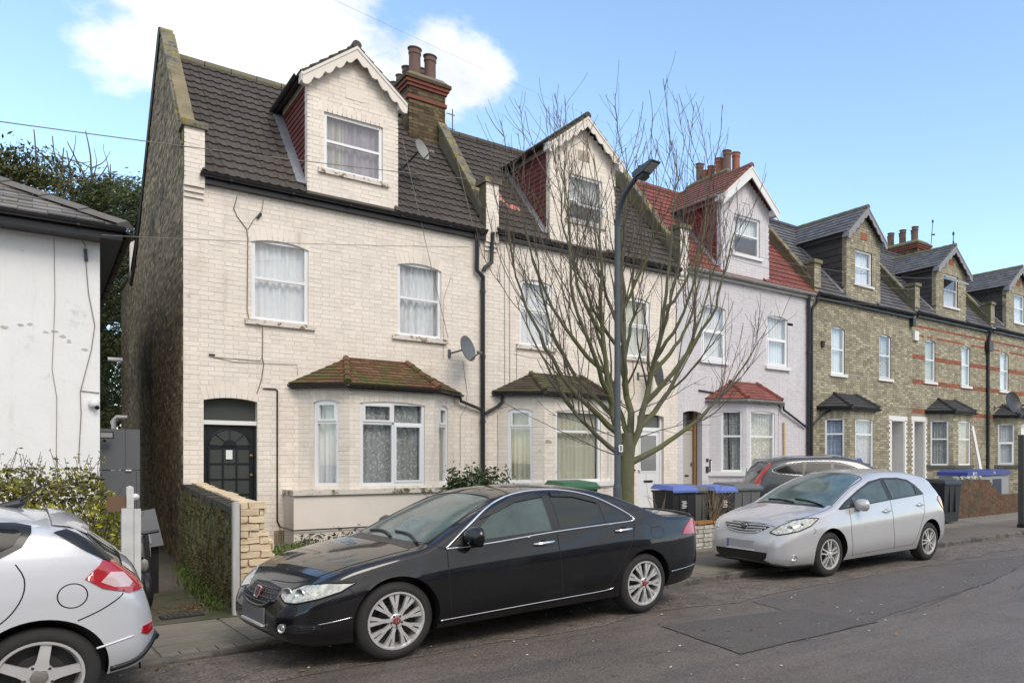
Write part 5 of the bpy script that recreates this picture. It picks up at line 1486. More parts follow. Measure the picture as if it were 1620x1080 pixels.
# ------------------------------------------------------------------ street lamp
lm = thing('street_lamp', 'dark grey street lamp column with an upswept arm in front of the tree', 'street lamp', (6.20, 9.1, 0))
post = M('galvanised_dark_post', (.075, .085, .095), .5, var=.12, scale=5, metal=.3)
b = MB(); b.lathe([(.062, 0), (.062, 1.2), (.058, 1.22), (.047, 1.26), (.044, 4.97)], (6.20, 9.1, .05), (0, 0, 1), 16)
arc = [(6.20, 9.1, 4.95), (6.20, 9.08, 5.12), (6.20, 9.02, 5.26), (6.20, 8.92, 5.38), (6.20, 8.78, 5.47), (6.20, 8.62, 5.55)]
b.tube(arc, [.042, .04, .039, .037, .035, .034], 12); b.build('column', post, lm, smooth=True)
b = MB()
b.prism([(0, -.035), (.05, -.055), (.24, -.055), (.44, -.012), (.46, .0), (.43, .02), (.15, .038), (0, .032)], (6.125, 8.64, 5.56), (0, -1, .18), (0, .18, 1), (.15, 0, 0)); lo_ = b.build('lantern', post, lm)
b = MB(); b.prism([(.06, -.058), (.22, -.058), (.20, -.105), (.09, -.105)], (6.14, 8.64, 5.56), (0, -1, .18), (0, .18, 1), (.12, 0, 0)); b.build('gear_box', blackpaint, lo_)
b = MB(); b.prism([(.25, -.056), (.42, -.018), (.42, -.024), (.25, -.062)], (6.137, 8.64, 5.56), (0, -1, .18), (0, .18, 1), (.126, 0, 0)); b.build('lens', M('lantern_lens', (.4, .4, .42), .15), lo_)
b = MB(); b.lathe([(.038, 0), (.038, .06), (.03, .072), (0, .075)], (6.20, 8.55, 5.605), (0, 0, 1), 12); b.build('photocell', blackpaint, lm)
b = MB(); b.box(6.165, 6.235, 9.012, 9.016, 1.76, 1.86); pl = b.build('number_plate', cleansill, lm)
# plate shows an 8: two rings
b = MB()
for zc in (1.793, 1.827):
    b.tube([(6.20 + .014 * math.cos(2 * PI * k / 10), 9.010, zc + .016 * math.sin(2 * PI * k / 10)) for k in range(11)], .004, 5, caps=False)
b.build('numeral', blackpaint, pl)
sp = thing('sign_post', 'dark square post on the pavement at the right edge', 'post', (17.3, 8.66, .08))
b = MB(); b.box(17.24, 17.42, 8.60, 8.74, .08, 2.25); b.build('post', M('dark_steel_cabinet', (.06, .055, .05), .5, var=.2), sp)
b = MB(); b.box(17.22, 17.44, 8.58, 8.76, .08, .16); b.build('foot', blackpaint, sp)

# ------------------------------------------------------------------ bins and low walls
def wheelie(x, y, z0, w, d, h, body, lid, label, rz=0, group='wheelie bins', lidw=None, marks=True):
    t = thing('wheelie_bin', label, 'bin', (x, y, z0), rz, group)
    b = MB(); f = .84
    W, D = w / 2, d / 2
    lo = [(-W * f, -D * f, .06), (W * f, -D * f, .06), (W * f, D * f, .06), (-W * f, D * f, .06)]; hi = [(-W, -D, h * .9), (W, -D, h * .9), (W, D, h * .9), (-W, D, h * .9)]
    b.mesh(lo + hi, [(3, 2, 1, 0), (0, 1, 5, 4), (1, 2, 6, 5), (2, 3, 7, 6), (3, 0, 4, 7), (4, 5, 6, 7)])
    b.box(-W - .015, W + .015, -D - .015, D + .015, h * .87, h * .9)
    for s in (-.33, .33): b.box(W * s - .02, W * s + .02, -D - .004, -D * f - .01, .3, h * .84)
    o = b.build('bin_body', body, t, world_coords=False)
    l = MB()
    l.mesh([(-W - .03, -D - .04, h * .905), (W + .03, -D - .04, h * .905), (W + .03, D + .03, h * .925), (-W - .03, D + .03, h * .925),
            (-W + .02, -D + .02, h * .97), (W - .02, -D + .02, h * .97), (W - .02, D - .02, h), (-W + .02, D - .02, h),
            (-W - .03, -D - .04, h * .87), (W + .03, -D - .04, h * .87)],
           [(0, 1, 5, 4), (1, 2, 6, 5), (2, 3, 7, 6), (3, 0, 4, 7), (4, 5, 6, 7), (8, 9, 1, 0)])
    l.tube([(-W + .04, D + .06, h * .93), (W - .04, D + .06, h * .93)], .016, 8)
    l.build('lid', lid, t, world_coords=False)
    for s in (-1, 1):
        k = MB(); k.lathe([(.02, -.025), (.1, -.025), (.1, .025), (.02, .025)], (s * (W * f + .0), D * f, .1), (1, 0, 0), 14); k.build('wheel', gutterblack, t, world_coords=False)
    if marks:
        k = MB()
        for i, (a, c_) in enumerate(((0, 0), (.02, .03), (-.01, .055), (.03, .085), (-.005, .11))): k.box(-.06 + a, .05 + a, -D * .955 - .004, -D * .955 + .02, h * .62 + c_, h * .62 + c_ + .013)
        k.build('printed_mark', cleansill, t, world_coords=False)
    return t
bluelid = M('blue_bin_lid', (.11, .165, .46), .5, var=.08); deepblue = M('deep_blue_plastic', (.035, .06, .26), .4, var=.08)
binblack = M('black_bin_plastic', (.022, .023, .026), .45, var=.1); bingrey = M('grey_bin_plastic', (.115, .12, .115), .5, var=.06, col2=(.16, .16, .14), lo=.6, hi=.75, s2=3)
greenlid = M('green_bin_lid', (.045, .15, .07), .5, var=.08)
wheelie(8.54, 10.75, .12, .52, .6, 1.10, binblack, bluelid, 'black wheelie bin with a blue lid, left of the row by the white door')
wheelie(9.06, 10.95, .12, .50, .6, 1.08, bingrey, bingrey, 'grey wheelie bin between the two blue lidded bins', marks=False)
wheelie(9.50, 10.72, .12, .50, .58, 1.07, binblack, bluelid, 'black wheelie bin with a blue lid behind the bundle of bare twigs')
wheelie(10.17, 10.85, .12, .70, .62, 1.10, bingrey, bingrey, 'wide grey bin at the right of the row, next to the silver hatchback', marks=False)
wheelie(6.95, 11.6, .12, .66, .62, 1.18, M('green_bin', (.035, .11, .055), .5), greenlid, 'green lidded bin behind the black saloon', marks=False)
wheelie(16.65, 10.45, .1, .74, .74, 1.10, binblack, binblack, 'large black wheelie bin on the pavement beside the red brick wall', marks=False)
t = wheelie(15.65, 11.9, .12, .55, .6, 1.1, deepblue, deepblue, 'blue bin with its lid thrown open behind the grey estate car', marks=False)
lid_ = MB(); lid_.prism([(-.28, 0), (.28, 0), (.28, .38), (.22, .47), (-.22, .47), (-.28, .38)], (0, .30, 1.12), X3, (0, .12, 1), (0, .035, 0)); lid_.build('open_lid', deepblue, t, world_coords=False)
big = [(20.3, 11.9, 'blue topped grey container behind the red brick wall, left one'), (21.9, 12.2, 'blue topped grey container at the low end of the red brick wall')]
for x, y, lb_ in big:
    t = thing('recycling_container', lb_, 'container', (x, y, .12), 0, 'recycling containers')
    b = MB(); b.box(-.68, .68, -.45, .45, .15, 1.08); b.box(-.3, .22, -.462, -.452, .3, .98, 1); b.build('bin_body', [M('pale_grey_steel', (.30, .30, .31), .5), M('dark_navy', (.03, .035, .07), .5)], t, world_coords=False)
    b = MB(); b.prism([(-.72, 1.1), (.72, 1.1), (.70, 1.22), (.3, 1.27), (-.35, 1.27), (-.70, 1.2)], (0, -.5, 0), X3, Z3, (0, 1.0, 0)); b.build('lid', deepblue, t, world_coords=False)
    b = MB()
    b.box(-.45, -.40, -.512, -.502, 1.12, 1.2); b.tube([(-.36 + .03 * math.cos(k * .7), -.508, 1.16 + .04 * math.sin(k * .7)) for k in range(9)], .008, 5); b.tube([(-.27 + .03 * math.cos(k * .7), -.508, 1.16 + .04 * math.sin(k * .7)) for k in range(9)], .008, 5)
    b.build('lettering', cleansill, t, world_coords=False)
rw = thing('brick_garden_wall', 'low red brown brick garden wall stepped down towards the right', 'garden wall', (18.3, 10.8, .1))
rb = M('red_brown_wall_brick', (.155, .062, .033), .92, var=.2, island=.3, island_hue=(.11, .065, .035), col2=(.06, .055, .03), lo=.5, hi=.66, s2=1.6)
wl = Wall(rw)
A2, B2 = Vector((17.95, 10.72, 0)), Vector((23.6, 11.15, 0)); u2 = (B2 - A2).normalized(); n2 = Vector((u2.y, -u2.x, 0)); L2 = (B2 - A2).length
wl.panel(A2, u2, n2, [(0, .02), (L2, .02), (L2, .66), (2.55, .68), (2.4, .78), (2.1, .92), (1.9, 1.08), (1.75, 1.13), (0, 1.13)], depth=.22, mats=(0, 1), jit=.003)
wl.panel(A2 + Vector((-.004, .22, 0)), Vector((0, -1, 0)), Vector((-1, 0, 0)), [(0, .02), (.22, .02), (.22, 1.13), (0, 1.13)], depth=.02, single=False)
wo_ = wl.finish('wall', [M('brown_mortar', (.10, .07, .045), .95), rb], rw, limit=300)
tag(rw['label'] and rw)
b = MB()
for i in range(14): b.lathe([(0, -.05), (.06, -.02), (.05, .05), (0, .07)], (18.0 + i * .11, 10.9 + rnd.uniform(-.06, .06), 1.17), (rnd.uniform(-.5, .5), rnd.uniform(-.5, .5), 1), 6)
tag(b.build('rubble', M('pale_rubble', (.38, .37, .34), .9, island=.4), kind='stuff'), 'loose pale rubble lying on top of the red brick wall', 'rubble')
lo = thing('white_brick_wall', 'low wall of white painted bricks with an orange top, by the twigs', 'garden wall', (8.9, 10.2, .1))
wlb = Wall(lo)
wbr = M('flaked_white_brick', (.55, .52, .45), .85, var=.15, island=.15, col2=(.25, .21, .14), lo=.6, hi=.68, s2=7)
wlb.panel((8.1, 10.05, 0), (1, .05, 0), (.05, -1, 0), [(0, .06), (2.3, .06), (2.3, .53), (0, .53)], depth=.2, proud=.008, jit=.004, joint=.014)
wlo = wlb.finish('wall', [M('dark_joint', (.09, .085, .06), .95, var=.3), wbr], lo, limit=80)
for i in range(6):
    b = MB(); b.obox((8.12 + i * .38, 10.02 + .019 * i, .532), (.36, .018, rnd.uniform(-.01, .02)), (0, .2, 0), (0, 0, .05)); b.build('capping_brick', M('orange_capping', (.38, .17, .05), .9, var=.25, col2=(.16, .10, .04), lo=.5, hi=.65), wlo)
bo = thing('green_bottle', 'green glass bottle standing on the ledge by the lilac house', 'bottle', (12.9, 13.4, 1.2))
b = MB(); b.lathe([(0, 0), (.035, 0), (.035, .15), (.012, .2), (.012, .26), (0, .26)], (12.9, 13.4, 1.201), (0, 0, 1), 12); b.build('bottle', M('green_glass', (.03, .25, .07), .1), bo, smooth=True)
b = MB(); b.box(12.75, 13.5, 13.3, 13.5, 0, 1.0); b.box(12.7, 13.55, 13.25, 13.55, 1.002, 1.20); tag(b.build('porch_wall', whitepaint), 'low white rendered wall in front of the lilac house', 'garden wall')
rbx = thing('red_letter_box', 'small red box hanging by the white glazed door', 'letter box', (7.4, 10.4, 0))
b = MB(); b.box(9.25, 9.42, 13.2, 13.3, 1.1, 1.42); b.build('box', M('red_enamel', (.45, .03, .03), .4), rbx); b = MB(); b.box(9.23, 9.44, 13.18, 13.32, 1.422, 1.46); b.box(9.31, 9.36, 13.31, 13.36, .1, 1.4); b.build('stand', blackpaint, rbx)

# ------------------------------------------------------------------ satellite dishes and wires
def dish(c, d, r, mat, label, wall, rz=1.0):
    d = Vector(d).normalized(); c = Vector(c)
    t = thing('satellite_dish', label, 'satellite dish', tuple(c))
    b = MB(); n = 7
    prof = [(r * i / n, .22 * r * (i / n) ** 2) for i in range(n + 1)] + [(r * 1.01, .22 * r + .004)] + [(r * i / n, .22 * r * (i / n) ** 2 - .012) for i in range(n, -1, -1)]
    b.lathe(prof, c, d, 28); b.build('reflector', mat, t, smooth=True)
    s = d.cross(Z3).normalized(); up = s.cross(d)
    f = c + d * r * 1.05 - up * r * .55
    b = MB(); b.tube([c - up * r * .95 + d * .2 * r, f], .012, 6); b.tube([c - d * .02, Vector(wall)], .018, 8); b.tube([Vector(wall) - Z3 * .08, Vector(wall) + Z3 * .08], .03, 6); b.build('bracket_arm', M('dish_arm', (.10, .10, .10), .5), t)
    b = MB(); b.lathe([(0, -.06), (.028, -.055), (.03, .02), (.02, .05), (0, .055)], f, (c - f), 10); b.build('receiver', mat, t, smooth=True)
    return t
dish((6.16, 14.18, 3.78), (.58, -.78, .22), .25, dishgrey, 'dark grey satellite dish on the cream wall beside the downpipe', (6.0, 14.57, 3.72))
dish((5.62, 15.05, 7.72), (.55, -.8, .25), .20, dishbeige, 'beige satellite dish on the brown roof beside the dormer', (5.45, 15.55, 7.45))
dish((10.75, 14.2, 3.62), (.92, -.35, .15), .33, dishgrey, 'large grey satellite dish behind the tree on the second cream house', (10.5, 14.57, 3.62))
dish((26.55, 13.7, 3.75), (-.15, -.95, .25), .40, binblack, 'large black satellite dish on the far bay roof', (26.6, 14.4, 3.6))
ae = thing('tv_aerial', 'thin television aerial beside the first chimney stack', 'aerial', (6.0, 17.5, 9.2))
b = MB(); b.tube([(6.03, 17.6, 9.0), (6.02, 17.6, 10.05)], .015, 6); b.tube([(5.55, 17.5, 10.12), (6.2, 17.7, 9.72)], .009, 6)
for i in range(8): 
    p_ = Vector((5.55, 17.5, 10.12)).lerp(Vector((6.2, 17.7, 9.72)), i / 7); b.tube([p_ - Vector((.1, -.3, .12)) * .4, p_ + Vector((.1, -.3, .12)) * .4], .005, 4)
b.build('aerial', blackpaint, ae)
ae = thing('tv_aerial', 'tall thin aerial rod on the far terrace chimney', 'aerial', (26.6, 17.5, 9.8))
b = MB(); b.tube([(26.7, 17.2, 9.8), (26.9, 17.2, 11.2)], .015, 6); b.tube([(26.8, 17.2, 10.7), (26.9, 17.1, 10.7)], .03, 6); b.tube([(26.9, 17.2, 11.2), (26.9, 17.2, 11.3)], .04, 6); b.build('aerial', blackpaint, ae)
def wire(p, q, sag, label, r=.008):
    b = MB(); p, q = Vector(p), Vector(q); n = 24
    b.tube([p.lerp(q, i / n) - Z3 * (sag * 4 * (i / n) * (1 - i / n)) for i in range(n + 1)], r, 5)
    tag(b.build('overhead_wire', cable, smooth=True), label, 'wire')
wire((-2.33, 11.28, 5.08), (6.36, 14.4, 7.15), .06, 'overhead wire crossing in front of the gable and the dormer window', .007)
wire((.66, 13.5, 4.74), (6.35, 14.45, 5.83), .03, 'thin wire running across the upper windows of the cream house', .005)
wire((5.95, 14.4, 8.0), (6.5, 14.45, 6.0), .03, 'pale cable slanting down the brown roof by the parapet', .007)
wire((5.05, 14.42, 7.6), (5.95, 14.5, 4.0), .05, 'pale cable dropping from the dormer across the upper wall', .006)
wire((1.9, 8, 6.12), (15.6, 17, 10.4), .12, 'thin overhead wire high against the clouds', .0012)
wire((7.0, 13.9, 6.0), (25, 14.2, 6.9), .3, 'overhead wire strung along the front of the terrace', .005)
wire((9.0, 13.2, 6.6), (22, 13.9, 7.6), .3, 'upper overhead wire strung past the lilac dormer', .005)
wire((9.0, 12.6, 6.3), (21, 13.9, 7.1), .3, 'lower overhead wire strung past the lilac dormer', .005)

# ------------------------------------------------------------------ the terrace across the road (seen only in panes and paintwork)
opb = M('opposite_brick', (.20, .14, .10), .9, var=.15, scale=2); opw = M('opposite_window', (.12, .13, .14), .1)
for i in range(9):
    x0 = -19 + 5.2 * i
    t = thing('terraced_house', 'brick terrace house on the far side of the road behind the viewpoint', 'house', (x0, -12, 0), group='houses across the road')
    b = MB(); b.box(x0 + .003, x0 + 5.197, -21, -12, 0, 5.2); b.build('wall', opb if i % 3 else M('opposite_render', (.55, .52, .48), .8), t)
    b = MB(); b.face([(x0, -11.7, 5.15), (x0, -16.5, 7.8), (x0 + 5.2, -16.5, 7.8), (x0 + 5.2, -11.7, 5.15)]); b.face([(x0, -21.2, 5.15), (x0 + 5.2, -21.2, 5.15), (x0 + 5.2, -16.5, 7.8), (x0, -16.5, 7.8)]); b.build('roof', slate, t)
    for wx, wz, ww_, wh in ((.8, 3.2, .9, 1.4), (3.0, 3.2, .9, 1.4), (.9, .9, 2.0, 1.7)):
        b = MB(); b.box(x0 + wx, x0 + wx + ww_, -11.995, -11.95, wz, wz + wh); w_ = b.build('window', upvc, t)
        b = MB(); b.box(x0 + wx + .08, x0 + wx + ww_ - .08, -11.947, -11.94, wz + .08, wz + wh - .08); b.build('pane', opw, w_)
# ------------------------------------------------------------------ planting
def leaf(b, c, s, up=.4, asp=.5):
    d = Vector((rnd.gauss(0, 1), rnd.gauss(0, 1), rnd.gauss(up, .7))).normalized()
    e = d.cross(Vector((rnd.gauss(0, 1), rnd.gauss(0, 1), rnd.gauss(0, 1)))).normalized() * s * asp
    b.face([c - d * s, c + e, c + d * s, c - e])
bark = M('mossy_bark', (.12, .112, .078), .9, var=.4, scale=9, col2=(.115, .12, .045), lo=.42, hi=.60, s2=2.0, bump=.012, bscale=30, stretch=(1, 1, .4))
twigm = M('brown_twig', (.105, .08, .06), .85, var=.2)
twigm2 = M('twig_ochre', (.12, .095, .055), .85, var=.2)

def grow(p, d, L, r, rng, upbias=.05, wob=.12, n=10):
    pts, rs = [p.copy()], [r]
    d = d.normalized()
    for i in range(n):
        d = (d + Vector((rng.gauss(0, wob), rng.gauss(0, wob), rng.gauss(0, wob * .5) + upbias))).normalized()
        p = p + d * (L / n); pts.append(p.copy()); rs.append(r * (1 - .78 * (i + 1) / n))
    return pts, rs

def street_tree():
    rng = random.Random(21)
    t = thing('bare_street_tree', 'bare street tree with mossy forking limbs standing behind the lamp column', 'tree', (6.66, 9.55, .05))
    P0 = Vector((6.66, 9.55, 0.05))
    b = MB(); b.tube([P0, P0 + Vector((0, 0, .4)), P0 + Vector((.03, .01, 1.0)), P0 + Vector((.02, 0, 1.5)), P0 + Vector((.04, .02, 2.0))], [.17, .125, .105, .105, .08], 14)
    b.build('trunk', bark, t, smooth=True)
    tw = MB()
    # main stems, then limbs that leave a stem: (stem, fraction along it, lean along and across the street, length, radius, how soon it turns upright)
    stems = [(-.10, .02, 4.7, .062), (.03, .08, 5.0, .072), (.13, -.05, 4.9, .064)]
    limbs = [(0, .02, (-.62, .0), 2.9, .045, .55), (0, .10, (-.45, .05), 3.8, .05, .8), (0, .2, (-.30, -.15), 3.8, .045, .85), (0, .3, (-.4, .2), 3.2, .04, .85), (0, .42, (-.22, .1), 2.9, .034, .9), (0, .16, (-.2, .35), 3.9, .04, .85),
             (1, .08, (.05, .4), 4.0, .045, .85), (1, .22, (-.12, -.2), 3.7, .045, .9), (1, .30, (.2, .22), 3.4, .04, .9), (1, .42, (-.1, .15), 2.9, .034, .9), (1, .5, (.14, -.1), 2.5, .03, .9), (1, .36, (-.3, .0), 3.0, .034, .85),
             (2, .0, (.85, -.12), 3.5, .055, .5), (2, .12, (.42, .08), 3.9, .05, .8), (2, .2, (.30, -.3), 3.7, .045, .85), (2, .3, (.5, .12), 3.1, .04, .75), (2, .42, (.22, .1), 2.9, .034, .9), (2, .34, (.12, -.3), 3.1, .034, .9), (2, .5, (.36, -.05), 2.4, .03, .85)]
    def twigs(pts, rs, level, cnt, rng):
        for k in range(cnt):
            f = rng.uniform(.22, .97); i = min(int(f * (len(pts) - 1)), len(pts) - 2)
            p = pts[i].lerp(pts[i + 1], f * (len(pts) - 1) - i)
            dirn = (pts[i + 1] - pts[i]).normalized()
            side = dirn.cross(Vector((rng.gauss(0, 1), rng.gauss(0, 1), rng.gauss(0, .4)))).normalized()
            if level == 0:
                L_ = rng.uniform(.8, 1.9) * (1.15 - .45 * f); r = max(.006, min(rs[i] * .42, .02))
                q, s = grow(p, dirn * .8 + side * rng.uniform(.25, .65) + Z3 * .15, L_, r, rng, .12, .07, 11)
                s = [max(x, .0045) for x in s]
                tw.tube(q, s, 5); twigs(q, s, 1, rng.randint(3, 7), rng)
            else:
                L_ = rng.uniform(.15, .6)
                q, s = grow(p, dirn * .8 + side * rng.uniform(.3, .8), L_, .0042, rng, .09, .09, 5)
                tw.tube(q, [max(x, .0027) for x in s], 4)
    def limb(p, lx, ly, L_, r, up, n=18, cnt=None):
        b = MB(); pts, rs = [p.copy()], [r]
        for i in range(n):
            k = max(.10, 1 - up * 1.15 * i / n)
            d = Vector((lx * 1.8 * k + rng.gauss(0, .11), ly * 1.6 * k + rng.gauss(0, .10), .62 + .4 * min(1, 2 * i / n))).normalized()
            p = p + d * (L_ / n); pts.append(p.copy()); rs.append(max(.0055, r * (1 - .93 * ((i + 1) / n) ** .75)))
        b.tube(pts, rs, 9); b.build('limb', bark, t, smooth=True)
        twigs(pts, rs, 0, cnt if cnt is not None else int(7 + L_ * 1.5), rng)
        return pts
    S0 = [limb(P0 + Vector((.03 + lx * .2, ly * .3, 1.55)), lx, ly, L_, r, .7, cnt=9) for lx, ly, L_, r in stems]
    for si, f, (lx, ly), L_, r, up in limbs:
        q = S0[si]; i = f * (len(q) - 1); p = q[int(i)].lerp(q[int(i) + 1], i - int(i))
        limb(p, lx, ly, L_, r, up)
    for k in range(7):       # low drooping shoots
        p = P0 + Vector((0.05, 0, rng.uniform(1.6, 2.6))); a = rng.uniform(-.5, .5)
        q, s = grow(p, Vector((rng.choice((-1, 1)) * .8, a, .35)), rng.uniform(1.2, 2.2), .010, rng, .0, .09, 9); tw.tube(q, [max(x, .0032) for x in s], 5); twigs(q, s, 1, 6, rng)
    tw.build('twigs', twigm, t, smooth=True, kind='stuff')
street_tree()

def conifer(x, y, h, wd, seed, label, zlo=1.5, n=9000, dead=3):
    rng = random.Random(seed)
    t = thing('conifer_tree', label, 'tree', (x, y, 0), group=None)
    b = MB(); b.tube([(x, y, 0), (x + .1, y, h * .5), (x, y, h * .92)], [.28, .18, .04], 8); b.build('trunk', twigm, t, smooth=True)
    f = MB(); lb = MB()
    for k in range(70):          # drooping sprays of needles
        z = zlo + (h - zlo) * (rng.random() ** .8); a = rng.uniform(0, 2 * PI)
        R_ = wd * (1 - .55 * ((z - zlo) / (h - zlo)) ** 1.6) * rng.uniform(.55, 1.08)
        p0 = Vector((x, y, z)); d = Vector((math.cos(a), math.sin(a), rng.uniform(.05, .5)))
        q, s = grow(p0, d, R_, .035, rng, -.015, .06, 8); lb.tube(q, s, 4)
        for m in range(n // 70):
            ff = rng.uniform(.2, 1.0); i = min(int(ff * 8), 7); c = q[i].lerp(q[i + 1], ff * 8 - i) if i < 8 else q[-1]
            off = Vector((rng.gauss(0, 1), rng.gauss(0, 1), rng.gauss(-.1, .6))) * (.28 * (1.15 - .5 * ff))
            c = c + off; sz = rng.uniform(.035, .085)
            dd = (d * .8 + Vector((rng.gauss(0, .5), rng.gauss(0, .5), rng.gauss(.1, .4)))).normalized() * sz
            e = dd.cross(Vector((rng.gauss(0, 1), rng.gauss(0, 1), rng.gauss(0, 1)))).normalized() * sz * .32
            f.face([c - dd, c + e, c + dd * 1.2, c - e])
    for k in range(dead):
        a = rng.uniform(0, 2 * PI); p0 = Vector((x + rng.uniform(-1, 1) * wd * .35, y, h * rng.uniform(.7, .85)))
        q, s = grow(p0, Vector((rng.uniform(-.4, .4), 0, 1)), h * rng.uniform(.25, .42), .055, rng, .03, .08, 10); lb.tube(q, s, 5)
        for m in range(7):
            i = rng.randint(2, 8); q2, s2 = grow(q[i], Vector((rng.gauss(0, 1), rng.gauss(0, .6), rng.uniform(.1, .9))), rng.uniform(.4, 1.2), .02, rng, .02, .12, 6); lb.tube(q2, [max(v, .006) for v in s2], 4)
    lb.build('limbs', twigm2, t, smooth=True, kind='stuff')
    f.build('foliage', M('cypress_needles_' + str(seed % 3), [(.055, .078, .028), (.075, .092, .026), (.042, .068, .032)][seed % 3], .8, island=.5, island_hue=[(.09, .10, .03), (.12, .115, .035), (.06, .085, .03)][seed % 3]), t, kind='stuff')
conifer(-.5, 26, 9.0, 2.7, 4, 'olive green conifer behind the white house roof, furthest left', n=30000)
conifer(1.0, 29, 9.9, 2.8, 3, 'tall dark conifer with bare dead leaders behind the white house', n=34000, dead=5)
conifer(2.4, 31, 10.3, 2.5, 5, 'dark conifer pressed against the brick gable wall', n=30000, dead=3)
conifer(1.5, 32, 9.0, 2.6, 6, 'low dark conifer filling the gap at the end of the alley', n=34000, dead=0, zlo=.3)

def hedge():
    t = thing('hedge', 'straggly yellow green privet hedge in front of the white house', 'hedge', (-.3, 9.9, 0))
    tw = MB(); lf = MB(); ld = MB()
    rng = random.Random(5)
    for k in range(900):
        x = rng.uniform(-2.6, .58); y = rng.uniform(9.55, 10.5)
        top = 1.40 + .09 * noise.noise(Vector((x * 3, y * 3, 0))) - max(0, x - .4) * .9
        q, s = grow(Vector((x + rng.gauss(0, .05), y, rng.uniform(.2, .75))), Vector((rng.gauss(0, .35), rng.gauss(0, .3), 1)), rng.uniform(.5, .85), .006, rng, .05, .14, 7)
        tw.tube(q, [max(v, .0025) for v in s], 4)
    for k in range(46000):
        x = rng.uniform(-2.6, .64); y = rng.uniform(9.45, 10.55); z = 1.56 - 1.3 * rng.random() ** 1.4
        if noise.noise(Vector((x * 4.5, y * 4.5, z * 4.5))) < -.2: continue
        if x > .42 and z > 1.55 - (x - .42) * 1.6: continue
        top = 1.46 + .10 * noise.noise(Vector((x * 3, y * 3, 0)))
        if z > top: 
            if rng.random() < .75: continue
        c = Vector((x, y, z)); s = .010 + .024 * rng.random() ** 1.6
        (lf if (z < 1.25 or rng.random() < .35) else ld) and leaf(lf if (z < 1.22 or rng.random() < .3) else ld, c, s, .3, .55)
    for k in range(170):         # stray shoots above the clipped top
        x = rng.uniform(-2.5, .5); y = rng.uniform(9.5, 10.5)
        q, s = grow(Vector((x, y, 1.35)), Vector((rng.gauss(0, .3), rng.gauss(0, .3), 1)), rng.uniform(.18, .42), .004, rng, .03, .12, 6)
        tw.tube(q, [max(v, .0022) for v in s], 4)
        for m in range(9):
            i = rng.randint(1, 6); leaf(ld if rng.random() < .6 else lf, q[i] + Vector((rng.gauss(0, .012), rng.gauss(0, .012), 0)), rng.uniform(.010, .022), .6, .4)
    tw.build('twigs', twigm2, t, smooth=True, kind='stuff')
    lf.build('leaves', M('privet_leaf', (.115, .14, .012), .6, island=.5, island_hue=(.42, .37, .02)), t, kind='stuff')
    ld.build('leaf_tips', M('privet_brown_leaf', (.085, .078, .025), .7, island=.5, island_hue=(.13, .12, .03)), t, kind='stuff')
hedge()
def bush():
    t = thing('evergreen_shrub', 'dark green leafy shrub growing at the foot of the downpipe', 'shrub', (5.55, 12.3, .2))
    rng = random.Random(9); lf = MB(); tw = MB()
    for k in range(60):
        q, s = grow(Vector((5.55 + rng.gauss(0, .1), 12.3, .2)), Vector((rng.gauss(0, .45), rng.gauss(0, .35), 1)), rng.uniform(.9, 1.45), .012, rng, .03, .1, 8); tw.tube(q, [max(v, .003) for v in s], 4)
        for m in range(150):
            f = rng.uniform(.3, 1); i = min(int(f * 8), 7); c = q[i].lerp(q[i + 1], f * 8 - i) + Vector((rng.gauss(0, .07), rng.gauss(0, .07), rng.gauss(0, .05)))
            if c.z < 1.70 and abs(c.x - 5.55) < .50: leaf(lf, c, rng.uniform(.025, .05), .0, .5)
    tw.build('twigs', twigm, t, kind='stuff')
    lf.build('leaves', M('shrub_leaf', (.032, .058, .018), .4, island=.5, island_hue=(.06, .085, .03)), t, kind='stuff')
bush()
def twig_bundle(x, y, z0, h, n, sp, label, low=True):
    t = thing('bare_shrub', label, 'shrub', (x, y, z0)); rng = random.Random(int(x * 10)); tw = MB()
    for k in range(n):
        q, s = grow(Vector((x + rng.gauss(0, .03), y + rng.gauss(0, .03), z0)), Vector((rng.gauss(0, sp), rng.gauss(0, sp), 1)), h * rng.uniform(.6, 1.1), .007, rng, .0, .13, 9)
        tw.tube(q, [max(v, .0028) for v in s], 4)
        if k % 2 == 0:
            q2, s2 = grow(q[6], Vector((rng.gauss(0, 1), rng.gauss(0, .5), rng.gauss(-.3, .5))), rng.uniform(.1, .35), .004, rng, -.06, .2, 5); tw.tube(q2, [.0026] * 6, 4)
    tw.build('twigs', M('dry_stem', (.26, .19, .12), .85, var=.2), t, smooth=True, kind='stuff')
twig_bundle(8.95, 10.12, .5, .72, 46, .13, 'bundle of dry bare stems in front of the blue lidded bin')
twig_bundle(7.9, 10.4, .3, 1.1, 9, .35, 'few thin bare stems leaning in front of the left blue lidded bin')
sb = thing('flower_clump', 'clump of dark leaved plants under the cream bay window', 'plant', (4.0, 13.7, .25))
b = MB()
for k in range(700):
    c = Vector((rnd.uniform(3.1, 5.2), 13.65 + rnd.gauss(0, .08), .26 + abs(rnd.gauss(0, .10)))); leaf(b, c, rnd.uniform(.02, .05), .5, .35)
b.build('leaves', M('dark_bulb_leaf', (.05, .075, .035), .6, island=.5, island_hue=(.12, .10, .09)), sb, kind='stuff')
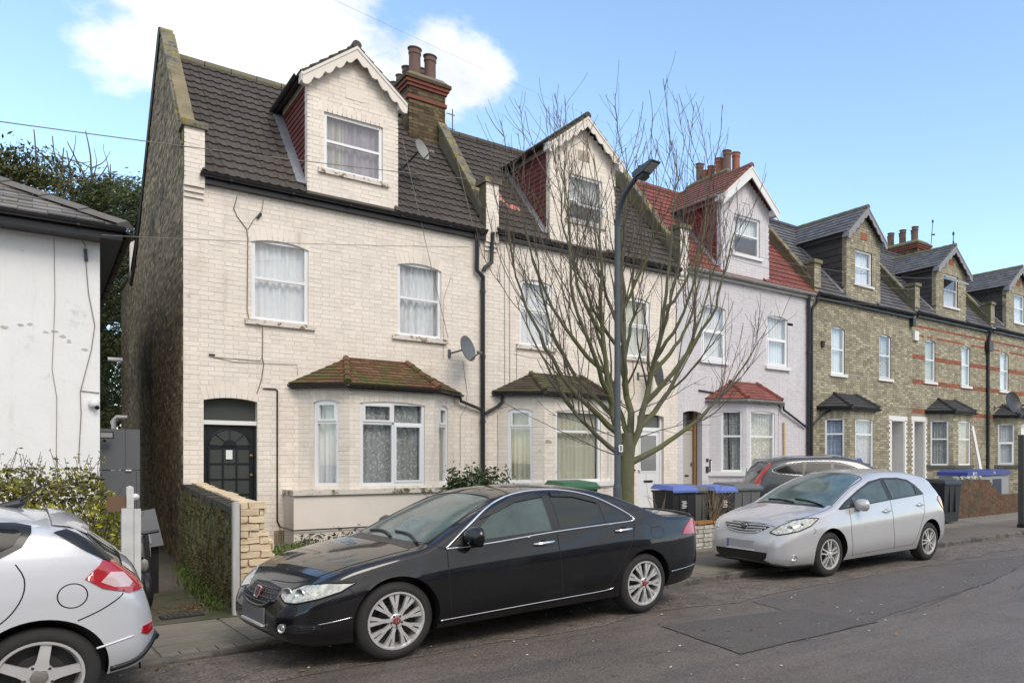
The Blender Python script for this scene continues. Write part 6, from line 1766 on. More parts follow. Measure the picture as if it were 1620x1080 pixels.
# ------------------------------------------------------------------ cars
def curve(pts):
    """monotone cubic through (x, v) points"""
    X = [p[0] for p in pts]; Y = [p[1] for p in pts]; n = len(X)
    dl = [(Y[i + 1] - Y[i]) / (X[i + 1] - X[i]) for i in range(n - 1)]
    m = [dl[0]] + [0 if dl[i - 1] * dl[i] <= 0 else 2 * dl[i - 1] * dl[i] / (dl[i - 1] + dl[i]) for i in range(1, n - 1)] + [dl[-1]]
    def f(x):
        if x <= X[0]: return Y[0]
        if x >= X[-1]: return Y[-1]
        i = 0
        while x > X[i + 1]: i += 1
        h = X[i + 1] - X[i]; t = (x - X[i]) / h
        return (2 * t**3 - 3 * t**2 + 1) * Y[i] + (t**3 - 2 * t**2 + t) * h * m[i] + (-2 * t**3 + 3 * t**2) * Y[i + 1] + (t**3 - t**2) * h * m[i + 1]
    return f

tyre_m = M('tyre_rubber', (.022, .021, .020), .8, var=.25, scale=20)
alloy = M('silver_alloy', (.62, .60, .58), .35, metal=.5, var=.08, scale=12)
alloy_dark = M('brake_dark', (.03, .03, .03), .6)
chrome = M('chrome_trim', (.75, .75, .76), .12, metal=1)
carglass = M('car_side_glass', (.018, .024, .024), .06, spec=.5)
screenglass = M('car_windscreen', (.085, .125, .12), .10, spec=.7, var=.5, scale=3.5)  # pale teal base and mottling paint the screen's hazy reflection into the colour
reflglass = M('reflection_tinted_car_glass', (.06, .085, .082), .16, spec=.5, var=.4, scale=4)  # lighter grey-green base carries painted-in reflections of the side windows
trimblack = M('car_black_trim', (.012, .012, .013), .35)
gapm = M('panel_gap', (.006, .006, .006), .8)
lampglass = M('headlamp_lens', (.46, .46, .41), .10, coat=1, var=.75, scale=24)
lampsilver = M('headlamp_reflector', (.75, .75, .72), .15, metal=.9)
redlens = M('red_tail_lens', (.42, .012, .018), .12, coat=1, var=.2, scale=14)
paleredlens = M('pale_tail_lens', (.62, .45, .44), .12, coat=1)
plate_grey = M('blank_plate', (.16, .16, .165), .5)
amber = M('clear_indicator', (.62, .60, .55), .2)
badge_red = M('red_badge', (.27, .014, .02), .25, coat=1)

class Car:
    def __init__(self, name, label, loc, rz, roll, cfg, paint):
        self.c = cfg; self.paint = paint
        self.root = thing(name, label, 'car', loc, rz)
        self.root.rotation_euler = (R(roll), R(cfg.get('pitch', 0)), rz)
        self.zc, self.w, self.zb, self.zs = (curve(cfg[k]) for k in ('zc', 'w', 'zb', 'zs'))
        self.build_body()
    def yside(self, x, z):
        c = self.c; w = self.w(x); zb, zs = self.zb(x), self.zs(x)
        if z <= zb:
            p = max(0, min(1, (z - zs) / max(zb - zs, .01)))
            inset = c.get('tuck', .07) * (1 - min(1, p / .30)) ** 2 + c.get('shoulder', .055) * max(0, (p - .52) / .48) ** 1.7
            cr = c.get('crease', 0) * max(0, 1 - abs(p - .70) / .10)
            return w - inset * (w / .88) + cr
        yb = w - c.get('shoulder', .055) * (w / .88)
        t = z - zb
        return yb - t * c['tumble'] - t * t * c.get('tumble2', .25)
    def ztop(self, x, y):
        w = max(self.w(x), .2)
        return self.zc(x) - self.c['crown'](x) * min(1.3, abs(y) / (w * .95)) ** 2.2
    def section(self, x):
        zs = self.zs(x); hi = self.zc(x); lo = zs + .02
        for _ in range(40):
            m = (lo + hi) / 2
            if self.ztop(x, max(self.yside(x, m), 0)) > m: lo = m
            else: hi = m
        ze = lo
        r = min(self.c.get('round', lambda x: .07)(x), (ze - zs) * .4)
        zb = min(self.zb(x), ze - r - .004)
        pts = []
        n1, n2 = 12, 8
        for i in range(n1): pts.append((self.yside(x, zs + (zb - zs) * i / n1), zs + (zb - zs) * i / n1))
        for i in range(n2 + 1):
            z = zb + (ze - r - zb) * i / n2; pts.append((self.yside(x, z), z))
        ye = self.yside(x, ze); y0, z0 = pts[-1]
        y2 = max(ye - r * 1.15, .02); z2 = self.ztop(x, y2)
        for i in range(1, 6):
            t = i / 6; pts.append(((1 - t) ** 2 * y0 + 2 * t * (1 - t) * ye + t * t * y2, (1 - t) ** 2 * z0 + 2 * t * (1 - t) * ze + t * t * z2))
        n3 = 9
        for i in range(n3): 
            y = y2 * (1 - i / n3); pts.append((y, self.ztop(x, y)))
        pts.append((0, self.zc(x)))
        return pts
    def mx(self, x):
        if self.nose and x < self.nose[1]: x = x + self.nose[0] * (1 - x / self.nose[1])
        if self.tail and x > self.tail[0]: x = self.tail[0] + (x - self.tail[0]) * self.tail[1]
        return x
    def build_body(self):
        c = self.c; L_ = c['L']
        self.nose = c.get('nose'); self.tail = c.get('tailfit')
        xs = sorted(set([0, .006, .015, .03, .05, .075, .105, .14, .18, .23, .28] + [.34 + .065 * i for i in range(int((L_ - .68) / .065) + 1)] + [L_ - v for v in (0, .006, .015, .03, .05, .075, .105, .14, .18, .23, .28)]))
        rings = []
        for x in xs:
            s = self.section(x); zs = self.zs(x)
            near = [(x, -y, z) for y, z in s]                      # -y side, bottom to top centre
            far = [(x, y, z) for y, z in reversed(s[:-1])]
            yb = s[0][0]
            under = [(x, yb * .6, zs - .01), (x, 0, zs - .012), (x, -yb * .6, zs - .01)]
            rings.append(near + far + under)
        n = len(rings[0])
        vs = [v for r in rings for v in r]
        fs = []
        for i in range(len(rings) - 1):
            for k in range(n):
                fs.append((i * n + k, i * n + (k + 1) % n, (i + 1) * n + (k + 1) % n, (i + 1) * n + k))
        for e, rev in ((0, False), (len(rings) - 1, True)):
            q = rings[e]; ctr = (q[0][0], 0, (self.zs(q[0][0]) + self.zc(q[0][0])) / 2); vs.append(ctr); ci = len(vs) - 1
            for k in range(n):
                t = (e * n + (k + 1) % n, e * n + k, ci)
                fs.append(tuple(reversed(t)) if rev else t)
        bm = bmesh.new()
        V = [bm.verts.new((self.mx(v[0]), v[1], v[2])) for v in vs]
        for f in fs: bm.faces.new([V[i] for i in f])
        bmesh.ops.recalc_face_normals(bm, faces=bm.faces)
        bm.normal_update()
        self.bvh = BVHTree.FromBMesh(bm)
        me = bpy.data.meshes.new('body'); bm.to_mesh(me); bm.free()
        me.materials.append(self.paint); me.materials.append(trimblack)
        o = bpy.data.objects.new('body', me); COL.objects.link(o)
        # wheel arches
        Ra = c['arch']; zw = c['wheel_r']
        for wx in c['axles']:
            for s in (-1, 1):
                cm_ = MB(); w_ = self.w(wx)
                cm_.lathe([(0, 0), (Ra, 0), (Ra, .30), (0, .30)], (wx, s * (w_ - .26), zw + c.get('arch_up', .01)), (0, s, 0), 48)
                co = cm_.build('cutter', [trimblack], None, merge=1e-5, fixn=True)
                md = o.modifiers.new('b', 'BOOLEAN'); md.object = co; md.operation = 'DIFFERENCE'; md.solver = 'EXACT'
                dg = bpy.context.evaluated_depsgraph_get()
                m2 = bpy.data.meshes.new_from_object(o.evaluated_get(dg))
                o.modifiers.clear(); o.data = m2
                bpy.data.objects.remove(co)
        me = o.data
        if len(me.materials) < 2: me.materials.append(trimblack)
        for p in me.polygons:
            ce = p.center; blk = False
            for wx in c['axles']:
                rr = math.hypot(ce.x - wx, ce.z - zw - c.get('arch_up', .01))
                if rr < Ra + .002 and abs(ce.y) < self.w(wx) - .004 and (abs(p.normal.y) > .9 and abs(ce.y) < self.w(wx) - .2 or abs(rr - Ra) < .006): blk = True
            if p.normal.z < -.6 and ce.z < .32: blk = True
            p.material_index = 1 if blk else 0
        me.polygons.foreach_set('use_smooth', [True] * len(me.polygons)); me.set_sharp_from_angle(angle=R(38))
        o.parent = self.root
        self.body = o
    # --- pieces laid on the body surface, given by rough 3D points and the direction one looks at them
    def axes(self, d):
        d = Vector(d).normalized(); U = d.cross(Z3)
        if U.length < .1: U = Vector((1, 0, 0))
        U.normalize(); return d, U, U.cross(d)
    def hit(self, p, d, off):
        h, nrm, _, _ = self.bvh.ray_cast(p - d * 6, d)
        if h is not None and abs(d.y) > .9 and h.y * d.y > .1: h = None
        if h is None:
            h, nrm, _, _ = self.bvh.find_nearest(p)
        return h + (-d if nrm.dot(d) > 0 else nrm) * off if abs(nrm.dot(d)) > .05 else h - d * off
    def patch(self, name, pts, d, mat, off=.004, step=.045, parent=None, skirt=.012, world=False, label=None, smooth=True, both=False):
        d, U, V = self.axes(d)
        P = [Vector((self.mx(p[0]), p[1], p[2])) for p in pts]
        base = P[0]
        q = [((p - base).dot(U), (p - base).dot(V)) for p in P]
        # densify the outline
        out = []
        for i in range(len(q)):
            a, b_ = q[i], q[(i + 1) % len(q)]
            n = max(1, int(math.hypot(b_[0] - a[0], b_[1] - a[1]) / step))
            for k in range(n): out.append((a[0] + (b_[0] - a[0]) * k / n, a[1] + (b_[1] - a[1]) * k / n))
        if area(out) < 0: out.reverse()
        xs = [p[0] for p in out]; ys = [p[1] for p in out]
        def inside(x, y):
            r = False
            for i in range(len(out)):
                (x0, y0), (x1, y1) = out[i - 1], out[i]
                if (y0 > y) != (y1 > y) and x < (x1 - x0) * (y - y0) / (y1 - y0) + x0: r = not r
            return r
        extra = []
        x = min(xs) + step * .5
        while x < max(xs):
            y = min(ys) + step * .5
            while y < max(ys):
                if inside(x, y) and min(math.hypot(x - a, y - b_) for a, b_ in out) > step * .45: extra.append((x, y))
                y += step
            x += step
        allv = [Vector(p) for p in out + extra]
        n = len(out)
        r = delaunay_2d_cdt(allv, [(i, (i + 1) % n) for i in range(n)], [list(range(n))], 1, 1e-6)
        vs2, fs2 = r[0], r[2]
        v3 = [self.hit(base + U * v.x + V * v.y, d, off) for v in vs2]
        m = MB(); fs = []
        for f in fs2:
            a, b_, c_ = v3[f[0]], v3[f[1]], v3[f[2]]
            fs.append(tuple(f) if (b_ - a).cross(c_ - a).dot(d) < 0 else tuple(reversed(f)))
        m.mesh(v3, fs)
        # skirt
        cnt = {}
        for f in fs:
            for i in range(len(f)):
                e = (f[i], f[(i + 1) % len(f)]); cnt[e] = 1
        bd = [e for e in cnt if (e[1], e[0]) not in cnt]
        low = {}
        for a, b_ in bd:
            for i in (a, b_):
                if i not in low: low[i] = len(m.v); m.v.append(tuple(v3[i] + d * skirt))
            m.f.append((b_, a, low[a], low[b_])); m.m.append(0)
        o = m.build(name, mat, parent or self.root, smooth=smooth, sharp=50, world_coords=False)
        if label: o['label'] = label
        if both:
            mv = [(v[0], -v[1], v[2]) for v in m.v]; m3 = MB(); m3.mesh(mv, [tuple(reversed(f)) for f in m.f])
            m3.build(name, mat, parent or self.root, smooth=smooth, sharp=50, world_coords=False)
        return o
    def line(self, name, pts, d, mat, r=.006, off=0.0, parent=None, step=.03, n=6, closed=False, smooth_path=True):
        d, U, V = self.axes(d)
        P = [Vector((self.mx(p[0]), p[1], p[2])) for p in pts]
        if closed: P.append(P[0])
        if smooth_path and len(P) > 2:
            Q = []
            for i in range(len(P) - 1):
                p0, p1, p2, p3 = P[max(i - 1, 0)], P[i], P[i + 1], P[min(i + 2, len(P) - 1)]
                k = max(2, int((p2 - p1).length / step))
                for j in range(k):
                    t = j / k
                    Q.append(.5 * ((2 * p1) + (p2 - p0) * t + (2 * p0 - 5 * p1 + 4 * p2 - p3) * t * t + (3 * p1 - p0 - 3 * p2 + p3) * t ** 3))
            Q.append(P[-1])
        else:
            Q = []
            for i in range(len(P) - 1):
                k = max(1, int((P[i + 1] - P[i]).length / step))
                Q += [P[i].lerp(P[i + 1], j / k) for j in range(k)]
            Q.append(P[-1])
        h = [self.hit(p, d, off) for p in Q]
        m = MB(); m.tube(h, r, n)
        return m.build(name, mat, parent or self.root, smooth=True, sharp=None, world_coords=False)
    def gap(self, pts, d=(0, 1, 0), r=.0045): return self.line('panel_gap', pts, d, gapm, r, off=-.001, n=5)
    def mirror(self, x, z, mat, base=trimblack, y=None):
        y = y or self.yside(x, z) + .10
        for s in (-1, 1):
            b = MB()
            prof = [(.0, -.125), (.06, -.118), (.086, -.06), (.092, .02), (.080, .09), (.04, .12), (0, .125)]
            b.lathe(prof, (x, s * y, z), (.12, s * 1.0, -.02), 20)
            o = b.build('door_mirror', mat, self.root, smooth=True, sharp=None, world_coords=False)
            for v in o.data.vertices: v.co.x = x + (v.co.x - x) * (.95 if v.co.x < x else .35)
            st = MB(); st.obox((x - .02, s * (y - .16), z - .10), (.07, 0, 0), (0, s * .13, .015), (0, 0, .04)); st.build('mirror_foot', base, o, world_coords=False)
            k = MB(); k.box(x - .045, x - .02, s * y - .06, s * y + .09, z - .05, z - .03); k.build('mirror_lamp', amber, o, world_coords=False)
    def handle(self, x, z, mat, l=.2, h=.026):
        p = self.hit(Vector((x, 0, z)), Vector((0, 1, 0)), 0)
        b = MB(); n = 9
        b.tube([p + Vector((l * (i / n - .5), -.012 - .028 * math.sin(PI * i / n) ** .5 if 0 < i < n else -.002, .012 * (i / n - .5))) for i in range(n + 1)], [.008 + h * .32 * math.sin(PI * min(1, max(0, i / n))) ** .5 for i in range(n + 1)], 8)
        o = b.build('door_handle', mat, self.root, smooth=True, world_coords=False)
        c = MB(); c.lathe([(0, -.006), (.055, -.006), (.05, .0), (0, .0)], p + Vector((0, 0, 0)), (0, -1, 0), 16)
        cu = c.build('handle_recess', self.paint if mat is self.paint else trimblack, o, smooth=True, world_coords=False)
        for v in cu.data.vertices: v.co.z = p.z + (v.co.z - p.z) * .55
    def wheels(self, style, rim_r, width=.215, cap=None, capm=None):
        c = self.c; Rw = c['wheel_r']
        for wi, wx in enumerate(c['axles']):
            for s in (-1, 1):
                y = s * (self.w(wx) - .045); a = Vector((0, s, 0))
                t = MB(); hw = width / 2
                t.lathe([(rim_r - .01, -width), (Rw - .03, -width), (Rw, -width + .03), (Rw, -.03), (Rw - .012, -.012), (Rw - .035, .002), (Rw - .06, .006), (rim_r + .012, .002), (rim_r, -.006), (rim_r - .012, -.012)], (wx, y, Rw), a, 40)
                w = t.build('wheel', tyre_m, self.root, smooth=True, world_coords=False)
                b = MB(); b.lathe([(rim_r + .003, -.004), (rim_r + .002, .004), (rim_r - .012, .004), (rim_r - .02, -.01), (rim_r - .032, -.09), (rim_r - .035, -width)], (wx, y, Rw), a, 40)
                b.build('rim', alloy, w, smooth=True, world_coords=False)
                b = MB(); b.lathe([(0, -.075), (.13, -.075), (.13, -.10), (rim_r - .02, -.10), (rim_r - .02, -.14)], (wx, y, Rw), a, 30); b.build('brake_disc', alloy_dark, w, smooth=True, world_coords=False)
                X = Vector((1, 0, 0)); n = style['n']; ph = style.get('ph', 0) + (.35 if wi else 0)
                for k in range(n):
                    an = 2 * PI * k / n + ph
                    er = X * math.cos(an) + Z3 * math.sin(an); et = -X * math.sin(an) + Z3 * math.cos(an)
                    O = Vector((wx, y, Rw)); m = MB()
                    def slab(p):
                        """outline of (radius, sideways, depth) swept into a spoke"""
                        l = [O + er * q[0] + et * q[1] + a * q[2] for q in p]; nn = len(l)
                        bk = [v - a * .028 for v in l]
                        ca = sum(l, Vector()) / nn
                        fs = [tuple(range(nn)), tuple(range(2 * nn - 1, nn - 1, -1))] + [((i + 1) % nn, i, nn + i, nn + (i + 1) % nn) for i in range(nn)]
                        m.mesh(l + bk, fs)
                    rr = rim_r - .012; h_ = style.get('hub', .05)
                    if style['kind'] == 'y':
                        w0, w1 = style['w0'], style['w1']
                        mid = rr * .62
                        slab([(h_ * .7, -w0, -.006), (mid, -w0 * .85, -.002), (mid + .012, 0, -.002), (mid, w0 * .85, -.002), (h_ * .7, w0, -.006)])
                        for g in (-1, 1):
                            slab([(mid - .03, g * w0 * .05, -.0015), (mid - .03, g * w0 * .95, -.0015), (rr, g * w1, -.012), (rr, g * (w1 - .038), -.012)])
                    elif style['kind'] == 'wide':
                        w0, w1 = style['w0'], style['w1']
                        slab([(h_ * .7, -w0, .004), (rr * .5, -w0 * .72, .0), (rr, -w1, -.012), (rr, w1, -.012), (rr * .5, w0 * .72, .0), (h_ * .7, w0, .004)])
                    else:
                        w0, w1 = style['w0'], style['w1']
                        for g in (-1, 1): slab([(h_ * .7, g * .003, .0), (h_ * .7, g * w0, .0), (rr, g * w1, -.012), (rr, g * (w1 - .02), -.012)])
                    m.build('spoke', alloy, w, world_coords=False)
                b = MB(); h_ = style.get('hub', .05)
                b.lathe([(h_ * 1.35, -.03), (h_ * 1.3, -.004), (h_ * 1.1, .002), (h_ * .72, .0), (h_ * .7, -.006)], (wx, y, Rw), a, 24); b.build('hub', alloy, w, smooth=True, world_coords=False)
                for k in range(5):
                    an = 2 * PI * k / 5 + ph + PI / 5
                    b = MB(); b.lathe([(.011, -.02), (.011, .0), (.008, .004), (0, .004)], (wx + .055 * math.cos(an) * style.get('bolt', 1), y, Rw + .055 * math.sin(an) * style.get('bolt', 1)), a, 8); b.build('wheel_nut', alloy_dark, w, world_coords=False)
                b = MB(); b.lathe([(h_ * .72, -.01), (h_ * .7, .006), (h_ * .5, .010), (0, .011)], (wx, y, Rw), a, 20); b.build('centre_cap', capm or alloy, w, smooth=True, world_coords=False)
                if cap == 'H':
                    b = MB(); e = .010
                    for q in (((-.013, -.018), (-.008, .018)), ((.008, -.018), (.013, .018)), ((-.008, -.003), (.008, .003))):
                        b.box(wx + q[0][0], wx + q[1][0], y + s * .010 if s > 0 else y - .013, y + .013 if s > 0 else y - .010, Rw + q[0][1], Rw + q[1][1])
                    b.build('cap_emblem', chrome, w, world_coords=False)

S_ = (0, 1, 0); F_ = (1, 0, 0); T_ = (0, 0, -1); B_D = (-1, 0, 0)

# --- black saloon
black_paint = M('black_car_paint', (.0035, .0035, .0045), .35, coat=.9, spec=.15, col2=(.009, .0088, .0095), lo=.45, hi=.75, s2=1.6, var=.3, scale=5)
acc = dict(L=4.58, axles=(.93, 3.60), wheel_r=.315, arch=.352, arch_up=.012, nose=(.13, .62), tumble=.34, tumble2=.35, shoulder=.06, tuck=.075, crease=.010, pitch=0,
    zc=[(0, .45), (.03, .505), (.08, .56), (.15, .62), (.24, .68), (.5, .778), (.9, .868), (1.16, .912), (1.24, .942), (1.5, 1.078), (1.8, 1.222), (2.0, 1.296), (2.2, 1.342), (2.6, 1.368), (2.95, 1.350), (3.25, 1.295), (3.5, 1.212), (3.8, 1.098), (3.97, 1.048), (4.2, 1.035), (4.44, 1.02), (4.50, .985), (4.55, .87), (4.58, .70)],
    w=[(0, .52), (.02, .58), (.06, .655), (.13, .73), (.24, .79), (.42, .835), (.7, .865), (1.1, .88), (3.5, .88), (3.9, .862), (4.2, .83), (4.4, .775), (4.5, .71), (4.56, .63), (4.58, .58)],
    zb=[(0, .46), (.3, .66), (.9, .80), (1.4, .872), (2.4, .935), (3.4, .985), (4.1, .995), (4.45, .985), (4.58, .74)],
    zs=[(0, .29), (.05, .24), (.2, .205), (.5, .19), (1.3, .20), (3.2, .215), (4.0, .24), (4.4, .28), (4.58, .38)],
    crown=lambda x: .045 + .02 * max(0, min(1, (x - 1.1) / .6)) * max(0, min(1, (4.1 - x) / .5)), round=lambda x: .042 + .022 * (1 if 1.9 < x < 3.2 else 0))
car1 = Car('saloon_car', 'black four door saloon with red wheel centres parked in front of the lawn', (1.245, 6.30 + .90, 0.0), R(5.0), 0, acc, black_paint)
# body axis runs along the middle; near side wheels stand on the road, the far ones on the footway
car1.root.rotation_euler = (R(.5), 0, R(5.0))
car1.root.location = (1.19, 7.125, .02)
ny = -.86
car1.patch('window_surround', [(1.40, ny, .885), (1.62, ny, 1.04), (1.84, ny, 1.175), (2.1, ny, 1.27), (2.4, ny, 1.31), (2.7, ny, 1.30), (3.0, ny, 1.235), (3.25, ny, 1.125), (3.42, ny, 1.02), (3.42, ny, .993), (2.5, ny, .945), (1.8, ny, .89)], S_, trimblack, .002)
car1.patch('side_window', [(1.56, ny, .91), (1.86, ny, 1.145), (2.1, ny, 1.235), (2.40, ny, 1.268), (2.43, ny, .953)], S_, reflglass, .005)
car1.patch('side_window', [(2.53, ny, .958), (2.50, ny, 1.268), (2.75, ny, 1.255), (3.0, ny, 1.20), (3.05, ny, .988)], S_, carglass, .005)
car1.patch('quarter_window', [(3.085, ny, .992), (3.045, ny, 1.185), (3.24, ny, 1.105), (3.38, ny, 1.02), (3.38, ny, .998)], S_, carglass, .005)
car1.line('chrome_strip', [(1.36, ny, .868), (1.6, ny, 1.045), (1.83, ny, 1.19), (2.1, ny, 1.29), (2.4, ny, 1.328), (2.7, ny, 1.318), (3.0, ny, 1.252), (3.25, ny, 1.14), (3.44, ny, 1.03), (3.455, ny, 1.0), (3.42, ny, .985)], S_, chrome, .011, n=8)
car1.line('chrome_strip', [(1.36, ny, .862), (1.8, ny, .882), (2.5, ny, .938), (3.42, ny, .985)], S_, chrome, .009, n=8)
car1.patch('window_visor', [(1.72, ny, 1.09), (1.85, ny, 1.172), (2.1, ny, 1.263), (2.42, ny, 1.302), (2.42, ny, 1.262), (2.1, ny, 1.222), (1.86, ny, 1.132)], S_, trimblack, .018, skirt=.01)
car1.patch('window_visor', [(2.51, ny, 1.303), (2.75, ny, 1.29), (3.03, ny, 1.22), (3.03, ny, 1.18), (2.75, ny, 1.25), (2.51, ny, 1.262)], S_, trimblack, .018, skirt=.01)
car1.patch('windscreen', [(1.24, -.68, 1), (1.19, -.4, 1), (1.175, 0, 1), (1.19, .4, 1), (1.24, .68, 1), (1.6, .615, 1), (1.93, .53, 1), (1.96, 0, 1), (1.93, -.53, 1), (1.6, -.615, 1)], T_, screenglass, .003, step=.07)
car1.patch('rear_screen', [(3.34, -.50, 1), (3.31, 0, 1), (3.34, .50, 1), (3.9, .62, 1), (3.95, 0, 1), (3.9, -.62, 1)], T_, carglass, .003, step=.07)
car1.line('windscreen_seal', [(1.24, -.695, 1), (1.6, -.63, 1), (1.93, -.545, 1), (1.965, 0, 1), (1.93, .545, 1), (1.6, .63, 1), (1.24, .695, 1)], T_, trimblack, .008)
for a, b_ in (((1.20, -.62), (1.27, -.05)), ((1.19, -.12), (1.25, .45))):
    car1.line('wiper', [(a[0], a[1], 1), ((a[0] + b_[0]) / 2 + .03, (a[1] + b_[1]) / 2, 1), (b_[0], b_[1], 1)], T_, trimblack, .012, off=.014)
car1.patch('scuttle', [(1.10, -.66, 1), (1.06, 0, 1), (1.10, .66, 1), (1.22, .66, 1), (1.165, 0, 1), (1.22, -.66, 1)], T_, trimblack, .002)
car1.gap([(1.365, ny, .855), (1.362, ny, .6), (1.39, ny, .275)]); car1.gap([(2.485, ny, .93), (2.5, ny, .6), (2.53, ny, .30)])
car1.gap([(3.46, ny, .985), (3.41, ny, .80), (3.29, ny, .62), (3.12, ny, .38), (3.04, ny, .315)])
car1.gap([(.54, ny, .62), (.60, ny, .56), (.62, ny, .54), (.575, ny, .53)]); car1.gap([(1.10, -.70, 1), (.7, -.69, 1), (.4, -.62, 1), (.22, -.45, 1), (.16, 0, 1)], T_)
car1.gap([(1.36, ny, .86), (1.24, ny, .905)], S_); car1.gap([(4.12, ny, .76), (4.05, ny, .70), (3.98, ny, .60)])
car1.gap([(3.68, ny, .90), (3.84, ny, .90), (3.85, ny, .80), (3.69, ny, .80), (3.68, ny, .90)], r=.003)
car1.line('sill_strip', [(1.30, ny, .262), (2.2, ny, .285), (3.05, ny, .305), (3.15, ny, .33)], S_, chrome, .006)
car1.patch('sill_skirt', [(1.27, ny, .255), (3.15, ny, .30), (3.20, ny, .235), (1.27, ny, .205)], S_, black_paint, .014)
car1.line('bumper_crease', [(.10, -.70, .36), (.3, -.8, .37), (.57, -.84, .40)], (1, 1, 0), chrome, .0035)
dg_ = (1, .85, 0)
HL1 = [(.055, -.42, 0.550), (.10, -.55, 0.610), (.16, -.66, 0.650), (.33, -.80, 0.670), (.56, -.86, 0.660), (.45, -.83, 0.600), (.28, -.79, 0.560), (.12, -.69, 0.527), (.06, -.56, 0.520)]
car1.line('lamp_seal', HL1, dg_, gapm, .007, off=.004, closed=True, smooth_path=False)
hl = car1.patch('headlight', [(.055, -.42, 0.550), (.10, -.55, 0.610), (.16, -.66, 0.650), (.33, -.80, 0.670), (.56, -.86, 0.660), (.45, -.83, 0.600), (.28, -.79, 0.560), (.12, -.69, 0.527), (.06, -.56, 0.520)], dg_, lampglass, .006, step=.03)
for (x, y, z, r_) in ((.10, -.60, .573, .052), (.20, -.715, .590, .045)):
    h = car1.hit(Vector((x, y, z)), Vector(dg_).normalized(), .004); b = MB(); b.lathe([(0, .002), (r_ * .5, .006), (r_ * .9, .012), (r_, .006), (r_, 0)], h, (-1, -.5, .1), 16); b.build('reflector', lampsilver, hl, smooth=True, world_coords=False)
car1.patch('headlight', [(.055, .42, 0.550), (.10, .55, 0.610), (.16, .66, 0.650), (.33, .80, 0.670), (.45, .83, 0.600), (.28, .79, 0.560), (.12, .69, 0.527), (.06, .56, 0.520)], (1, -.85, 0), lampglass, .006, step=.03)
gr = car1.patch('grille', [(0, -.36, 0.515), (0, -.30, 0.600), (0, 0, 0.615), (0, .30, 0.600), (0, .36, 0.515), (0, .20, 0.460), (0, 0, 0.450), (0, -.20, 0.460)], F_, trimblack, .004, step=.05)
car1.line('grille_frame', [(0, -.36, 0.515), (0, -.22, 0.457), (0, 0, 0.443), (0, .22, 0.457), (0, .36, 0.515)], F_, black_paint, .022, n=8)
for z in (.487, .52, .552, .585):
    car1.line('grille_bar', [(0, -.31, z), (0, 0, z - .006), (0, .31, z)], F_, M('grille_bar', (.05, .05, .055), .3), .006, off=.006, parent=gr)
for y in [-.27 + .06 * i for i in range(10)]: car1.line('grille_bar', [(0, y, .468), (0, y, .60)], F_, MATS['grille_bar'], .004, off=.005, parent=gr)
bd = car1.hit(Vector((0, 0, .535)), Vector(F_), .012)
ea, en = Vector((.32, 0, .95)), Vector((-.95, 0, .32)); eb = Vector((0, 1, 0))
b = MB(); b.prism([(-.05, -.030), (-.042, -.044), (.042, -.044), (.05, -.030), (.056, .036), (.046, .046), (-.046, .046), (-.056, .036)], bd, eb, ea, en * .012); em = b.build('emblem', badge_red, car1.root, world_coords=False)
b = MB()
for q in ([(-.034, -.034), (-.018, -.034), (-.024, .036), (-.042, .036)], [(.018, -.034), (.034, -.034), (.042, .036), (.024, .036)], [(-.0225, -.008), (.0225, -.008), (.0225, .008), (-.0225, .008)]): b.prism(q, bd + en * .0125, eb, ea, en * .004)
b.build('emblem_letter', chrome, em, world_coords=False)
b = MB(); o8 = [(-.05, -.030), (-.042, -.044), (.042, -.044), (.05, -.030), (.056, .036), (.046, .046), (-.046, .046), (-.056, .036), (-.05, -.030)]
b.tube([bd + eb * p[0] + ea * p[1] + en * .012 for p in o8], .005, 6); b.build('emblem_frame', chrome, em, world_coords=False)
car1.patch('number_plate', [(0, -.27, .325), (0, -.27, .445), (0, .27, .445), (0, .27, .325)], F_, plate_grey, .016)
b = MB(); p = car1.hit(Vector((0, 0, .325)), Vector(F_), .02); b.box(p.x - .006, p.x + .02, -.26, .26, .305, .322); b.build('plate_edge', cleansill, car1.root, world_coords=False)
car1.patch('lower_intake', [(0, -.44, .235), (0, -.44, .31), (0, .44, .31), (0, .44, .235)], F_, trimblack, .003)
fg = car1.patch('fog_light_recess', [(.06, -.60, .36), (.11, -.69, .375), (.30, -.79, .37), (.30, -.79, .325), (.11, -.69, .30), (.06, -.60, .31)], dg_, trimblack, .004, step=.03)
h = car1.hit(Vector((.085, -.655, .338)), Vector(dg_).normalized(), .0); b = MB(); b.lathe([(.036, -.01), (.036, .014), (.028, .016), (.02, .008), (0, .012)], h, (-1, -.55, 0), 16); b.build('fog_light', lampsilver, fg, smooth=True, world_coords=False)
for z in (.335, .35): car1.line('recess_bar', [(.13, -.70, z), (.29, -.78, z + .004)], dg_, black_paint, .006, off=.006, parent=fg)
car1.patch('tail_light', [(4.17, -.84, .80), (4.24, -.82, .87), (4.38, -.77, .955), (4.47, -.7, .955), (4.53, -.62, .80), (4.40, -.76, .79)], (-.5, 1, 0), redlens, .008, step=.03)
car1.line('boot_lip', [(4.40, -.70, 1), (4.45, -.4, 1), (4.46, 0, 1), (4.45, .4, 1), (4.40, .70, 1)], T_, black_paint, .022, off=.004)
car1.gap([(3.9, -.70, 1), (4.2, -.70, 1), (4.42, -.66, 1)], T_)
car1.line('bumper_crease', [(3.98, ny, .405), (4.3, ny, .425), (4.46, ny, .44)], S_, chrome, .0035)
car1.mirror(1.60, .955, black_paint); car1.handle(2.33, .845, chrome, .23); car1.handle(3.30, .905, chrome, .22)
car1.wheels(dict(kind='y', n=9, w0=.0165, w1=.046, hub=.044, bolt=.8, ph=.25), .232, cap='H', capm=badge_red)

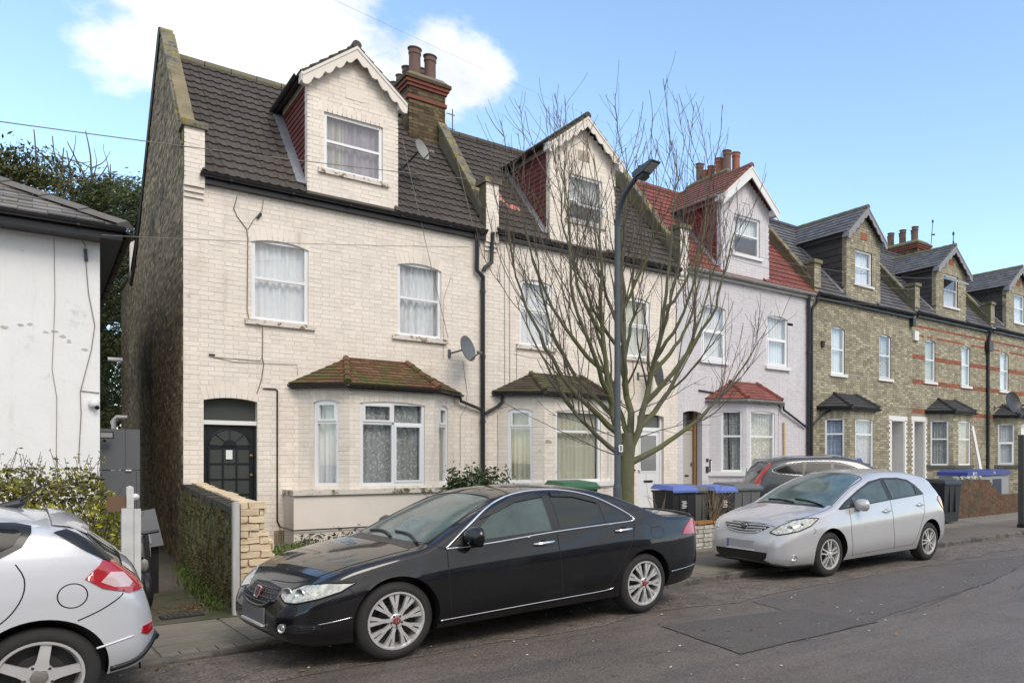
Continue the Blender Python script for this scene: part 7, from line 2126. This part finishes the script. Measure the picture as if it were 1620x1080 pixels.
# --- silver hatchback
silver = M('silver_car_paint', (.50, .49, .495), .28, metal=.25, coat=1, var=.05, scale=2)
aur = dict(L=4.20, axles=(.86, 3.46), wheel_r=.312, arch=.352, arch_up=.02, nose=(-.09, .8), tumble=.30, tumble2=.30, shoulder=.062, tuck=.075, crease=.009,
    zc=[(0, .52), (.03, .60), (.08, .69), (.16, .775), (.3, .83), (.6, .915), (.92, .985), (1.0, 1.01), (1.3, 1.155), (1.6, 1.285), (1.9, 1.395), (2.1, 1.445), (2.5, 1.49), (2.9, 1.487), (3.2, 1.462), (3.5, 1.41), (3.58, 1.38), (3.62, 1.33), (3.8, 1.19), (3.95, 1.06), (4.03, .96), (4.12, .86), (4.18, .72), (4.20, .60)],
    w=[(0, .50), (.02, .565), (.06, .65), (.13, .735), (.25, .80), (.45, .845), (.8, .875), (1.2, .88), (3.3, .88), (3.6, .872), (3.9, .83), (4.05, .775), (4.15, .69), (4.20, .60)],
    zb=[(0, .54), (.3, .78), (.8, .90), (1.2, .945), (2.3, 1.01), (3.2, 1.07), (3.7, 1.08), (4.0, .92), (4.20, .64)],
    zs=[(0, .27), (.05, .22), (.2, .19), (.5, .18), (1.3, .20), (3.2, .22), (3.8, .25), (4.1, .29), (4.20, .36)],
    crown=lambda x: .05 + .05 * max(0, min(1, (x - 1.5) / .6)), round=lambda x: .045 + .025 * (1 if 1.9 < x < 3.4 else 0))
car2 = Car('hatchback_car', 'silver five door hatchback parked facing left behind the black saloon', (7.47, 7.80, .02), R(2.0), 0, aur, silver)
car2.root.rotation_euler = (R(1.0), 0, R(1.9))
car2.patch('window_surround', [(1.05, ny, .94), (1.25, ny, 1.045), (1.6, ny, 1.191), (1.95, ny, 1.311), (2.3, ny, 1.361), (2.7, ny, 1.361), (2.95, ny, 1.326), (3.12, ny, 1.241), (3.30, ny, 1.096), (3.28, ny, 1.085), (2.3, ny, 1.02), (1.4, ny, .95), (1.10, ny, .925)], S_, trimblack, .005)
car2.patch('quarter_window', [(1.13, ny, .957), (1.33, ny, 1.058), (1.35, ny, .965), (1.18, ny, .948)], S_, carglass, .009)
car2.patch('side_window', [(1.42, ny, .972), (1.40, ny, 1.085), (1.65, ny, 1.181), (1.95, ny, 1.278), (2.22, ny, 1.321), (2.28, ny, 1.032)], S_, reflglass, .009)
car2.patch('side_window', [(2.40, ny, 1.043), (2.33, ny, 1.326), (2.68, ny, 1.328), (2.92, ny, 1.291), (3.02, ny, 1.226), (3.04, ny, 1.085)], S_, reflglass, .009)
car2.patch('quarter_window', [(3.08, ny, 1.09), (3.06, ny, 1.211), (3.22, ny, 1.106), (3.22, ny, 1.086)], S_, carglass, .009)
car2.patch('windscreen', [(1.02, -.70, 1), (.955, -.4, 1), (.93, 0, 1), (.955, .4, 1), (1.02, .70, 1), (1.5, .63, 1), (1.93, .55, 1), (1.98, 0, 1), (1.93, -.55, 1), (1.5, -.63, 1)], T_, screenglass, .003, step=.07)
car2.line('windscreen_seal', [(1.02, -.715, 1), (1.5, -.645, 1), (1.93, -.565, 1), (1.985, 0, 1), (1.93, .565, 1)], T_, trimblack, .007)
for a, b_ in (((.96, -.60), (1.05, -.02)), ((.94, -.08), (1.03, .5))):
    car2.line('wiper', [(a[0], a[1], 1), ((a[0] + b_[0]) / 2 + .02, (a[1] + b_[1]) / 2, 1), (b_[0], b_[1], 1)], T_, trimblack, .012, off=.014)
car2.patch('scuttle', [(.90, -.66, 1), (.85, 0, 1), (.90, .66, 1), (.99, .66, 1), (.92, 0, 1), (.99, -.66, 1)], T_, trimblack, .002)
car2.patch('rear_screen', [(3.66, -.5, 1), (3.64, 0, 1), (3.66, .5, 1), (3.92, .58, 1), (3.95, 0, 1), (3.92, -.58, 1)], T_, carglass, .003, step=.06)
car2.gap([(1.30, ny, .935), (1.29, ny, .65), (1.35, ny, .30), (1.38, ny, .262)]); car2.gap([(2.35, ny, 1.02), (2.36, ny, .65), (2.43, ny, .285)])
car2.gap([(3.28, ny, 1.08), (3.26, ny, .86), (3.14, ny, .60), (3.02, ny, .38), (2.94, ny, .30)]); car2.gap([(1.38, ny, .262), (2.94, ny, .30)], r=.003)
car2.gap([(.52, ny, .70), (.55, ny, .66), (.50, ny, .63)]); car2.gap([(1.02, -.74, 1), (.7, -.74, 1), (.45, -.70, 1), (.26, -.56, 1)], T_)
car2.gap([(.12, -.52, .72), (.09, -.3, .745), (.08, 0, .75), (.09, .3, .745)], F_, .005)
HL2 = [(.09, -.46, .645), (.15, -.58, .735), (.25, -.71, .80), (.42, -.80, .835), (.60, -.85, .83), (.47, -.825, .735), (.30, -.795, .675), (.17, -.72, .645), (.10, -.58, .62)]
car2.line('lamp_seal', HL2, dg_, gapm, .008, off=.005, closed=True, smooth_path=False)
hl = car2.patch('headlight', HL2 if True else [(.10, -.50, .645), (.16, -.60, .735), (.26, -.72, .785), (.42, -.80, .805), (.55, -.845, .80), (.44, -.825, .725), (.30, -.795, .68), (.17, -.72, .655), (.11, -.60, .63)], dg_, lampglass, .007, step=.03)
for (x, y, z, r_) in ((.19, -.66, .70, .05), (.31, -.76, .74, .04)):
    h = car2.hit(Vector((x, y, z)), Vector(dg_).normalized(), .004); b = MB(); b.lathe([(0, .002), (r_ * .5, .006), (r_ * .9, .012), (r_, .006), (r_, 0)], h, (-1, -.6, .2), 16); b.build('reflector', lampsilver, hl, smooth=True, world_coords=False)
car2.patch('headlight', [(.10, .50, .645), (.16, .60, .735), (.26, .72, .785), (.42, .80, .805), (.44, .825, .725), (.30, .795, .68), (.17, .72, .655), (.11, .60, .63)], (1, -.85, 0), lampglass, .007, step=.03)
gr = car2.patch('grille', [(0, -.44, .715), (0, -.30, .74), (0, 0, .735), (0, .30, .74), (0, .44, .715), (0, .36, .665), (0, .15, .625), (0, 0, .615), (0, -.15, .625), (0, -.36, .665)], F_, trimblack, .003, step=.05)
for k, z in enumerate((.732, .698, .662, .63)): car2.line('grille_bar', [(0, -.43 + .05 * k, z - .012 + .006 * k), (0, -.15, z - .01), (0, 0, z - .018), (0, .15, z - .01), (0, .43 - .05 * k, z - .012 + .006 * k)], F_, silver, .012, off=.006, parent=gr, n=8)
bd = car2.hit(Vector((0, 0, .69)), Vector(F_), .02)
b = MB(); b.lathe([(0, 0), (.062, 0), (.058, .012), (0, .014)], bd, (-1, 0, .4), 20); em = b.build('emblem', trimblack, car2.root, smooth=True, world_coords=False)
b = MB()
def ell(a, b2, cz, r=.006): b.tube([bd + Vector((-.016 - (b2 * math.sin(t) + cz) * .4 * 0, a * math.cos(t), b2 * math.sin(t) + cz)) for t in [2 * PI * k / 20 for k in range(21)]], r, 6)
ell(.064, .046, 0, .006); ell(.022, .042, 0, .005); ell(.044, .017, .024, .005)
b.build('emblem_rings', chrome, em, world_coords=False)
pl = car2.patch('number_plate', [(0, -.26, .40), (0, -.26, .515), (0, .26, .515), (0, .26, .40)], F_, M('plate_silver', (.36, .36, .37), .5), .014)
p = car2.hit(Vector((0, 0, .40)), Vector(F_), .02)
b = MB(); b.box(p.x - .008, p.x + .02, -.26, .24, .385, .398); b.build('plate_edge', cleansill, car2.root, world_coords=False)
car2.patch('plate_band', [(0, .225, .405), (0, .225, .51), (0, .258, .51), (0, .258, .405)], F_, M('plate_blue', (.08, .13, .45), .5), .018)
car2.patch('lower_intake', [(0, -.46, .235), (0, -.50, .375), (0, .50, .375), (0, .46, .235)], F_, trimblack, .004, step=.06)
fg = car2.patch('fog_light_recess', [(.08, -.62, .35), (.20, -.73, .36), (.28, -.775, .33), (.20, -.74, .285), (.08, -.62, .295)], dg_, silver, .003, step=.03)
h = car2.hit(Vector((.185, -.745, .318)), Vector(dg_).normalized(), .0); b = MB(); b.lathe([(.045, -.01), (.045, .012), (.036, .014), (.025, .006), (0, .010)], h, (-1, -.8, 0), 16); b.build('fog_light', lampsilver, fg, smooth=True, world_coords=False)
car2.line('bumper_skirt', [(.03, -.5, .225), (.15, -.68, .205), (.35, -.79, .20), (.5, -.83, .20)], dg_, trimblack, .02)
car2.line('bumper_skirt', [(0, -.5, .235), (0, 0, .24), (0, .5, .235)], F_, trimblack, .02)
car2.patch('tail_light', [(3.72, -.86, .99), (3.80, -.86, 1.05), (3.88, -.84, 1.03), (4.04, -.78, .86), (4.02, -.79, .80), (3.90, -.84, .84)], (-.4, 1, 0), redlens, .010, step=.03)
car2.patch('roof_spoiler', [(3.50, -.56, 1), (3.50, 0, 1), (3.50, .56, 1), (3.66, .50, 1), (3.70, 0, 1), (3.66, -.50, 1)], T_, silver, .02, step=.06)
car2.mirror(1.50, .985, silver); car2.handle(2.20, .87, silver, .2); car2.handle(3.14, .93, silver, .2)
car2.wheels(dict(kind='pair', n=5, w0=.024, w1=.048, hub=.05, ph=.3), .212)

# --- silver estate-style hatchback close at the left edge
silver2 = M('bright_silver_car_paint', (.60, .60, .62), .26, metal=.15, coat=1, var=.04, scale=2, col2=(.40, .38, .37), lo=.6, hi=.8, s2=2)
kia = dict(L=4.24, axles=(.86, 3.51), wheel_r=.305, arch=.345, arch_up=.02, tailfit=(3.55, .84), tumble=.30, tumble2=.25, shoulder=.05, tuck=.075, crease=.006,
    zc=[(0, .52), (.05, .66), (.15, .77), (.9, .96), (1.0, 1.0), (1.6, 1.21), (2.0, 1.33), (2.5, 1.375), (2.9, 1.37), (3.3, 1.335), (3.62, 1.283), (3.74, 1.255), (3.775, 1.225), (3.87, 1.135), (3.98, 1.04), (4.05, .985), (4.12, .93), (4.17, .82), (4.205, .72), (4.23, .62), (4.24, .55)],
    w=[(0, .5), (.06, .65), (.25, .8), (.8, .875), (1.2, .885), (3.4, .885), (3.7, .872), (3.9, .84), (4.05, .79), (4.14, .73), (4.2, .66), (4.24, .56)],
    zb=[(0, .54), (.3, .78), (.8, .9), (1.2, .94), (2.4, .985), (3.3, 1.03), (3.75, 1.04), (3.95, 1.0), (4.1, .88), (4.24, .58)],
    zs=[(0, .27), (.2, .19), (.5, .18), (3.3, .21), (3.9, .25), (4.1, .27), (4.24, .38)],
    crown=lambda x: .06 + .05 * max(0, min(1, (x - .9) / .6)), round=lambda x: .055)
car3 = Car('hatchback_car', 'silver hatchback cropped by the left edge with its red tail light towards us', (-3.49, 7.15, .0), R(2.0), 0, kia, silver2)
car3.root.rotation_euler = (R(.8), 0, R(2.0)); car3.root.location = (-3.53, 7.06, -.015)
car3.patch('window_surround', [(2.6, ny, 1.02), (2.6, ny, 1.30), (3.1, ny, 1.28), (3.40, ny, 1.255), (3.475, ny, 1.235), (3.475, ny, 1.20), (3.43, ny, 1.12), (3.33, ny, 1.06), (3.2, ny, 1.03)], S_, trimblack, .010)
car3.patch('side_window', [(2.6, ny, 1.045), (2.6, ny, 1.265), (3.1, ny, 1.247), (3.40, ny, 1.22), (3.43, ny, 1.20), (3.39, ny, 1.13), (3.30, ny, 1.08), (3.18, ny, 1.05)], S_, M('smoked_car_glass', (.010, .012, .013), .12, spec=.15), .017)
car3.patch('rear_screen', [(3.79, -.60, 1), (3.775, 0, 1), (3.79, .60, 1), (4.0, .70, 1), (4.035, 0, 1), (4.0, -.70, 1)], T_, carglass, .010, step=.05)
car3.patch('screen_pillar', [(3.63, -.86, 1.20), (3.72, -.84, 1.215), (3.93, -.83, 1.06), (4.0, -.80, 1.005), (3.93, -.83, .99), (3.80, -.85, 1.07)], (-.35, 1, -.1), trimblack, .014, step=.04)
car3.patch('roof_spoiler', [(3.58, -.64, 1), (3.58, 0, 1), (3.58, .64, 1), (3.78, .60, 1), (3.85, 0, 1), (3.78, -.60, 1)], T_, silver2, .022, step=.06)
tl = car3.patch('tail_light', [(3.78, -.87, .895), (3.90, -.85, 1.0), (4.03, -.80, .985), (4.13, -.74, .88), (4.155, -.715, .79), (4.05, -.79, .775), (3.88, -.85, .825)], (-.45, 1, 0), redlens, .010, step=.03)
car3.patch('reversing_lens', [(3.87, -.855, .865), (3.94, -.84, .925), (4.02, -.81, .91), (4.07, -.78, .84), (4.04, -.79, .815), (3.95, -.83, .825)], (-.45, 1, 0), paleredlens, .013, step=.03, parent=tl)
car3.line('fuel_flap', [(3.69 + .088 * math.cos(t), ny, .80 + .075 * math.sin(t)) for t in [2 * PI * k / 20 for k in range(21)]], S_, gapm, .004, off=-.001)
car3.gap([(3.40, ny, 1.02), (3.44, ny, .93), (3.43, ny, .82), (3.36, ny, .70), (3.24, ny, .61), (3.14, ny, .56)])
car3.gap([(3.72, ny, .64), (3.86, ny, .69), (3.97, ny, .75), (4.0, ny, .78)]); car3.gap([(3.60, ny, 1.285), (3.62, ny, 1.245), (3.66, ny, 1.215)], S_)
car3.line('bumper_strip', [(3.84, -.87, .445), (3.98, -.83, .47), (4.07, -.78, .485)], (-.3, 1, 0), cleansill, .007)
car3.patch('rear_reflector', [(4.12, -.74, .49), (4.13, -.73, .535), (4.20, -.65, .545), (4.20, -.65, .49), (4.16, -.70, .47)], (-.9, 1, 0), redlens, .008, step=.02)
car3.line('bumper_lip', [(3.95, -.82, .285), (4.1, -.75, .31), (4.2, -.65, .40), (4.225, -.55, .44)], (-.6, 1, 0), trimblack, .02)
car3.line('bumper_lip', [(4.24, -.55, .42), (4.24, 0, .42), (4.24, .55, .42)], B_D, trimblack, .03)
car3.line('body_swage', [(3.20, ny, .50), (3.25, ny, .62)], S_, silver2, .003)
b = MB(); p = car3.hit(Vector((3.42, 0, 1)), Vector(T_), 0); b.tube([p + Vector((-.14, 0, -.004)), p + Vector((.02, 0, .03)), p + Vector((.05, 0, .03))], [.02, .03, .01], 8); b.tube([p + Vector((0, 0, .03)), p + Vector((.14, 0, .15))], .008, 6); b.build('roof_aerial', trimblack, car3.root, smooth=True, world_coords=False)
car3.wheels(dict(kind='wide', n=5, w0=.042, w1=.026, hub=.062, bolt=1.25, ph=.42 + PI / 5), .220, capm=M('worn_cap', (.22, .20, .18), .5, metal=.4, var=.3, scale=60))

# --- dark grey high-sided estate in the front garden
greycar = M('dark_grey_car_paint', (.050, .052, .053), .28, coat=.8, metal=.3)
crv = dict(L=4.5, axles=(.9, 3.5), wheel_r=.34, arch=.38, tumble=.32, tumble2=.2, shoulder=.05, tuck=.06,
    zc=[(0, .6), (.05, .76), (.2, .90), (.9, 1.07), (1.05, 1.12), (1.7, 1.46), (2.1, 1.61), (2.6, 1.66), (3.4, 1.645), (3.9, 1.59), (4.05, 1.53), (4.25, 1.25), (4.36, 1.1), (4.42, .9), (4.46, .7), (4.5, .6)],
    w=[(0, .5), (.08, .68), (.3, .82), (.8, .89), (3.5, .90), (4.0, .86), (4.3, .79), (4.42, .70), (4.5, .58)],
    zb=[(0, .62), (.3, .9), (.9, 1.03), (2, 1.10), (3.5, 1.20), (4.1, 1.25), (4.3, 1.1), (4.5, .62)],
    zs=[(0, .32), (.2, .26), (3.8, .28), (4.3, .33), (4.5, .42)],
    crown=lambda x: .09, round=lambda x: .08)
car4 = Car('estate_car', 'dark grey tall estate car parked in the forecourt of the lilac house', (15.0, 11.4, .135), R(180), 0, crv, greycar)
car4.root.rotation_euler = (0, 0, R(149)); car4.root.location = (15.5, 9.98, .11)
yy = .9; NS = (0, -1, 0)
dl = [(1.75, yy, 1.17), (2.1, yy, 1.40), (2.5, yy, 1.51), (3.2, yy, 1.52), (3.7, yy, 1.45), (3.98, yy, 1.34), (3.90, yy, 1.27), (3.6, yy, 1.235), (2.6, yy, 1.17)]
car4.patch('window_surround', dl, NS, trimblack, .002)
car4.line('chrome_strip', dl, NS, chrome, .006, closed=True)
car4.patch('side_window', [(1.95, yy, 1.19), (2.2, yy, 1.39), (2.58, yy, 1.47), (2.62, yy, 1.20)], NS, MATS['smoked_car_glass'], .006)
car4.patch('side_window', [(2.70, yy, 1.205), (2.66, yy, 1.475), (3.2, yy, 1.48), (3.28, yy, 1.24)], NS, MATS['smoked_car_glass'], .006)
car4.patch('quarter_window', [(3.34, yy, 1.245), (3.28, yy, 1.475), (3.68, yy, 1.415), (3.9, yy, 1.33), (3.85, yy, 1.285), (3.6, yy, 1.26)], NS, MATS['smoked_car_glass'], .006)
car4.patch('windscreen', [(1.12, -.7, 1), (1.05, 0, 1), (1.12, .7, 1), (1.6, .63, 1), (2.0, .56, 1), (2.05, 0, 1), (2.0, -.56, 1), (1.6, -.63, 1)], T_, screenglass, .003, step=.08)
car4.patch('tail_light', [(4.02, .80, 1.46), (4.07, .80, 1.48), (4.33, .72, 1.16), (4.36, .70, 1.0), (4.24, .78, 1.0), (4.22, .78, 1.14)], (-.5, -1, 0), redlens, .012, step=.04)
car4.patch('rear_screen', [(4.06, -.5, 1), (4.06, .5, 1), (4.22, .56, 1), (4.22, -.56, 1)], T_, carglass, .003, step=.06)
car4.line('roof_rail', [(2.0, yy - .3, 1.6), (2.6, yy - .28, 1.66), (3.4, yy - .28, 1.65), (3.9, yy - .3, 1.58)], NS, M('grey_rail', (.35, .35, .35), .4), .016, off=.0)
car4.mirror(1.75, 1.22, greycar); 
car4.wheels(dict(kind='wide', n=5, w0=.045, w1=.03, hub=.06), .225)
